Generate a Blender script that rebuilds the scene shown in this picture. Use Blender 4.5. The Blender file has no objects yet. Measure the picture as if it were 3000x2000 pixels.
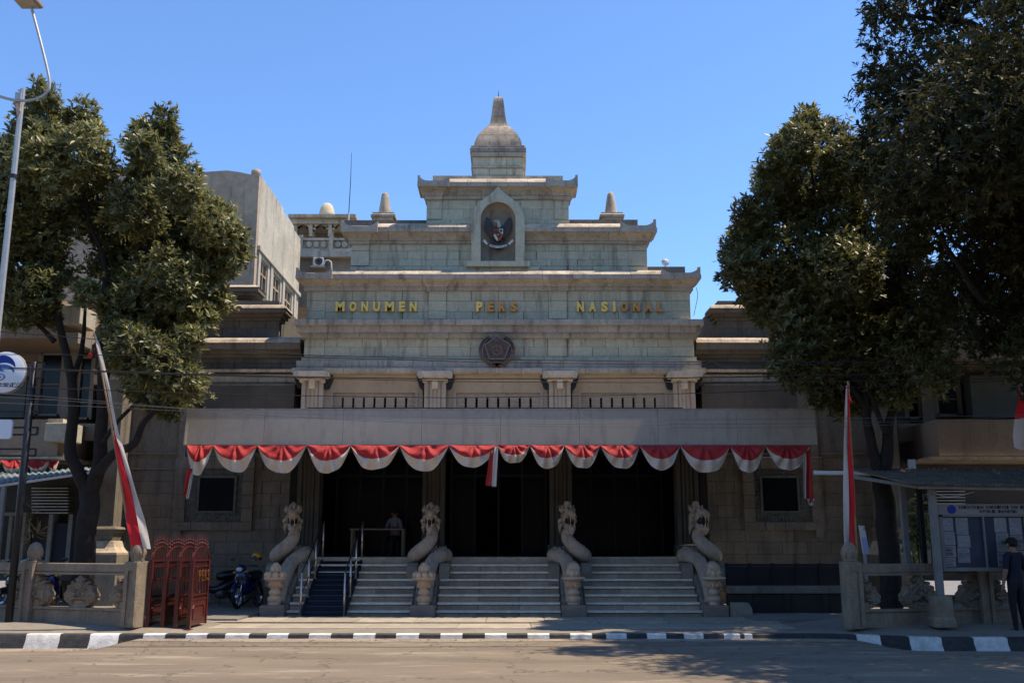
import bpy, math, random
import numpy as np
from mathutils import Vector, Matrix, noise as mnoise
from math import sin, cos, tan, atan, pi, radians, sqrt
random.seed(11); RNG = np.random.default_rng(7)
scene = bpy.context.scene
COL = scene.collection

# ------------------------------------------------------------------ camera
F = 2900.0; PITCH = radians(11.5); EYE = 1.75
cam_d = bpy.data.cameras.new('camera'); cam_d.sensor_width = 36.0; cam_d.lens = 36.0*F/3000.0
cam_d.clip_start = 0.1; cam_d.clip_end = 2000
cam = bpy.data.objects.new('camera', cam_d); COL.objects.link(cam)
cam.location = (0, 0, EYE); cam.rotation_euler = (radians(90)+PITCH, 0, 0)
scene.camera = cam

# ------------------------------------------------------------------ sky, sun, exposure
SUN = Vector((0.50, 0.035, 1.0)).normalized()
world = bpy.data.worlds.new('World'); scene.world = world; world.use_nodes = True
nt = world.node_tree; nt.nodes.clear()
sky = nt.nodes.new('ShaderNodeTexSky'); sky.sky_type = 'NISHITA'; sky.sun_disc = False
sky.sun_elevation = math.asin(SUN.z); sky.sun_rotation = math.atan2(SUN.x, SUN.y)
sky.altitude = 100; sky.air_density = 1.0; sky.dust_density = 0.0; sky.ozone_density = 10.0
bg = nt.nodes.new('ShaderNodeBackground'); bg.inputs[1].default_value = 0.138
out = nt.nodes.new('ShaderNodeOutputWorld')
nt.links.new(sky.outputs[0], bg.inputs[0]); nt.links.new(bg.outputs[0], out.inputs[0])
sun_d = bpy.data.lights.new('sun', 'SUN'); sun_d.energy = 3.9; sun_d.angle = radians(0.53); sun_d.color = (1.0, 0.86, 0.68)
sun = bpy.data.objects.new('sun', sun_d); COL.objects.link(sun)
sun.rotation_euler = SUN.to_track_quat('Z', 'Y').to_euler(); sun.location = SUN*60
vs = scene.view_settings; vs.view_transform = 'Standard'; vs.look = 'None'; vs.gamma = 1.0
vs.use_curve_mapping = False; vs.exposure = 0.85
scene.cycles.use_denoising = True
scene.cycles.max_bounces = 8; scene.cycles.transparent_max_bounces = 12
scene.cycles.sample_clamp_indirect = 6.0

# ------------------------------------------------------------------ pixel helpers (photo is 3000 x 2000)
CP, SP = cos(PITCH), sin(PITCH)
def zat(py, Y): return EYE + Y*tan(PITCH + atan((1000-py)/F))
def xat(px, py, Y): return (px-1500)/F*(Y*CP + (zat(py, Y)-EYE)*SP)
def yat(py, z): return (z-EYE)/tan(PITCH + atan((1000-py)/F))
def P(px, py, Y): return Vector((xat(px, py, Y), Y, zat(py, Y)))
def G(px, py, z): return P(px, py, yat(py, z))
def mpp(Y): return Y*1.01/F

# ------------------------------------------------------------------ materials
MATS = {}
def M(name, col, col2=None, rough=.85, scale=2.5, objvar=0.0, streak=0.0, bump=.25, bscale=25., metal=0., spec=.35,
      trans=0., alpha=None, streakcol=(.05,.045,.04), detail=6., mottle=0.0, emis=None):
    if name in MATS: return MATS[name]
    m = bpy.data.materials.new(name); m.use_nodes = True; MATS[name] = m
    t = m.node_tree; N = t.nodes; L = t.links; bs = N['Principled BSDF']
    bs.inputs['Roughness'].default_value = rough; bs.inputs['Metallic'].default_value = metal
    bs.inputs['Specular IOR Level'].default_value = spec
    if trans: bs.inputs['Transmission Weight'].default_value = trans
    geo = N.new('ShaderNodeNewGeometry')
    c = None
    rgb = N.new('ShaderNodeRGB'); rgb.outputs[0].default_value = (*col, 1); c = rgb.outputs[0]
    if col2 is not None:
        nz = N.new('ShaderNodeTexNoise'); nz.inputs['Scale'].default_value = scale; nz.inputs['Detail'].default_value = detail
        nz.inputs['Roughness'].default_value = .62
        L.new(geo.outputs['Position'], nz.inputs['Vector'])
        rp = N.new('ShaderNodeValToRGB'); rp.color_ramp.elements[0].position = .36; rp.color_ramp.elements[1].position = .66
        L.new(nz.outputs['Fac'], rp.inputs[0])
        mx = N.new('ShaderNodeMix'); mx.data_type = 'RGBA'
        L.new(rp.outputs[0], mx.inputs['Factor']); L.new(c, mx.inputs['A']); mx.inputs['B'].default_value = (*col2, 1)
        c = mx.outputs['Result']
    if mottle:
        nz = N.new('ShaderNodeTexNoise'); nz.inputs['Scale'].default_value = scale*9; nz.inputs['Detail'].default_value = 4
        L.new(geo.outputs['Position'], nz.inputs['Vector'])
        mr = N.new('ShaderNodeMapRange'); mr.inputs['To Min'].default_value = 1-mottle; mr.inputs['To Max'].default_value = 1+mottle
        mr.inputs['From Min'].default_value = .3; mr.inputs['From Max'].default_value = .7
        L.new(nz.outputs['Fac'], mr.inputs['Value'])
        mm = N.new('ShaderNodeMix'); mm.data_type = 'RGBA'; mm.blend_type = 'MULTIPLY'; mm.inputs['Factor'].default_value = 1
        L.new(c, mm.inputs['A']); L.new(mr.outputs[0], mm.inputs['B']); c = mm.outputs['Result']
    if streak:
        mp = N.new('ShaderNodeMapping'); mp.inputs['Scale'].default_value = (2.6, 2.6, .32)
        L.new(geo.outputs['Position'], mp.inputs['Vector'])
        nz = N.new('ShaderNodeTexNoise'); nz.inputs['Scale'].default_value = 1.6; nz.inputs['Detail'].default_value = 7
        nz.inputs['Roughness'].default_value = .68
        L.new(mp.outputs[0], nz.inputs['Vector'])
        rp = N.new('ShaderNodeValToRGB'); rp.color_ramp.elements[0].position = .52; rp.color_ramp.elements[1].position = .72
        L.new(nz.outputs['Fac'], rp.inputs[0])
        ml = N.new('ShaderNodeMath'); ml.operation = 'MULTIPLY'; ml.inputs[1].default_value = streak
        L.new(rp.outputs[0], ml.inputs[0])
        mx = N.new('ShaderNodeMix'); mx.data_type = 'RGBA'
        L.new(ml.outputs[0], mx.inputs['Factor']); L.new(c, mx.inputs['A']); mx.inputs['B'].default_value = (*streakcol, 1)
        c = mx.outputs['Result']
    if objvar:
        oi = N.new('ShaderNodeObjectInfo')
        mr = N.new('ShaderNodeMapRange'); mr.inputs['To Min'].default_value = 1-objvar; mr.inputs['To Max'].default_value = 1+objvar
        L.new(oi.outputs['Random'], mr.inputs['Value'])
        mm = N.new('ShaderNodeMix'); mm.data_type = 'RGBA'; mm.blend_type = 'MULTIPLY'; mm.inputs['Factor'].default_value = 1
        L.new(c, mm.inputs['A']); L.new(mr.outputs[0], mm.inputs['B']); c = mm.outputs['Result']
    L.new(c, bs.inputs['Base Color'])
    if bump:
        nz = N.new('ShaderNodeTexNoise'); nz.inputs['Scale'].default_value = bscale; nz.inputs['Detail'].default_value = 5
        L.new(geo.outputs['Position'], nz.inputs['Vector'])
        bp = N.new('ShaderNodeBump'); bp.inputs['Strength'].default_value = bump; bp.inputs['Distance'].default_value = .02
        L.new(nz.outputs['Fac'], bp.inputs['Height']); L.new(bp.outputs[0], bs.inputs['Normal'])
    return m

GREEN  = M('green_andesite', (.465,.445,.315), (.51,.465,.33), scale=1.1, objvar=.07, streak=.8, streakcol=(.12,.095,.065), bump=.3, mottle=.10)
BEIGE  = M('weathered_sandstone', (.44,.385,.305), (.33,.285,.225), scale=1.7, objvar=.10, streak=.7, streakcol=(.075,.06,.048), bump=.35, mottle=.14)
PALE   = M('pale_coping_stone', (.58,.47,.34), (.33,.265,.19), scale=2.2, objvar=.12, streak=.7, streakcol=(.08,.065,.05), bump=.4, mottle=.16)
SMOOTH = M('smooth_render', (.43,.37,.29), (.37,.315,.25), scale=1.1, streak=.35, streakcol=(.10,.085,.07), bump=.12, mottle=.07)
WING   = M('brown_wing_stone', (.205,.172,.132), (.15,.127,.10), scale=1.6, objvar=.12, streak=.7, streakcol=(.05,.043,.036), bump=.35, mottle=.14)
DOME   = M('stained_dome_stone', (.37,.305,.235), (.20,.16,.12), scale=3.2, objvar=.1, streak=.8, streakcol=(.09,.072,.055), bump=.45, mottle=.2)
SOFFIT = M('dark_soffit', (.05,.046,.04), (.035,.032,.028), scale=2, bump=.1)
CAPIT  = M('pale_capital_stone', (.60,.52,.41), (.50,.43,.34), scale=4, streak=.4, streakcol=(.16,.13,.10), bump=.2, mottle=.1)
JOINT  = M('mortar_core', (.15,.135,.105), (.10,.09,.075), scale=4, bump=.2)
NICHE  = M('niche_plaster', (.30,.25,.18), (.21,.175,.125), scale=2.6, streak=.6, bump=.15)
FASCIA = M('canopy_metal', (.41,.35,.27), (.345,.295,.23), scale=.8, streak=.8, streakcol=(.22,.185,.145), rough=.6, bump=.05, mottle=.04)
RUSTED = M('rusty_edge', (.32,.20,.14), (.45,.38,.32), scale=6, bump=.2)
CONC   = M('bare_concrete', (.45,.345,.24), (.31,.24,.17), scale=.7, streak=.75, streakcol=(.13,.115,.095), bump=.35, bscale=14, mottle=.14)
LITCON = M('stained_plaster', (.48,.44,.35), (.36,.325,.255), scale=.9, streak=.9, streakcol=(.17,.145,.11), bump=.3, bscale=12, mottle=.12)
BROWNB = M('brown_textured_render', (.29,.22,.155), (.24,.185,.13), scale=1.2, streak=.35, bump=.25, mottle=.08)
GLASS  = M('dark_glass', (.008,.010,.012), rough=.16, bump=0, spec=.22)
BLACK  = M('black_metal', (.012,.012,.016), rough=.5, bump=0)
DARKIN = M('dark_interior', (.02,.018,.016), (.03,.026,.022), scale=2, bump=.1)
NAGA   = M('naga_stone', (.48,.375,.285), (.38,.30,.23), scale=5, streak=.6, streakcol=(.09,.075,.06), bump=.45, bscale=45, mottle=.22)
LANT   = M('lantern_stone', (.62,.43,.28), (.48,.33,.215), scale=6, bump=.5, bscale=60, mottle=.2)
PEDES  = M('pedestal_stone', (.30,.22,.165), (.23,.17,.13), scale=4, bump=.4, mottle=.15)
PLINTH = M('grey_terrazzo', (.28,.245,.185), (.21,.18,.14), scale=2, streak=.5, bump=.15, mottle=.1)
TREAD  = M('white_nosing', (.84,.73,.55), (.64,.55,.42), scale=5, objvar=.10, rough=.5, bump=.15, mottle=.15)
RISER  = M('riser_tile', (.42,.335,.24), (.30,.24,.175), scale=5, objvar=.22, rough=.6, bump=.2, mottle=.15)
CARPET = M('blue_ramp_mat', (.015,.018,.028), (.010,.012,.020), scale=3, rough=.95, bump=.4, bscale=90)
STEEL  = M('brushed_steel', (.60,.52,.44), rough=.35, metal=.85, bump=0)
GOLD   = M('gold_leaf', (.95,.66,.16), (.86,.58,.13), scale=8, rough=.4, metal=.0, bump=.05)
DARKGOLD = M('dark_reflect_and_star_gold', (.62,.31,.08), (.50,.24,.06), scale=8, rough=.5, metal=.0, bump=.1)  # dark reflections in the gold letters painted as colour; also the star
OLDBRZ = M('dark_bronze', (.16,.10,.075), (.10,.065,.05), scale=9, rough=.55, metal=.2, bump=.5, bscale=50)
REDC   = M('red_cloth', (.40,.028,.026), (.34,.022,.022), scale=3, rough=.75, bump=.1, bscale=60)
WHITEC = M('white_cloth', (.56,.50,.43), (.48,.43,.37), scale=3, rough=.75, bump=.1, bscale=60)
REDF   = M('red_flag', (.62,.012,.018), (.52,.01,.015), scale=3, rough=.7, bump=.08, bscale=50)
GATE   = M('gate_oxide_red', (.095,.018,.012), (.065,.012,.009), scale=7, rough=.35, bump=.1, spec=.5)
GATEG  = M('gate_gilt', (.19,.07,.02), rough=.4, bump=0, metal=.3)
FENCE  = M('fence_concrete', (.27,.21,.145), (.19,.15,.105), scale=3, streak=.6, streakcol=(.075,.065,.055), bump=.4, mottle=.16)
BARK   = M('bark', (.018,.014,.011), (.032,.024,.018), scale=9, rough=.95, bump=.9, bscale=30)
GALV   = M('galvanised_pole', (.42,.42,.40), (.34,.34,.33), scale=5, rough=.45, metal=.4, bump=.05)
NAVY   = M('navy_post', (.011,.011,.015), rough=.5, bump=0)
SIGNW  = M('sign_white', (.62,.68,.74), rough=.45, bump=0)
LOGO1  = M('logo_navy', (.012,.03,.25), rough=.5, bump=0)
LOGO2  = M('logo_blue', (.03,.14,.50), rough=.5, bump=0)
INK    = M('ink', (.02,.02,.025), rough=.7, bump=0)
BAMBOO = M('bamboo', (.34,.19,.08), (.25,.14,.06), scale=10, rough=.6, bump=.1)
ROOFT  = M('corrugated_roof', (.22,.27,.27), (.16,.20,.20), scale=3, streak=.4, rough=.55, bump=.15)
ROOFO  = M('old_corrugated_roof', (.22,.17,.12), (.10,.075,.05), scale=4, rough=.85, bump=.4, mottle=.25)
POSTB  = M('pale_blue_post', (.22,.215,.20), (.17,.165,.155), scale=5, rough=.6, bump=.05)
BOARD  = M('noticeboard_blue', (.035,.048,.075), (.03,.04,.06), scale=4, rough=.6, bump=.02)
PAPER  = M('paper', (.30,.29,.27), (.24,.235,.22), scale=20, rough=.7, bump=0)
PRINT  = M('paper_print', (.12,.14,.18), (.26,.27,.28), scale=14, rough=.7, bump=0, objvar=.5)
RUBBER = M('tyre_rubber', (.015,.015,.015), rough=.8, bump=.1)
CHROME = M('chrome', (.6,.6,.6), rough=.18, metal=1., bump=0)
BIKEB  = M('bike_blue', (.008,.013,.075), rough=.2, bump=0, spec=.6)
BIKEK  = M('bike_black', (.012,.012,.014), rough=.25, bump=0, spec=.6)
YELLOW = M('helmet_yellow', (.55,.30,.03), rough=.3, bump=0, spec=.6)
WHITEP = M('white_paint', (.74,.72,.67), (.55,.52,.46), scale=7, objvar=.08, streak=.5, streakcol=(.22,.19,.15), rough=.7, bump=.35, bscale=30, mottle=.1)
BLACKP = M('black_paint', (.030,.028,.028), (.055,.05,.046), scale=8, objvar=.2, rough=.7, bump=.4, bscale=30)
ROAD   = M('asphalt_worn', (.185,.158,.128), (.145,.125,.104), scale=.55, rough=.92, bump=.5, bscale=60, mottle=.14)
PAVE   = M('pavement_screed', (.25,.215,.165), (.19,.165,.13), scale=.9, rough=.92, bump=.4, bscale=40, mottle=.12)
SLAB   = M('forecourt_slab', (.37,.315,.24), (.28,.24,.185), scale=2.5, objvar=.12, rough=.85, bump=.3, mottle=.16)
YARD   = M('yard_paving', (.21,.19,.16), (.165,.15,.13), scale=1.4, rough=.92, bump=.35, mottle=.15)
WIRE   = M('wire_black', (.012,.012,.014), rough=.6, bump=0)
GREYW  = M('wire_grey', (.10,.10,.10), rough=.6, bump=0)
STONEG = M('rubble', (.27,.245,.21), (.20,.18,.155), scale=8, bump=.5, mottle=.2)
WHITE  = M('off_white', (.62,.60,.55), (.52,.50,.46), scale=4, rough=.6, bump=.05)
PAINT  = M('frame_beige', (.24,.215,.18), (.20,.18,.15), scale=3, bump=.1)

def leaf_mat(name, c1, c2, c3, rough=.42, spec=.45):
    m = bpy.data.materials.new(name); m.use_nodes = True; MATS[name] = m
    t = m.node_tree; N = t.nodes; L = t.links; bs = N['Principled BSDF']; o = N['Material Output']
    bs.inputs['Roughness'].default_value = rough; bs.inputs['Specular IOR Level'].default_value = spec
    geo = N.new('ShaderNodeNewGeometry')
    rp = N.new('ShaderNodeValToRGB'); L.new(geo.outputs['Random Per Island'], rp.inputs[0])
    e = rp.color_ramp.elements; e[0].color = (*c1, 1); e[1].color = (*c3, 1); e[1].position = 1.0
    k = e.new(.72); k.color = (*c2, 1)
    nz = N.new('ShaderNodeTexNoise'); nz.inputs['Scale'].default_value = .55; nz.inputs['Detail'].default_value = 3
    L.new(geo.outputs['Position'], nz.inputs['Vector'])
    mr = N.new('ShaderNodeMapRange'); mr.inputs['From Min'].default_value = .3; mr.inputs['From Max'].default_value = .7
    mr.inputs['To Min'].default_value = .7; mr.inputs['To Max'].default_value = 1.3; L.new(nz.outputs['Fac'], mr.inputs['Value'])
    mm = N.new('ShaderNodeMix'); mm.data_type = 'RGBA'; mm.blend_type = 'MULTIPLY'; mm.inputs['Factor'].default_value = 1
    L.new(rp.outputs[0], mm.inputs['A']); L.new(mr.outputs[0], mm.inputs['B'])
    L.new(mm.outputs['Result'], bs.inputs['Base Color'])
    tr = N.new('ShaderNodeBsdfTranslucent'); L.new(mm.outputs['Result'], tr.inputs['Color'])
    ms = N.new('ShaderNodeMixShader'); ms.inputs[0].default_value = .40
    L.new(bs.outputs[0], ms.inputs[1]); L.new(tr.outputs[0], ms.inputs[2]); L.new(ms.outputs[0], o.inputs['Surface'])
    return m
LEAF_L = leaf_mat('leaf_olive', (.125,.130,.052), (.185,.182,.070), (.30,.275,.085))
LEAF_M = leaf_mat('leaf_mid', (.100,.103,.040), (.145,.140,.050), (.25,.228,.065))
LEAF_D = leaf_mat('leaf_dark', (.036,.038,.015), (.050,.050,.019), (.10,.088,.03), .55, .22)
LEAF_S = leaf_mat('leaf_shrub', (.10,.13,.05), (.16,.18,.07), (.25,.26,.12))
LEAF_Y = leaf_mat('leaf_dracaena', (.28,.18,.07), (.36,.26,.11), (.30,.12,.06))
LEAF_F = leaf_mat('leaf_fallen', (.25,.16,.06), (.35,.24,.10), (.16,.09,.04))

# ------------------------------------------------------------------ mesh helpers
WLOC = {}
class MB:
    def __init__(s): s.v = []; s.f = []; s.m = []; s.cur = 0
    def add(s, vs, fs):
        b = len(s.v); s.v += [tuple(v) for v in vs]
        s.f += [tuple(i+b for i in f) for f in fs]; s.m += [s.cur]*len(fs); return s
    def box(s, x0, x1, y0, y1, z0, z1):
        return s.add([(x0,y0,z0),(x1,y0,z0),(x1,y1,z0),(x0,y1,z0),(x0,y0,z1),(x1,y0,z1),(x1,y1,z1),(x0,y1,z1)],
                     [(0,3,2,1),(4,5,6,7),(0,1,5,4),(1,2,6,5),(2,3,7,6),(3,0,4,7)])
    def cbox(s, x0, x1, y0, y1, z0, z1, c=.012):          # box with chamfered front (-y) edges
        return s.add([(x0,y1,z0),(x1,y1,z0),(x1,y1,z1),(x0,y1,z1), (x0,y0+c,z0),(x1,y0+c,z0),(x1,y0+c,z1),(x0,y0+c,z1),
                      (x0+c,y0,z0+c),(x1-c,y0,z0+c),(x1-c,y0,z1-c),(x0+c,y0,z1-c)],
                     [(8,9,10,11),(4,5,9,8),(5,6,10,9),(6,7,11,10),(7,4,8,11),(0,1,5,4),(1,2,6,5),(2,3,7,6),(3,0,4,7),(0,3,2,1)])
    def rings(s, R, cap=True):                            # R: list of rings with equal vertex count
        n = len(R[0]); b = len(s.v)
        vs = [v for r in R for v in r]; fs = []
        for i in range(len(R)-1):
            for j in range(n):
                k = (j+1) % n
                fs.append((i*n+j, i*n+k, (i+1)*n+k, (i+1)*n+j))
        if cap:
            fs.append(tuple(range(n-1, -1, -1))); fs.append(tuple((len(R)-1)*n+j for j in range(n)))
        return s.add(vs, fs)
    def rect_loft(s, L):                                  # (x0,x1,y0,y1,z) from bottom to top
        return s.rings([[(a,c,z),(b,c,z),(b,d,z),(a,d,z)] for a,b,c,d,z in L])
    def lathe(s, prof, c=(0,0,0), n=16, sx=1., sy=1.):
        return s.rings([[(c[0]+r*sx*cos(2*pi*k/n), c[1]+r*sy*sin(2*pi*k/n), c[2]+z) for k in range(n)] for r, z in prof])
    def tube(s, pts, r, n=8, cap=True):
        pts = [Vector(p) for p in pts]
        if not hasattr(r, '__len__'): r = [r]*len(pts)
        R = []; up = None
        for i, p in enumerate(pts):
            d = (pts[min(i+1, len(pts)-1)] - pts[max(i-1, 0)]).normalized()
            if up is None:
                up = Vector((0,0,1)) if abs(d.z) < .9 else Vector((1,0,0))
            a = d.cross(up)
            a = a.normalized() if a.length > 1e-6 else Vector((1,0,0))
            up = a.cross(d).normalized()
            R.append([p + (a*cos(2*pi*k/n) + up*sin(2*pi*k/n))*r[i] for k in range(n)])
        return s.rings(R, cap)
    def bar(s, a, b, w, h=None):                          # square bar between points
        h = h or w; a = Vector(a); b = Vector(b); d = (b-a).normalized()
        u = Vector((0,0,1)) if abs(d.z) < .95 else Vector((0,1,0))
        x = d.cross(u).normalized()*w/2; y = x.cross(d).normalized()*h/2
        return s.rings([[p-x-y, p+x-y, p+x+y, p-x+y] for p in (a, b)])
    def prism(s, poly, y0, y1):                           # poly in xz (ccw seen from -y), extruded along y
        n = len(poly)
        vs = [(x,y0,z) for x,z in poly] + [(x,y1,z) for x,z in poly]
        fs = [tuple(range(n)), tuple(range(2*n-1, n-1, -1))] + [(j, j+n, (j+1)%n+n, (j+1)%n) for j in range(n)]
        return s.add(vs, fs)
    def ell(s, c, r, nu=12, nv=8, rot=None):
        R = []; c = Vector(c)
        for i in range(nv+1):
            t = -pi/2 + pi*i/nv
            ring = []
            for k in range(nu):
                a = 2*pi*k/nu; rr = max(cos(t), .02)
                v = Vector((r[0]*rr*cos(a), r[1]*rr*sin(a), r[2]*sin(t)))
                if rot is not None: v = rot @ v
                ring.append(c+v)
            R.append(ring)
        return s.rings(R)
    def cone(s, a, b, r0, r1=.003, n=7): return s.tube([a, b], [r0, r1], n)
    def xf(s, mat):
        s.v = [tuple(mat @ Vector(v)) for v in s.v]; return s
    def mesh(s, name, mats, smooth=False):
        me = bpy.data.meshes.new(name); me.from_pydata(s.v, [], s.f)
        for m in (mats if isinstance(mats, (list, tuple)) else [mats]): me.materials.append(m)
        if any(s.m): me.polygons.foreach_set('material_index', s.m)
        if smooth:
            me.polygons.foreach_set('use_smooth', [True]*len(me.polygons))
        me.update(); return me
    def build(s, name, mats, parent=None, smooth=False, local=False, auto=None, bev=0, kind=None):
        # vertices are in world metres unless local (then relative to the parent)
        o = link(name, s.mesh(name, mats, smooth or auto is not None), parent)
        if auto is not None:
            o.data.set_sharp_from_angle(angle=radians(auto))
        if bev:
            b = o.modifiers.new('bevel', 'BEVEL'); b.width = bev; b.segments = 2; b.limit_method = 'ANGLE'; b.angle_limit = radians(40)
        if not local and parent is not None:
            w = WLOC.get(parent.name, Vector((0,0,0)))
            o.location = -w; WLOC[o.name] = Vector((0,0,0))
        if kind: o['kind'] = kind
        return o
def link(name, me, parent=None):
    o = bpy.data.objects.new(name, me); COL.objects.link(o)
    if parent is not None: o.parent = parent
    return o
def tag(o, label, cat, group=None, kind=None):
    o['label'] = label; o['category'] = cat
    if group: o['group'] = group
    if kind: o['kind'] = kind
    return o
def thing(name, loc, label, cat, group=None, rz=0):
    o = bpy.data.objects.new(name, None); COL.objects.link(o); o.empty_display_size = .2
    o.location = loc; o.rotation_euler = (0,0,rz)
    WLOC[o.name] = Vector(loc); return tag(o, label, cat, group)
def struct(o): o['kind'] = 'structure'; return o
def copy_tree(o, parent=None):
    c = o.copy(); COL.objects.link(c)
    if parent is not None: c.parent = parent
    for ch in o.children: copy_tree(ch, c)
    return c
# shared stone blocks
BLK = {}
def block(parent, x0, x1, y0, y1, z0, z1, mat, name='wall_stone', c=.012, q=.02):
    w = max(q, round((x1-x0)/q)*q); h = max(q/2, round((z1-z0)/(q/2))*(q/2)); d = round((y1-y0)/.01)*.01
    k = (round(w,3), round(h,3), round(d,3), mat.name, c)
    if k not in BLK:
        BLK[k] = MB().cbox(-w/2, w/2, 0, d, 0, h, c).mesh('stone_block', mat)
    o = link(name, BLK[k], parent)
    o.location = Vector(((x0+x1)/2, y0, z0)) - WLOC.get(parent.name, Vector((0,0,0)))
    return o
def courses(parent, x0, x1, yf, zs, bw, mat, depth=.10, gap=.008, name='wall_stone', jit=.004, stag=True, c=.007):
    """courses of stones with front near plane yf; zs = course boundaries"""
    for i in range(len(zs)-1):
        n = max(1, round((x1-x0)/bw)); w = (x1-x0)/n
        xs = [x0 + w*k for k in range(n+1)]
        if stag and i % 2 and n > 1: xs = [x0] + [x0 + w*(k+.5) for k in range(n)] + [x1]
        xs = [xs[0]] + [x + random.uniform(-.06,.06)*w for x in xs[1:-1]] + [xs[-1]]
        for a, b in zip(xs, xs[1:]):
            if b-a < .05: continue
            dy = random.uniform(-jit, jit)
            block(parent, a+gap/2, b-gap/2, yf+dy, yf+depth, zs[i]+gap/2, zs[i+1]-gap/2, mat, name, c)
FK = 1.5                                                    # cornices project further forward than sideways
def moulding(parent, x0, x1, yb, prof, mat, retl=False, retr=False, piece=.95, name='cornice_stone', ydeep=.5, gap=.008, first=None):
    """prof: (projection, z) bottom to top, in front of plane yb; cut into stones along x"""
    n = max(1, round((x1-x0)/piece)); w = (x1-x0)/n
    xs = [x0] + [x0 + w*k + random.uniform(-.08,.08)*w for k in range(1, n)] + [x1]
    for i, (a, b) in enumerate(zip(xs, xs[1:])):
        L = []; dy = random.uniform(-.005, .005)
        for p, z in prof:
            xa = a - p if (i == 0 and retl) else a + (gap/2 if i else 0)
            xb = b + p if (i == n-1 and retr) else b - (gap/2 if i < n-1 else 0)
            L.append((xa, xb, yb-p*FK+dy, yb+ydeep, z))
        MB().rect_loft(L).build(name, mat, parent)

# ================================================================== GROUND, ROAD, KERB
def sst(t): t = max(0., min(1., t)); return t*t*(3-2*t)
def road_drop(x): return max(sst((-7.05-x)/.5), sst((x-6.2)/1.2))      # beyond the driveway the gutter drops below the kerb
def kerb_y(x): return 19.35 - .5*sst((x-5.6)/2.4)
def kerb_h(x): return .078 - .02*sst((x-6)/2)
def grid_sheet(name, xs, ys, zf, mat):
    m = MB(); vs = [(x, y, zf(x, y)) for y in ys for x in xs]; n = len(xs)
    fs = [(j*n+i, j*n+i+1, (j+1)*n+i+1, (j+1)*n+i) for j in range(len(ys)-1) for i in range(n-1)]
    return m.add(vs, fs).build(name, mat, smooth=True)
big = MB().box(-900, 900, -900, 900, -.9, -.32)
g = struct(big.build('ground', YARD))
# road: asphalt sheet reaching the kerb, gently uneven
def road_z(x, y):
    return .012*mnoise.noise((x*.25, y*.5, 0)) + .006*mnoise.noise((x*1.3, y*2.1, 3)) - .01 - .175*road_drop(x)*sst((y-17.0)/1.5)
def asphalt():
    m = bpy.data.materials.new('road_asphalt'); m.use_nodes = True; t = m.node_tree; N = t.nodes; L = t.links; bs = N['Principled BSDF']
    bs.inputs['Roughness'].default_value = .9; bs.inputs['Specular IOR Level'].default_value = .25
    geo = N.new('ShaderNodeNewGeometry')
    def nz(sc, det, rough=.6, vec=None):
        n = N.new('ShaderNodeTexNoise'); n.inputs['Scale'].default_value = sc; n.inputs['Detail'].default_value = det; n.inputs['Roughness'].default_value = rough
        L.new(vec or geo.outputs['Position'], n.inputs['Vector']); return n.outputs['Fac']
    def ramp(f, a, b):
        r = N.new('ShaderNodeMapRange'); r.inputs['From Min'].default_value = a; r.inputs['From Max'].default_value = b; L.new(f, r.inputs['Value']); return r.outputs[0]
    def mix(f, a, b, mode='MIX'):
        x = N.new('ShaderNodeMix'); x.data_type = 'RGBA'; x.blend_type = mode
        if isinstance(f, float): x.inputs['Factor'].default_value = f
        else: L.new(f, x.inputs['Factor'])
        for s, v in (('A', a), ('B', b)):
            if isinstance(v, tuple): x.inputs[s].default_value = (*v, 1)
            else: L.new(v, x.inputs[s])
        return x.outputs['Result']
    mp = N.new('ShaderNodeMapping'); mp.inputs['Scale'].default_value = (.25, 1.1, 1); L.new(geo.outputs['Position'], mp.inputs['Vector'])
    c = mix(ramp(nz(.9, 6, .65, mp.outputs[0]), .42, .58), (.245,.195,.138), (.195,.155,.112))
    c = mix(ramp(nz(1.7, 8, .72, mp.outputs[0]), .55, .64), c, (.34,.28,.205))          # pale dusty patches dragged along the road
    c = mix(ramp(nz(55, 3, .7), .35, .75), mix(1.0, c, (.78,.78,.78), 'MULTIPLY'), c)
    c = mix(ramp(nz(6, 6, .7), .62, .76), c, (.13,.105,.08))
    vo = N.new('ShaderNodeTexVoronoi'); vo.feature = 'DISTANCE_TO_EDGE'; vo.inputs['Scale'].default_value = .42
    wn = N.new('ShaderNodeTexNoise'); wn.inputs['Scale'].default_value = 2.5; wn.inputs['Detail'].default_value = 5; L.new(geo.outputs['Position'], wn.inputs['Vector'])
    va = N.new('ShaderNodeVectorMath'); va.operation = 'MULTIPLY_ADD'; va.inputs[1].default_value = (.9,.9,.9); L.new(wn.outputs['Color'], va.inputs[0]); L.new(geo.outputs['Position'], va.inputs[2])
    L.new(va.outputs[0], vo.inputs['Vector'])
    c = mix(ramp(vo.outputs['Distance'], .012, .0), c, (.10,.08,.06))               # cracks
    L.new(c, bs.inputs['Base Color'])
    b = N.new('ShaderNodeBump'); b.inputs['Strength'].default_value = .55; b.inputs['Distance'].default_value = .015
    L.new(nz(70, 4, .7), b.inputs['Height']); L.new(b.outputs[0], bs.inputs['Normal'])
    return m
xs = [-120, -60, -30] + [x*.2 for x in range(-90, 91)] + [30, 60, 120]
road = grid_sheet('road', xs, [-8, -4, 0, 4, 8, 10, 12] + [12.5+.25*k for k in range(30)], lambda x, y: road_z(x, y), asphalt())
struct(road)
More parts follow.
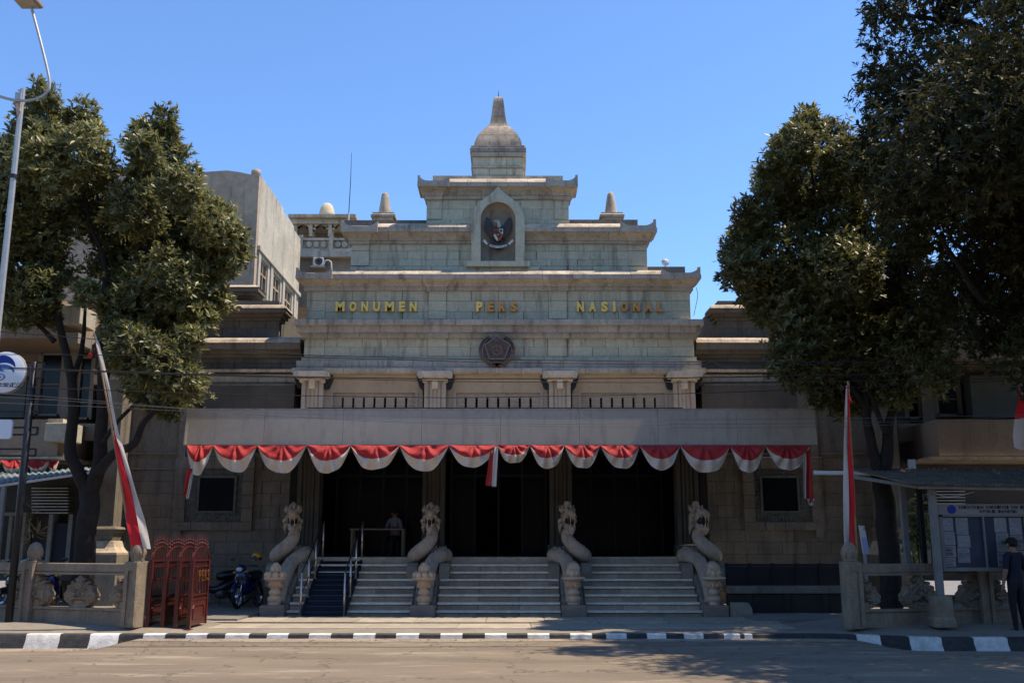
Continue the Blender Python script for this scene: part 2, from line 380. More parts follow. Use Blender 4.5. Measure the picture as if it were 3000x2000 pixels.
# pavement between kerb and fence: follows the kerb
def pave_z(x, t): return kerb_h(x)-.004 + (.10-kerb_h(x)*.0)*0 + t*(.19-kerb_h(x))*(.5 if -6 < x < 6 else 1)
m = MB(); pxs = [-60, -40, -25] + [x*.4 for x in range(-40, 41)] + [25, 40, 60]
vs = []; fs = []
for i, x in enumerate(pxs):
    y0 = kerb_y(x)+.14; y1 = 22.0
    for k in range(7):
        t = k/6; vs.append((x, y0+(y1-y0)*t, kerb_h(x)-.006 + min(1,t/.28)*(.20-kerb_h(x))*sst((abs(x)-5.9)/1.2)))
for i in range(len(pxs)-1):
    for k in range(6): fs.append((i*7+k, (i+1)*7+k, (i+1)*7+k+1, i*7+k+1))
pav = struct(m.add(vs, fs).build('pavement', PAVE, smooth=True))
# yard behind the fence and forecourt base
struct(MB().box(-40, -5.9, 22.0, 32, -.4, .16).build('yard', YARD))
struct(MB().box(5.2, 40, 22.0, 32, -.4, .165).build('garden_ground', YARD))
fc = struct(MB().box(-5.9, 5.2, 22.0, 27, -.4, .062).build('forecourt', YARD))
WLOC[fc.name] = Vector((0,0,0))
for (ya, yb, zt, ln) in ((20.55, 21.75, .085, 1.9), (21.77, 23.2, .115, 1.6)):     # two rows of long pale slabs
    x = -6.9
    while x < 5.6:
        l = ln*random.uniform(.7, 1.2); x2 = min(x+l, 5.7)
        MB().box(x+.006, x2-.006, ya, yb, .02, zt+random.uniform(-.004,.004)).build('paving_slab', SLAB, fc, bev=.006)
        x = x2
# dusty concrete gutter strip along the kerb, uneven outer edge
m = MB(); gxs = [-16+.25*k for k in range(129)]; vs = []; fs = []
for x in gxs:
    w_ = .55+.22*mnoise.noise((x*.35, 2, 0))+.10*mnoise.noise((x*1.7, 5, 0))
    for t in (0, .5, 1): y = kerb_y(x)-.02-w_*t; vs.append((x, y, road_z(x, y)+.005))
for i in range(len(gxs)-1):
    for k in (0,1): fs.append((i*3+k, i*3+k+1, (i+1)*3+k+1, (i+1)*3+k))
struct(m.add(vs, fs).build('gutter_strip', M('gutter_concrete', (.33,.27,.195), (.22,.18,.135), scale=1.8, bump=.5, bscale=50, mottle=.2), smooth=True))
# kerb stones painted black and white
kb = struct(MB().box(-40, 40, 21, 21.3, -.3, -.1).build('kerb', PAVE)); WLOC[kb.name] = Vector((0,0,0))
edges = [-60, -80]
marks = []        # measured colour changes along the kerb (photo x at kerb), white from-to
whites = [(78,178),(265,350),(420,485),(545,608),(660,730),(782,845),(905,970),(1035,1100),(1160,1228),(1290,1355),(1420,1485),(1545,1610),(1670,1735),(1775,1836),(1895,1952),(2003,2061),(2120,2168),(2180,2204),(2508,2578),(2662,2757),(2850,2950)]
def kx(px): 
    x = -12. if px < 355 else (0. if px < 2300 else 12.)
    for _ in range(12): x = (px-1500)/F*(kerb_y(x)*CP - 1.6*SP)
    return x
cuts = []
for a, b in whites: cuts += [(kx(a), 'w'), (kx(b), 'b')]
cuts = [(kx(-240), 'w'), (kx(-100), 'b')] + cuts + [(kx(3050), 'w'), (kx(3140), 'b'), (kx(3260), 'w')]
def kerb_piece(a, b, mat):
    n = max(2, int((b-a)/.12)+1); R = []
    for i in range(n):
        x = a + (b-a)*i/(n-1); y = kerb_y(x); h = kerb_h(x); e = .006*mnoise.noise((x*9, 1, 2))
        s = road_drop(x); zb_ = -.03-.19*s
        R.append([(x, y-.02-.09*s, -.3), (x, y-.02-.09*s, zb_+.02), (x, y-.012*s, h-.035-.08*s+e), (x, y+.0, h-.022+e), (x, y+.028, h+e), (x, y+.17, h+e*.5), (x, y+.17, -.3)])
    m = MB().rings([r for r in R])
    return m.build('kerb_stone', mat, kb, auto=50)
for (a, t), (b, _) in zip(cuts, cuts[1:]):
    n = max(1, round((b-a)/.95))
    for k in range(n):
        kerb_piece(a+(b-a)*k/n+.004, a+(b-a)*(k+1)/n-.004, WHITEP if t == 'w' else BLACKP)
kerb_piece(-40, cuts[0][0]-.01, BLACKP); kerb_piece(cuts[-1][0]+.01, 40, BLACKP)

# ================================================================== MUSEUM
YW = 27.35                                                  # wall plane of the tower
mus = thing('museum', (-.4, 27.3, 0), 'grey green stone museum with stepped tower, stupa finial and columned porch', 'building')
def X(px, py=900, Y=YW): return xat(px, py, Y)
def Z(py, Y=YW): return zat(py, Y)
# cores
def core(name, pxl, pxr, pyt, pyb, y0, y1, mat=JOINT):
    return MB().box(X(pxl, (pyt+pyb)/2, y0), X(pxr, (pyt+pyb)/2, y0), y0, y1, Z(pyb, y0), Z(pyt, y0)).build(name, mat, mus)
def prof(L, yb=YW): return [(p, zat(py, yb-p*FK)) for p, py in L]

# --- tier C (emblem storey)
tc = core('emblem_storey', 893, 2031, 985, 1080, YW+.04, YW+6)
zc = [Z(1045), Z(1017), Z(989)]
PIL = [(891,950),(1252,1309),(1605,1662),(1970,2033)]
def bays(pil): return [(pil[i][1], pil[i+1][0]) for i in range(len(pil)-1)]
for a, b in bays(PIL): courses(tc, X(a,1017), X(b,1017), YW, zc, .72, GREEN)
for a, b in PIL: courses(tc, X(a,1017,YW-.07), X(b,1017,YW-.07), YW-.07, zc, 2, GREEN, depth=.17, stag=False)
X0, X1 = X(891,1050), X(2033,1050)
moulding(tc, X0, X1, YW, prof([(.06,1056),(.06,1045)]), GREEN, True, True, .8)
moulding(tc, X0, X1, YW, prof([(.16,1078),(.16,1056)]), BEIGE, True, True, .62)
moulding(tc, X0, X1, YW, prof([(.18,1095),(.25,1091),(.25,1077.5)]), BEIGE, True, True, .62)
for a, b in PIL:                                            # architrave blocks over the columns
    ca = (a+b)/2; moulding(tc, X(ca-50,1080,YW-.28), X(ca+50,1080,YW-.28), YW-.25, prof([(.05,1091),(.05,1076.5)], YW-.25), BEIGE, piece=.34)
# --- band between storeys
tb = core('band_course', 893, 2031, 938, 986, YW+.03, YW+6)
X0, X1 = X(898,960), X(2027,960)
for p, a, b, s in ((.07,989.5,972,.78),(.14,972,951,.7),(.21,951,935,.85)):
    moulding(tb, X0, X1, YW, prof([(p,a),(p,b)]), BEIGE, True, True, s)
    for (l, r) in PIL[1:3]:
        c = (l+r)/2; w = {.07:33,.14:42,.21:50}[p]
        moulding(tb, X(c-w,960,YW-p), X(c+w,960,YW-p), YW-p, prof([(.06,a+.5),(.06,b-.6)], YW-p), BEIGE, piece=2)
    for (l, r), sg in ((PIL[0],-1),(PIL[3],1)):
        e = X0 if sg < 0 else X1; i = X(r+12,960) if sg < 0 else X(l-12,960)
        q = [(.05+p, a+.5),(.05+p, b-.6)]
        moulding(tb, min(e,i), max(e,i), YW, prof(q), BEIGE, sg < 0, sg > 0, 1.2)
# --- tier A (lettered storey)
ta = core('lettered_storey', 900, 2021, 800, 938, YW+.04, YW+6)
za = [Z(935.5), Z(913), Z(882), Z(850)]
PIA = [(898,953),(1255,1307),(1607,1661),(1968,2023)]
for a, b in bays(PIA): courses(ta, X(a,890), X(b,890), YW, za, .74, GREEN)
for a, b in PIA: courses(ta, X(a,890,YW-.07), X(b,890,YW-.07), YW-.07, za, 2, GREEN, depth=.17, stag=False)
CORN = lambda t: [(.05,t[4]),(.05,t[3]),(.07,t[3]-.5),(.10,t[3]-8),(.16,t[2]+8),(.21,t[2]+.5)]
def cornice(par, pxl, pxr, t, yb=YW, l=True, r=True, piece=.85, cl=None, cr=None):
    """t = py of coping top, fillet top, fillet bottom, cyma bottom, lower fillet bottom"""
    ym = (t[0]+t[4])/2; a, b = X(pxl, ym, yb), X(pxr, ym, yb)
    moulding(par, a, b, yb, prof(CORN(t), yb), BEIGE, l, r, piece*1.35)
    moulding(par, a, b, yb, prof([(.24,t[2]),(.24,t[1]+1)], yb), BEIGE, l, r, piece, name='fillet_stone')
    ca = X(cl, ym, yb) if cl else a; cb = X(cr, ym, yb) if cr else b
    if cl: moulding(par, a, ca, yb, prof([(.20,t[1]+1.5),(.20,t[1]-1),(.05,t[1]-4)], yb), PALE, True, False, 2, name='coping_stone')
    if cr: moulding(par, cb, b, yb, prof([(.20,t[1]+1.5),(.20,t[1]-1),(.05,t[1]-4)], yb), PALE, False, True, 2, name='coping_stone')
    a, b, l, r = ca, cb, l and not cl, r and not cr
    moulding(par, a, b, yb, prof([(.245,t[1]+1),(.245,t[1]),(.22,t[1]-4),(.15,t[0]+2),(.05,t[0])], yb), PALE, l, r, piece, name='coping_stone')
    return a, b
def cornice_break(par, c, w0, w1, t, yb=YW):
    moulding(par, X(c-w0,t[3],yb), X(c+w0,t[3],yb), yb-.08, [(p, z) for p, z in prof([(.05,t[4]+.7),(.05,t[3])], yb-.08)], BEIGE, piece=3)
    L = []
    for k, (p, py) in enumerate([(.06,t[3]),(.075,t[3]-7),(.15,t[2]+9),(.21,t[2]+.3)]):
        w = w0 + (w1-w0)*k/3; L.append((X(c-w,py,yb-p), X(c+w,py,yb-p), yb-.09-p*FK, yb, zat(py, yb-p*FK-.09)))
    MB().rect_loft(L).build('cornice_stone', BEIGE, par)
def horn(par, pxo, pxi, pytop, pyb, yb=YW, pyin=None):
    """antefix block at a cornice end: outer tip (pxo), inner tip (pxi)"""
    Yf = yb-.45; pytop -= 3; xo, xi = X(pxo,pyb,Yf), X(pxi,pyb,Yf); zt, zb = zat(pytop,Yf), zat(pyb,Yf); zi = zt-(zt-zb)*.12
    h = zt-zb; flat = zb+h*.48; n = 9
    pts = [(0,zb),(1,zb),(1,zi)]
    for k in range(1, n): t = k/n; pts.append((1-.30*t, flat+(zi-flat)*(1-t)**2.2))
    for k in range(n): t = k/n; pts.append((.34-.34*t, flat+(zt-flat)*t**2.4))
    pts.append((0, zt))
    poly = [(xo+(xi-xo)*u, z) for u, z in pts]
    if xo > xi: poly = poly[::-1]
    MB().prism(poly, Yf, Yf+.07).build('horn_antefix', BEIGE, par)
    poly2 = [(Yf + .072 + .95*u, z) for u, z in pts]            # the same outline returned along the side
    sx = -1 if xo < xi else 1
    mb = MB().prism(poly2, 0, .07); mb.v = [(xo - sx*.001 - sx*y, x, z) for x, y, z in mb.v]
    mb.build('horn_antefix', BEIGE, par)
    MB().box(min(xo,xi)+.075, max(xo,xi)-.075, Yf+.072, Yf+1.0, zb+.004, flat-.01).build('horn_block', BEIGE, par)
tA = (792,803,815.5,839,850)
cornice(ta, 898, 2023, tA, cl=973, cr=1937)
for (l, r) in PIA: cornice_break(ta, (l+r)/2, 30, 45, tA)
horn(ta, 866, 972, 785, 815.5); horn(ta, 2053, 1938, 783, 815.5)
# --- tier D (niche storey)
YD = YW+.22
td = core('niche_storey', 1031, 1893, 664, 795, YD+.04, YD+3.6)
zd = [Z(792,YD), Z(780,YD), Z(760,YD), Z(736,YD), Z(713,YD)]
PID = [(1028,1081),(1841,1896)]
XD = lambda px, py=750: X(px, py, YD)
courses(td, XD(1028), XD(1896), YD-.03, [Z(793,YD), Z(780.5,YD)], .78, GREEN, stag=False, depth=.13)
courses(td, XD(1081), XD(1841), YD, zd[1:], .74, GREEN)
for a, b in PID: courses(td, X(a,750,YD-.06), X(b,750,YD-.06), YD-.06, [zd[1], zd[3], zd[4]], 2, GREEN, depth=.16, stag=False)
tD = (655,665,678,705,713)
cornice(td, 1028, 1383, tD, YD, True, False, cl=1106); cornice(td, 1535, 1896, tD, YD, False, True, cr=1818)
for c, l, r in ((1054.5,1,0),(1868.5,0,1)): cornice_break(td, c, 30, 40, tD, YD)
horn(td, 998, 1106, 646, 678.5, YD); horn(td, 1923, 1818, 643, 678.5, YD)
# --- tier E (top storey)
YE = YD+.10
te = core('crown_storey', 1253, 1664, 533, 660, YE+.04, YE+2.2)
XE = lambda px, py=610: X(px, py, YE)
ze = [Z(656,YE), Z(644,YE), Z(613,YE), Z(583,YE)]
courses(te, XE(1250), XE(1667), YE-.02, ze[:2], .7, GREEN, stag=False, depth=.12)
courses(te, XE(1294), XE(1624), YE, ze[1:], .7, GREEN)
for a, b in ((1250,1294),(1624,1667)): courses(te, X(a,610,YE-.06), X(b,610,YE-.06), YE-.06, ze[1:], 2, GREEN, depth=.16, stag=False)
tE = (524,533.5,545,572,583)
cornice(te, 1250, 1667, tE, YE, True, True, .6, cl=1317, cr=1599)
for c in (1272, 1645.5): cornice_break(te, c, 25, 38, tE, YE)
horn(te, 1223, 1317, 514, 545.5, YE); horn(te, 1693, 1599, 513, 545.5, YE)
a, b = X(1268,520,YE+.35), X(1649,520,YE+.35)
moulding(te, a, b, YE+.35, [(0,Z(526,YE+.35)-.1),(0,Z(515,YE+.35))], PALE, piece=.7, ydeep=1.6, name='parapet_stone')
# parapet slabs behind the tier D / A copings
moulding(td, X(1000,648,YD+.4), X(1250,648,YD+.4), YD+.4, [(0,Z(660,YD+.4)),(0,Z(645,YD+.4))], WING, piece=.8, ydeep=.5, name='parapet_stone')
moulding(td, X(1667,648,YD+.4), X(1868,648,YD+.4), YD+.4, [(0,Z(660,YD+.4)),(0,Z(643.5,YD+.4))], WING, piece=.8, ydeep=.5, name='parapet_stone')
moulding(ta, X(1890,785,YW+.4), X(2007,785,YW+.4), YW+.4, [(0,Z(800,YW+.4)),(0,Z(781,YW+.4))], WING, piece=.8, ydeep=.5, name='parapet_stone')
# --- stupa
YS = YE+.45
st = MB().box(X(1388,480,YS)+.02, X(1531,480,YS)-.02, YS+.05, YS+1.35, Z(526,YS), Z(430,YS)).build('stupa', JOINT, mus)
def sq(a, b, z0, z1, mat=GREEN, nm='stupa_stone', cuts=(.33,.67)):
    xa, xb = X(a,(z0+z1)/2,YS), X(b,(z0+z1)/2,YS); d = (X(1534,480,YS)-xb)
    yf = YS+d; yb2 = yf+(xb-xa); zb, zt = Z(z0,YS), Z(z1,YS)
    cs = [0, *cuts, 1]
    for u, v in zip(cs, cs[1:]):
        MB().cbox(xa+(xb-xa)*u+.004, xa+(xb-xa)*v-.004, yf, yb2, zb+.004, zt-.004, .008).build(nm, mat, st)
sq(1384,1534,526,514,GREEN,cuts=(.3,.55,.8)); sq(1384,1534,514,493,GREEN); sq(1380,1538,493,486,BEIGE,cuts=(.5,)); sq(1384,1534,486,460,GREEN)
sq(1381,1541,460,447.5,BEIGE,cuts=(.5,)); sq(1377,1542,447.5,435,DOME); sq(1380,1538,435,427,DOME,cuts=(.5,))
cy = YS + (X(1534,450,YS)-X(1384,450,YS))/2; cx = X(1459,400,YS)
def bell(y0, y1, pr, nm, cut):
    """rounded-square rings from half widths in px; two or three stones per course"""
    for (u0, u1) in cut:
        R = []
        for py, hw in pr:
            h = hw*mpp(YS); z = zat(py, cy-h*.96)
            R.append([(cx-h+2*h*u0+.003, cy-h*.96, z),(cx-h+2*h*u1-.003, cy-h*.96, z),(cx-h+2*h*u1-.003, cy+h*.96, z),(cx-h+2*h*u0+.003, cy+h*.96, z)])
        MB().rings(R).build(nm, DOME, st, auto=55)
bell(0,0,[(427.5,74.5),(418,73),(407,69),(395,61.5)],'dome_stone',((0,.31),(.31,.70),(.70,1)))
bell(0,0,[(394.5,61.5),(386,54),(377.6,44.5),(368.5,32)],'dome_stone',((0,.5),(.5,1)))
bell(0,0,[(368,32),(363.5,28),(358.5,25.8),(350,24.4),(343,22.8)],'dome_stone',((0,1),))
bell(0,0,[(342.5,22.8),(330,21.2),(314,19)],'spire_stone',((0,.5),(.5,1)))
bell(0,0,[(313.5,19),(300,17.2),(291,15.8),(286.5,13.5),(284.3,9)],'spire_stone',((0,1),))
MB().tube([(cx,cy,zat(288,cy)),(cx,cy,zat(266,cy))],[.02,.006],6).build('lightning_rod', WIRE, st)
# --- little corner obelisks
for pc, base, pt in ((1123,1120,555),(1793,1796,552)):
    Yo = YD+1.0; o = MB()
    def hw(px): return px*mpp(Yo)
    cxo = X(pc,620,Yo)
    o.rect_loft([(cxo-hw(31),cxo+hw(31),Yo,Yo+hw(62),Z(652,Yo)),(cxo-hw(31),cxo+hw(31),Yo,Yo+hw(62),Z(636,Yo))])
    o.rect_loft([(cxo-hw(37),cxo+hw(37),Yo-hw(6),Yo+hw(68),Z(636,Yo)),(cxo-hw(37),cxo+hw(37),Yo-hw(6),Yo+hw(68),Z(629,Yo)),(cxo-hw(33),cxo+hw(33),Yo-hw(2),Yo+hw(64),Z(626,Yo)),(cxo-hw(33),cxo+hw(33),Yo-hw(2),Yo+hw(64),Z(622,Yo))])
    ob = o.build('obelisk_base', PALE, mus)
    m2 = MB(); cyo = Yo+hw(31)
    m2.lathe([(hw(19),Z(622,Yo)),(hw(17.5),Z(605,Yo)),(hw(13),Z(575,Yo)),(hw(10.5),Z(561,Yo)),(hw(8),Z(557,Yo)),(hw(3),Z(pt,Yo))],(cxo,cyo,0),16)
    m2.build('obelisk', PALE, ob, auto=40)
# --- niche
YN = YD-.45
def arch_pts(kind):
    L = []
    if kind == 'o':
        base = [(1381,768),(1381,722),(1381,676),(1381,648)]
        arc = [(1382,636),(1385,624),(1391,611),(1399,599),(1410,588),(1423,578),(1436,569),(1446,560),(1453,552.5),(1459,546)]
    else:
        base = [(1408,764),(1408,722),(1408,676),(1408,644)]
        arc = [(1459-51*cos(radians(d)), 642-51*sin(radians(d))) for d in (8,18,29,40,51,62,72,80,86,90)]
    L = base + arc
    return L + [(2*1459-x, y) for x, y in L[-2::-1]]
fo, fi = arch_pts('o'), arch_pts('i')
nf = MB(); n = len(fo)
vo = [(X(a,b,YN), zat(b,YN)) for a, b in fo]; vi = [(X(a,b,YN), zat(b,YN)) for a, b in fi]
V = [(x,YN,z) for x,z in vo]+[(x,YN,z) for x,z in vi]+[(x,YD+.05,z) for x,z in vo]+[(x,YD+.05,z) for x,z in vi]
Fq = []
for i in range(n-1):
    Fq += [(i,n+i,n+i+1,i+1),(i,i+1,2*n+i+1,2*n+i),(n+i,3*n+i,3*n+i+1,n+i+1)]
Fq += [(0,2*n,3*n,n),(n-1,2*n-1,4*n-1,3*n-1)]
nfo = nf.add(V, Fq).build('niche_frame', GREEN, mus, auto=40)
# concave back of the niche
nb = MB(); VB = []; NB = 14
zb0 = zat(764,YN); zs_ = zat(642,YN); rx = (vi[-1][0]-vi[0][0])/2; xc = (vi[-1][0]+vi[0][0])/2
rows = [zb0+(zs_-zb0)*k/6 for k in range(7)] + [zs_+ (zat(591,YN)-zs_)*sin(radians(d)) for d in (15,30,45,60,72,82,89)]
for z in rows:
    w = 1. if z <= zs_ else sqrt(max(0, 1-((z-zs_)/(zat(591,YN)-zs_))**2))
    for k in range(NB+1):
        a = pi*k/NB; VB.append((xc-rx*1.02*w*cos(a), YN+.05+.30*w*sin(a), z))
nb.add(VB, [(i*(NB+1)+k, i*(NB+1)+k+1, (i+1)*(NB+1)+k+1, (i+1)*(NB+1)+k) for i in range(len(rows)-1) for k in range(NB)])
nb.build('niche_recess', NICHE, mus, smooth=True)
moulding(mus, X(1366,772,YN-.03), X(1552,772,YN-.03), YN-.02, [(0,zat(780,YN)),(0,zat(765,YN))], GREEN, piece=1.0, ydeep=.4, name='niche_base')
moulding(mus, X(1340,785,YN+.08), X(1578,785,YN+.08), YN+.12, [(0,zat(793,YN+.1)),(0,zat(780.5,YN+.1))], GREEN, piece=.75, ydeep=.3, name='niche_base')

# --- columned upper storey and porch columns
CC = [914.5, 1274.5, 1640.5, 2005]
YCOL = 27.12; ZF = 1.395
YR = YCOL+.34
DARKSHAFT = M('dark_shaft_stone', (.10,.09,.075), (.07,.063,.053), scale=2, bump=.2, mottle=.1)  # porch shafts and bases, darker than the upper shafts
def column(px):
    xc = X(px,1150,YCOL); w = .30
    c = MB().box(xc-w, xc+w, YCOL+.06, YCOL+.55, 4.55, Z(1108,YCOL)).build('column', SMOOTH, mus)
    MB().box(xc-w, xc+w, YCOL+.06, YCOL+.55, ZF, 4.55).build('porch_shaft', DARKSHAFT, c)
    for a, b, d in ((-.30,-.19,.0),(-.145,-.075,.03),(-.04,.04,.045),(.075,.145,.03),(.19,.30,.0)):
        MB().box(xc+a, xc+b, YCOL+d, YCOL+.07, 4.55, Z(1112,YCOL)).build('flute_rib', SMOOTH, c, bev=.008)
        MB().box(xc+a, xc+b, YCOL+d, YCOL+.07, ZF, 4.545).build('porch_flute', DARKSHAFT, c)
    MB().box(xc-.36, xc+.36, YCOL-.04, YCOL+.5, ZF, ZF+.32).build('column_base', DARKSHAFT, c, bev=.02)
    # capital
    zt, zb = Z(1086,YCOL-.25), Z(1104,YCOL-.25); Y0 = YCOL-.26; mp = mpp(Y0)
    m = MB(); m.box(xc-42*mp, xc+42*mp, Y0, YCOL+.3, zb+.02, zt)
    for s in (-1, 1):
        r = (zt-zb)/2*1.08; cxv = xc+s*42*mp; czv = (zt+zb)/2-.01
        m.rings([[(cxv+rr*cos(2*pi*k/20), y, czv+rr*sin(2*pi*k/20)) for k in range(20)] for rr, y in ((r,YCOL+.3),(r,Y0-.012),(r*.86,Y0-.012),(r*.80,Y0+.006),(r*.66,Y0+.006),(r*.60,Y0-.012),(r*.42,Y0-.012),(r*.36,Y0+.006),(r*.2,Y0+.006),(r*.16,Y0-.012))])
    m.build('capital', CAPIT, c, auto=35)
    z2t, z2b = Z(1109,YCOL-.08), Z(1122,YCOL-.08); m = MB()
    m.box(xc-33*mp, xc+33*mp, YCOL-.09, YCOL+.3, z2t-.04, z2t+.04)
    for s in (-1, 1):
        r = .065; cxv = xc+s*31*mp; czv = z2t-.045
        m.rings([[(cxv+rr*cos(2*pi*k/16), y, czv+rr*sin(2*pi*k/16)) for k in range(16)] for rr, y in ((r,YCOL+.2),(r,YCOL-.1),(r*.8,YCOL-.1),(r*.7,YCOL-.085),(r*.45,YCOL-.085),(r*.35,YCOL-.1))])
    m.build('lower_volute', CAPIT, c, auto=35)
    MB().box(xc-9*mp, xc+9*mp, YCOL-.12, YCOL+.1, Z(1137,YCOL-.1), Z(1109,YCOL-.1)).build('key_block', CAPIT, c, bev=.012)
    MB().box(xc-.2, xc+.2, YCOL-.0, YCOL+.2, z2t, zb+.03).build('necking', NICHE, c)
    for s in (-1, 1):                                       # black scroll brackets beside the capital
        x0 = xc+s*.37; pts = [(0,1094),(15,1094),(17,1108),(14,1117),(11,1122),(9,1131),(4,1138),(-8,1139),(-8,1100)]
        poly = [(x0+s*a*mp, Z(b,YCOL+.1)) for a, b in pts]
        if s > 0: poly = poly[::-1]
        MB().prism(poly, YCOL+.08, YCOL+.30).build('scroll_bracket', BLACK, c)
for px in CC: column(px)
z1, z2 = Z(1205,YR)-.6, Z(1092,YR-.1)
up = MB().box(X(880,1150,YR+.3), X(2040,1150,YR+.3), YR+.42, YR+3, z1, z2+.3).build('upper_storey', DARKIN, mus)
for i in range(3):
    a = X(CC[i]+36,1150,YR); b = X(CC[i+1]-36,1150,YR)
    # cove + frieze
    MB().rect_loft([(a,b,YR,YR+.35,Z(1150,YR)),(a,b,YR,YR+.35,Z(1136,YR)),(a,b,YR-.03,YR+.35,Z(1125,YR)),(a,b,YR-.05,YR+.35,Z(1112,YR)),(a,b,YR-.14,YR+.35,Z(1100,YR)),(a,b,YR-.22,YR+.35,Z(1088,YR)+.05)]).build('frieze', SMOOTH, up, auto=60)
    a2, b2 = X(CC[i]+58,1150,YR), X(CC[i+1]-54,1150,YR)
    MB().box(a, a2, YR+.02, YR+.35, z1, Z(1149.5,YR)).build('window_jamb', SMOOTH, up)
    MB().box(b2, b, YR+.02, YR+.35, z1, Z(1149.5,YR)).build('window_jamb', SMOOTH, up)
    MB().box(a2-.04, a2+.04, YR-.01, YR+.02, z1, Z(1142,YR)).build('frame_strip', SMOOTH, up)
    MB().box(b2-.04, b2+.04, YR-.01, YR+.02, z1, Z(1142,YR)).build('frame_strip', SMOOTH, up)
    # carved head panel
    m = MB().box(a2, b2, YR+.10, YR+.35, Z(1163,YR), Z(1149,YR)); 
    for k in range(8):
        xc = a2+(b2-a2)*(k+.5)/8; r = (b2-a2)/16*.9; zc_ = Z(1163,YR)
        for q in range(7):
            t0, t1 = pi*q/7, pi*(q+1)/7; rr = .115
            m.bar((xc+r*cos(t0), YR+.095, zc_+rr*sin(t0)), (xc+r*cos(t1), YR+.095, zc_+rr*sin(t1)), .018)
    m.build('carved_panel', SMOOTH, up)
    nP = 8; wb = (b2-a2)/nP
    for k in range(nP):                                     # piers with ribs, dark slots between
        xa, xb = a2+wb*k+.032, a2+wb*(k+1)-.032
        p = MB().box(xa, xb, YR+.08, YR+.3, z1, Z(1163,YR)).box(xa-.0, xb+.0, YR+.06, YR+.09, Z(1176,YR), Z(1173,YR)).box(xa, xb, YR+.055, YR+.09, Z(1186,YR), Z(1181,YR)).box(xa, xb, YR+.05, YR+.09, Z(1196,YR), Z(1190,YR))
        p.build('baluster_pier', SMOOTH, up)
# --- canopy
cxa, cxb = xat(543,1250,23.3), xat(2390,1250,23.3)
can = MB().box(cxa+.08, cxb-.08, 23.42, 27.1, zat(1303,23.3)+.22, zat(1203,23.3)-.05).build('canopy', FASCIA, mus)
MB().box(cxa+.09, cxb-.09, 23.45, 27.09, zat(1303,23.3)+.16, zat(1303,23.3)+.217).build('soffit', SOFFIT, can)  # underside coloured dark to cut bounce light on the columns
zc0, zc1 = zat(1303,23.3), zat(1199,23.3)
nseg = 8
for k in range(nseg):                                       # folded sheet fascia panels
    a = cxa+(cxb-cxa)*k/nseg+.003; b = cxa+(cxb-cxa)*(k+1)/nseg-.003
    MB().add([(a,23.27,zc0),(b,23.27,zc0),(b,23.34,zc1),(a,23.34,zc1),(a,23.38,zc0),(b,23.38,zc0),(b,23.44,zc1),(a,23.44,zc1)],
             [(0,1,2,3),(5,4,7,6),(1,0,4,5),(3,2,6,7),(0,3,7,4),(2,1,5,6)]).build('fascia_panel', FASCIA, can)
for s, x in ((-1, cxa), (1, cxb)):
    MB().add([(x,23.24,zc0),(x,27.1,zc0),(x,27.1,zc1),(x,23.36,zc1),(x-s*.05,23.24,zc0),(x-s*.05,27.1,zc0),(x-s*.05,27.1,zc1),(x-s*.05,23.36,zc1)],
             [(0,1,2,3),(7,6,5,4),(0,4,5,1),(1,5,6,2),(2,6,7,3),(3,7,4,0)]).build('fascia_panel', FASCIA, can)
MB().box(cxa-.01, cxb+.01, 23.33, 23.40, zc1+.003, zc1+.028).build('edge_trim', RUSTED, can)
MB().box(X(900,1195,25.5), X(2000,1195,25.5), 25.5, 25.55, zat(1199,25.5), zat(1193,25.5)).build('roof_upstand', BLACK, can)
# --- porch: floor, back wall, doors
xl, xr = X(870,1500,YCOL)-.1, X(2050,1500,YCOL)+.1
por = MB().box(xl, xr, 26.0, 36.0, .0, ZF-.02).build('porch_floor', RISER, mus)
for k in range(12):
    for j in range(2):
        a = xl+(xr-xl)*k/12; MB().box(a+.003, a+(xr-xl)/12-.003, 26.12+j*1.2, 27.3+j*1.2, ZF-.02, ZF+.0).build('floor_tile', PLINTH, por)
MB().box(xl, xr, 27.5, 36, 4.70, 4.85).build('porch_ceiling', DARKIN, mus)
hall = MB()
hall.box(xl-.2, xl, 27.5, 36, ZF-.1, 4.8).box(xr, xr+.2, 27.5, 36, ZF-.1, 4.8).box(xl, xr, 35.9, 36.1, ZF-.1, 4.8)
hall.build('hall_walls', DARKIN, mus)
for i in range(3):
    a, b = X(CC[i],1500,27.4)+.32, X(CC[i+1],1500,27.4)-.32; Yg = 29.4
    d = MB().box(a, b, Yg-.04, Yg+.04, 4.35, 4.70).box(a, b, Yg-.04, Yg+.04, 3.65, 3.73).build('door_frame', BLACK, mus)
    nd = 4
    for k in range(nd+1):
        x = a+(b-a)*k/nd; MB().box(x-.035, x+.035, Yg-.05, Yg+.05, ZF, 4.35).build('door_stile', BLACK, d)
    for k in range(nd):
        x0, x1 = a+(b-a)*k/nd+.036, a+(b-a)*(k+1)/nd-.036
        if not (i == 1 and k in (1,2)) :
            MB().box(x0, x1, Yg-.006, Yg+.006, ZF+.02, 3.65).build('door_pane', GLASS, d)
        MB().box(x0, x1, Yg-.006, Yg+.006, 3.735, 4.348).build('transom_pane', GLASS, d)
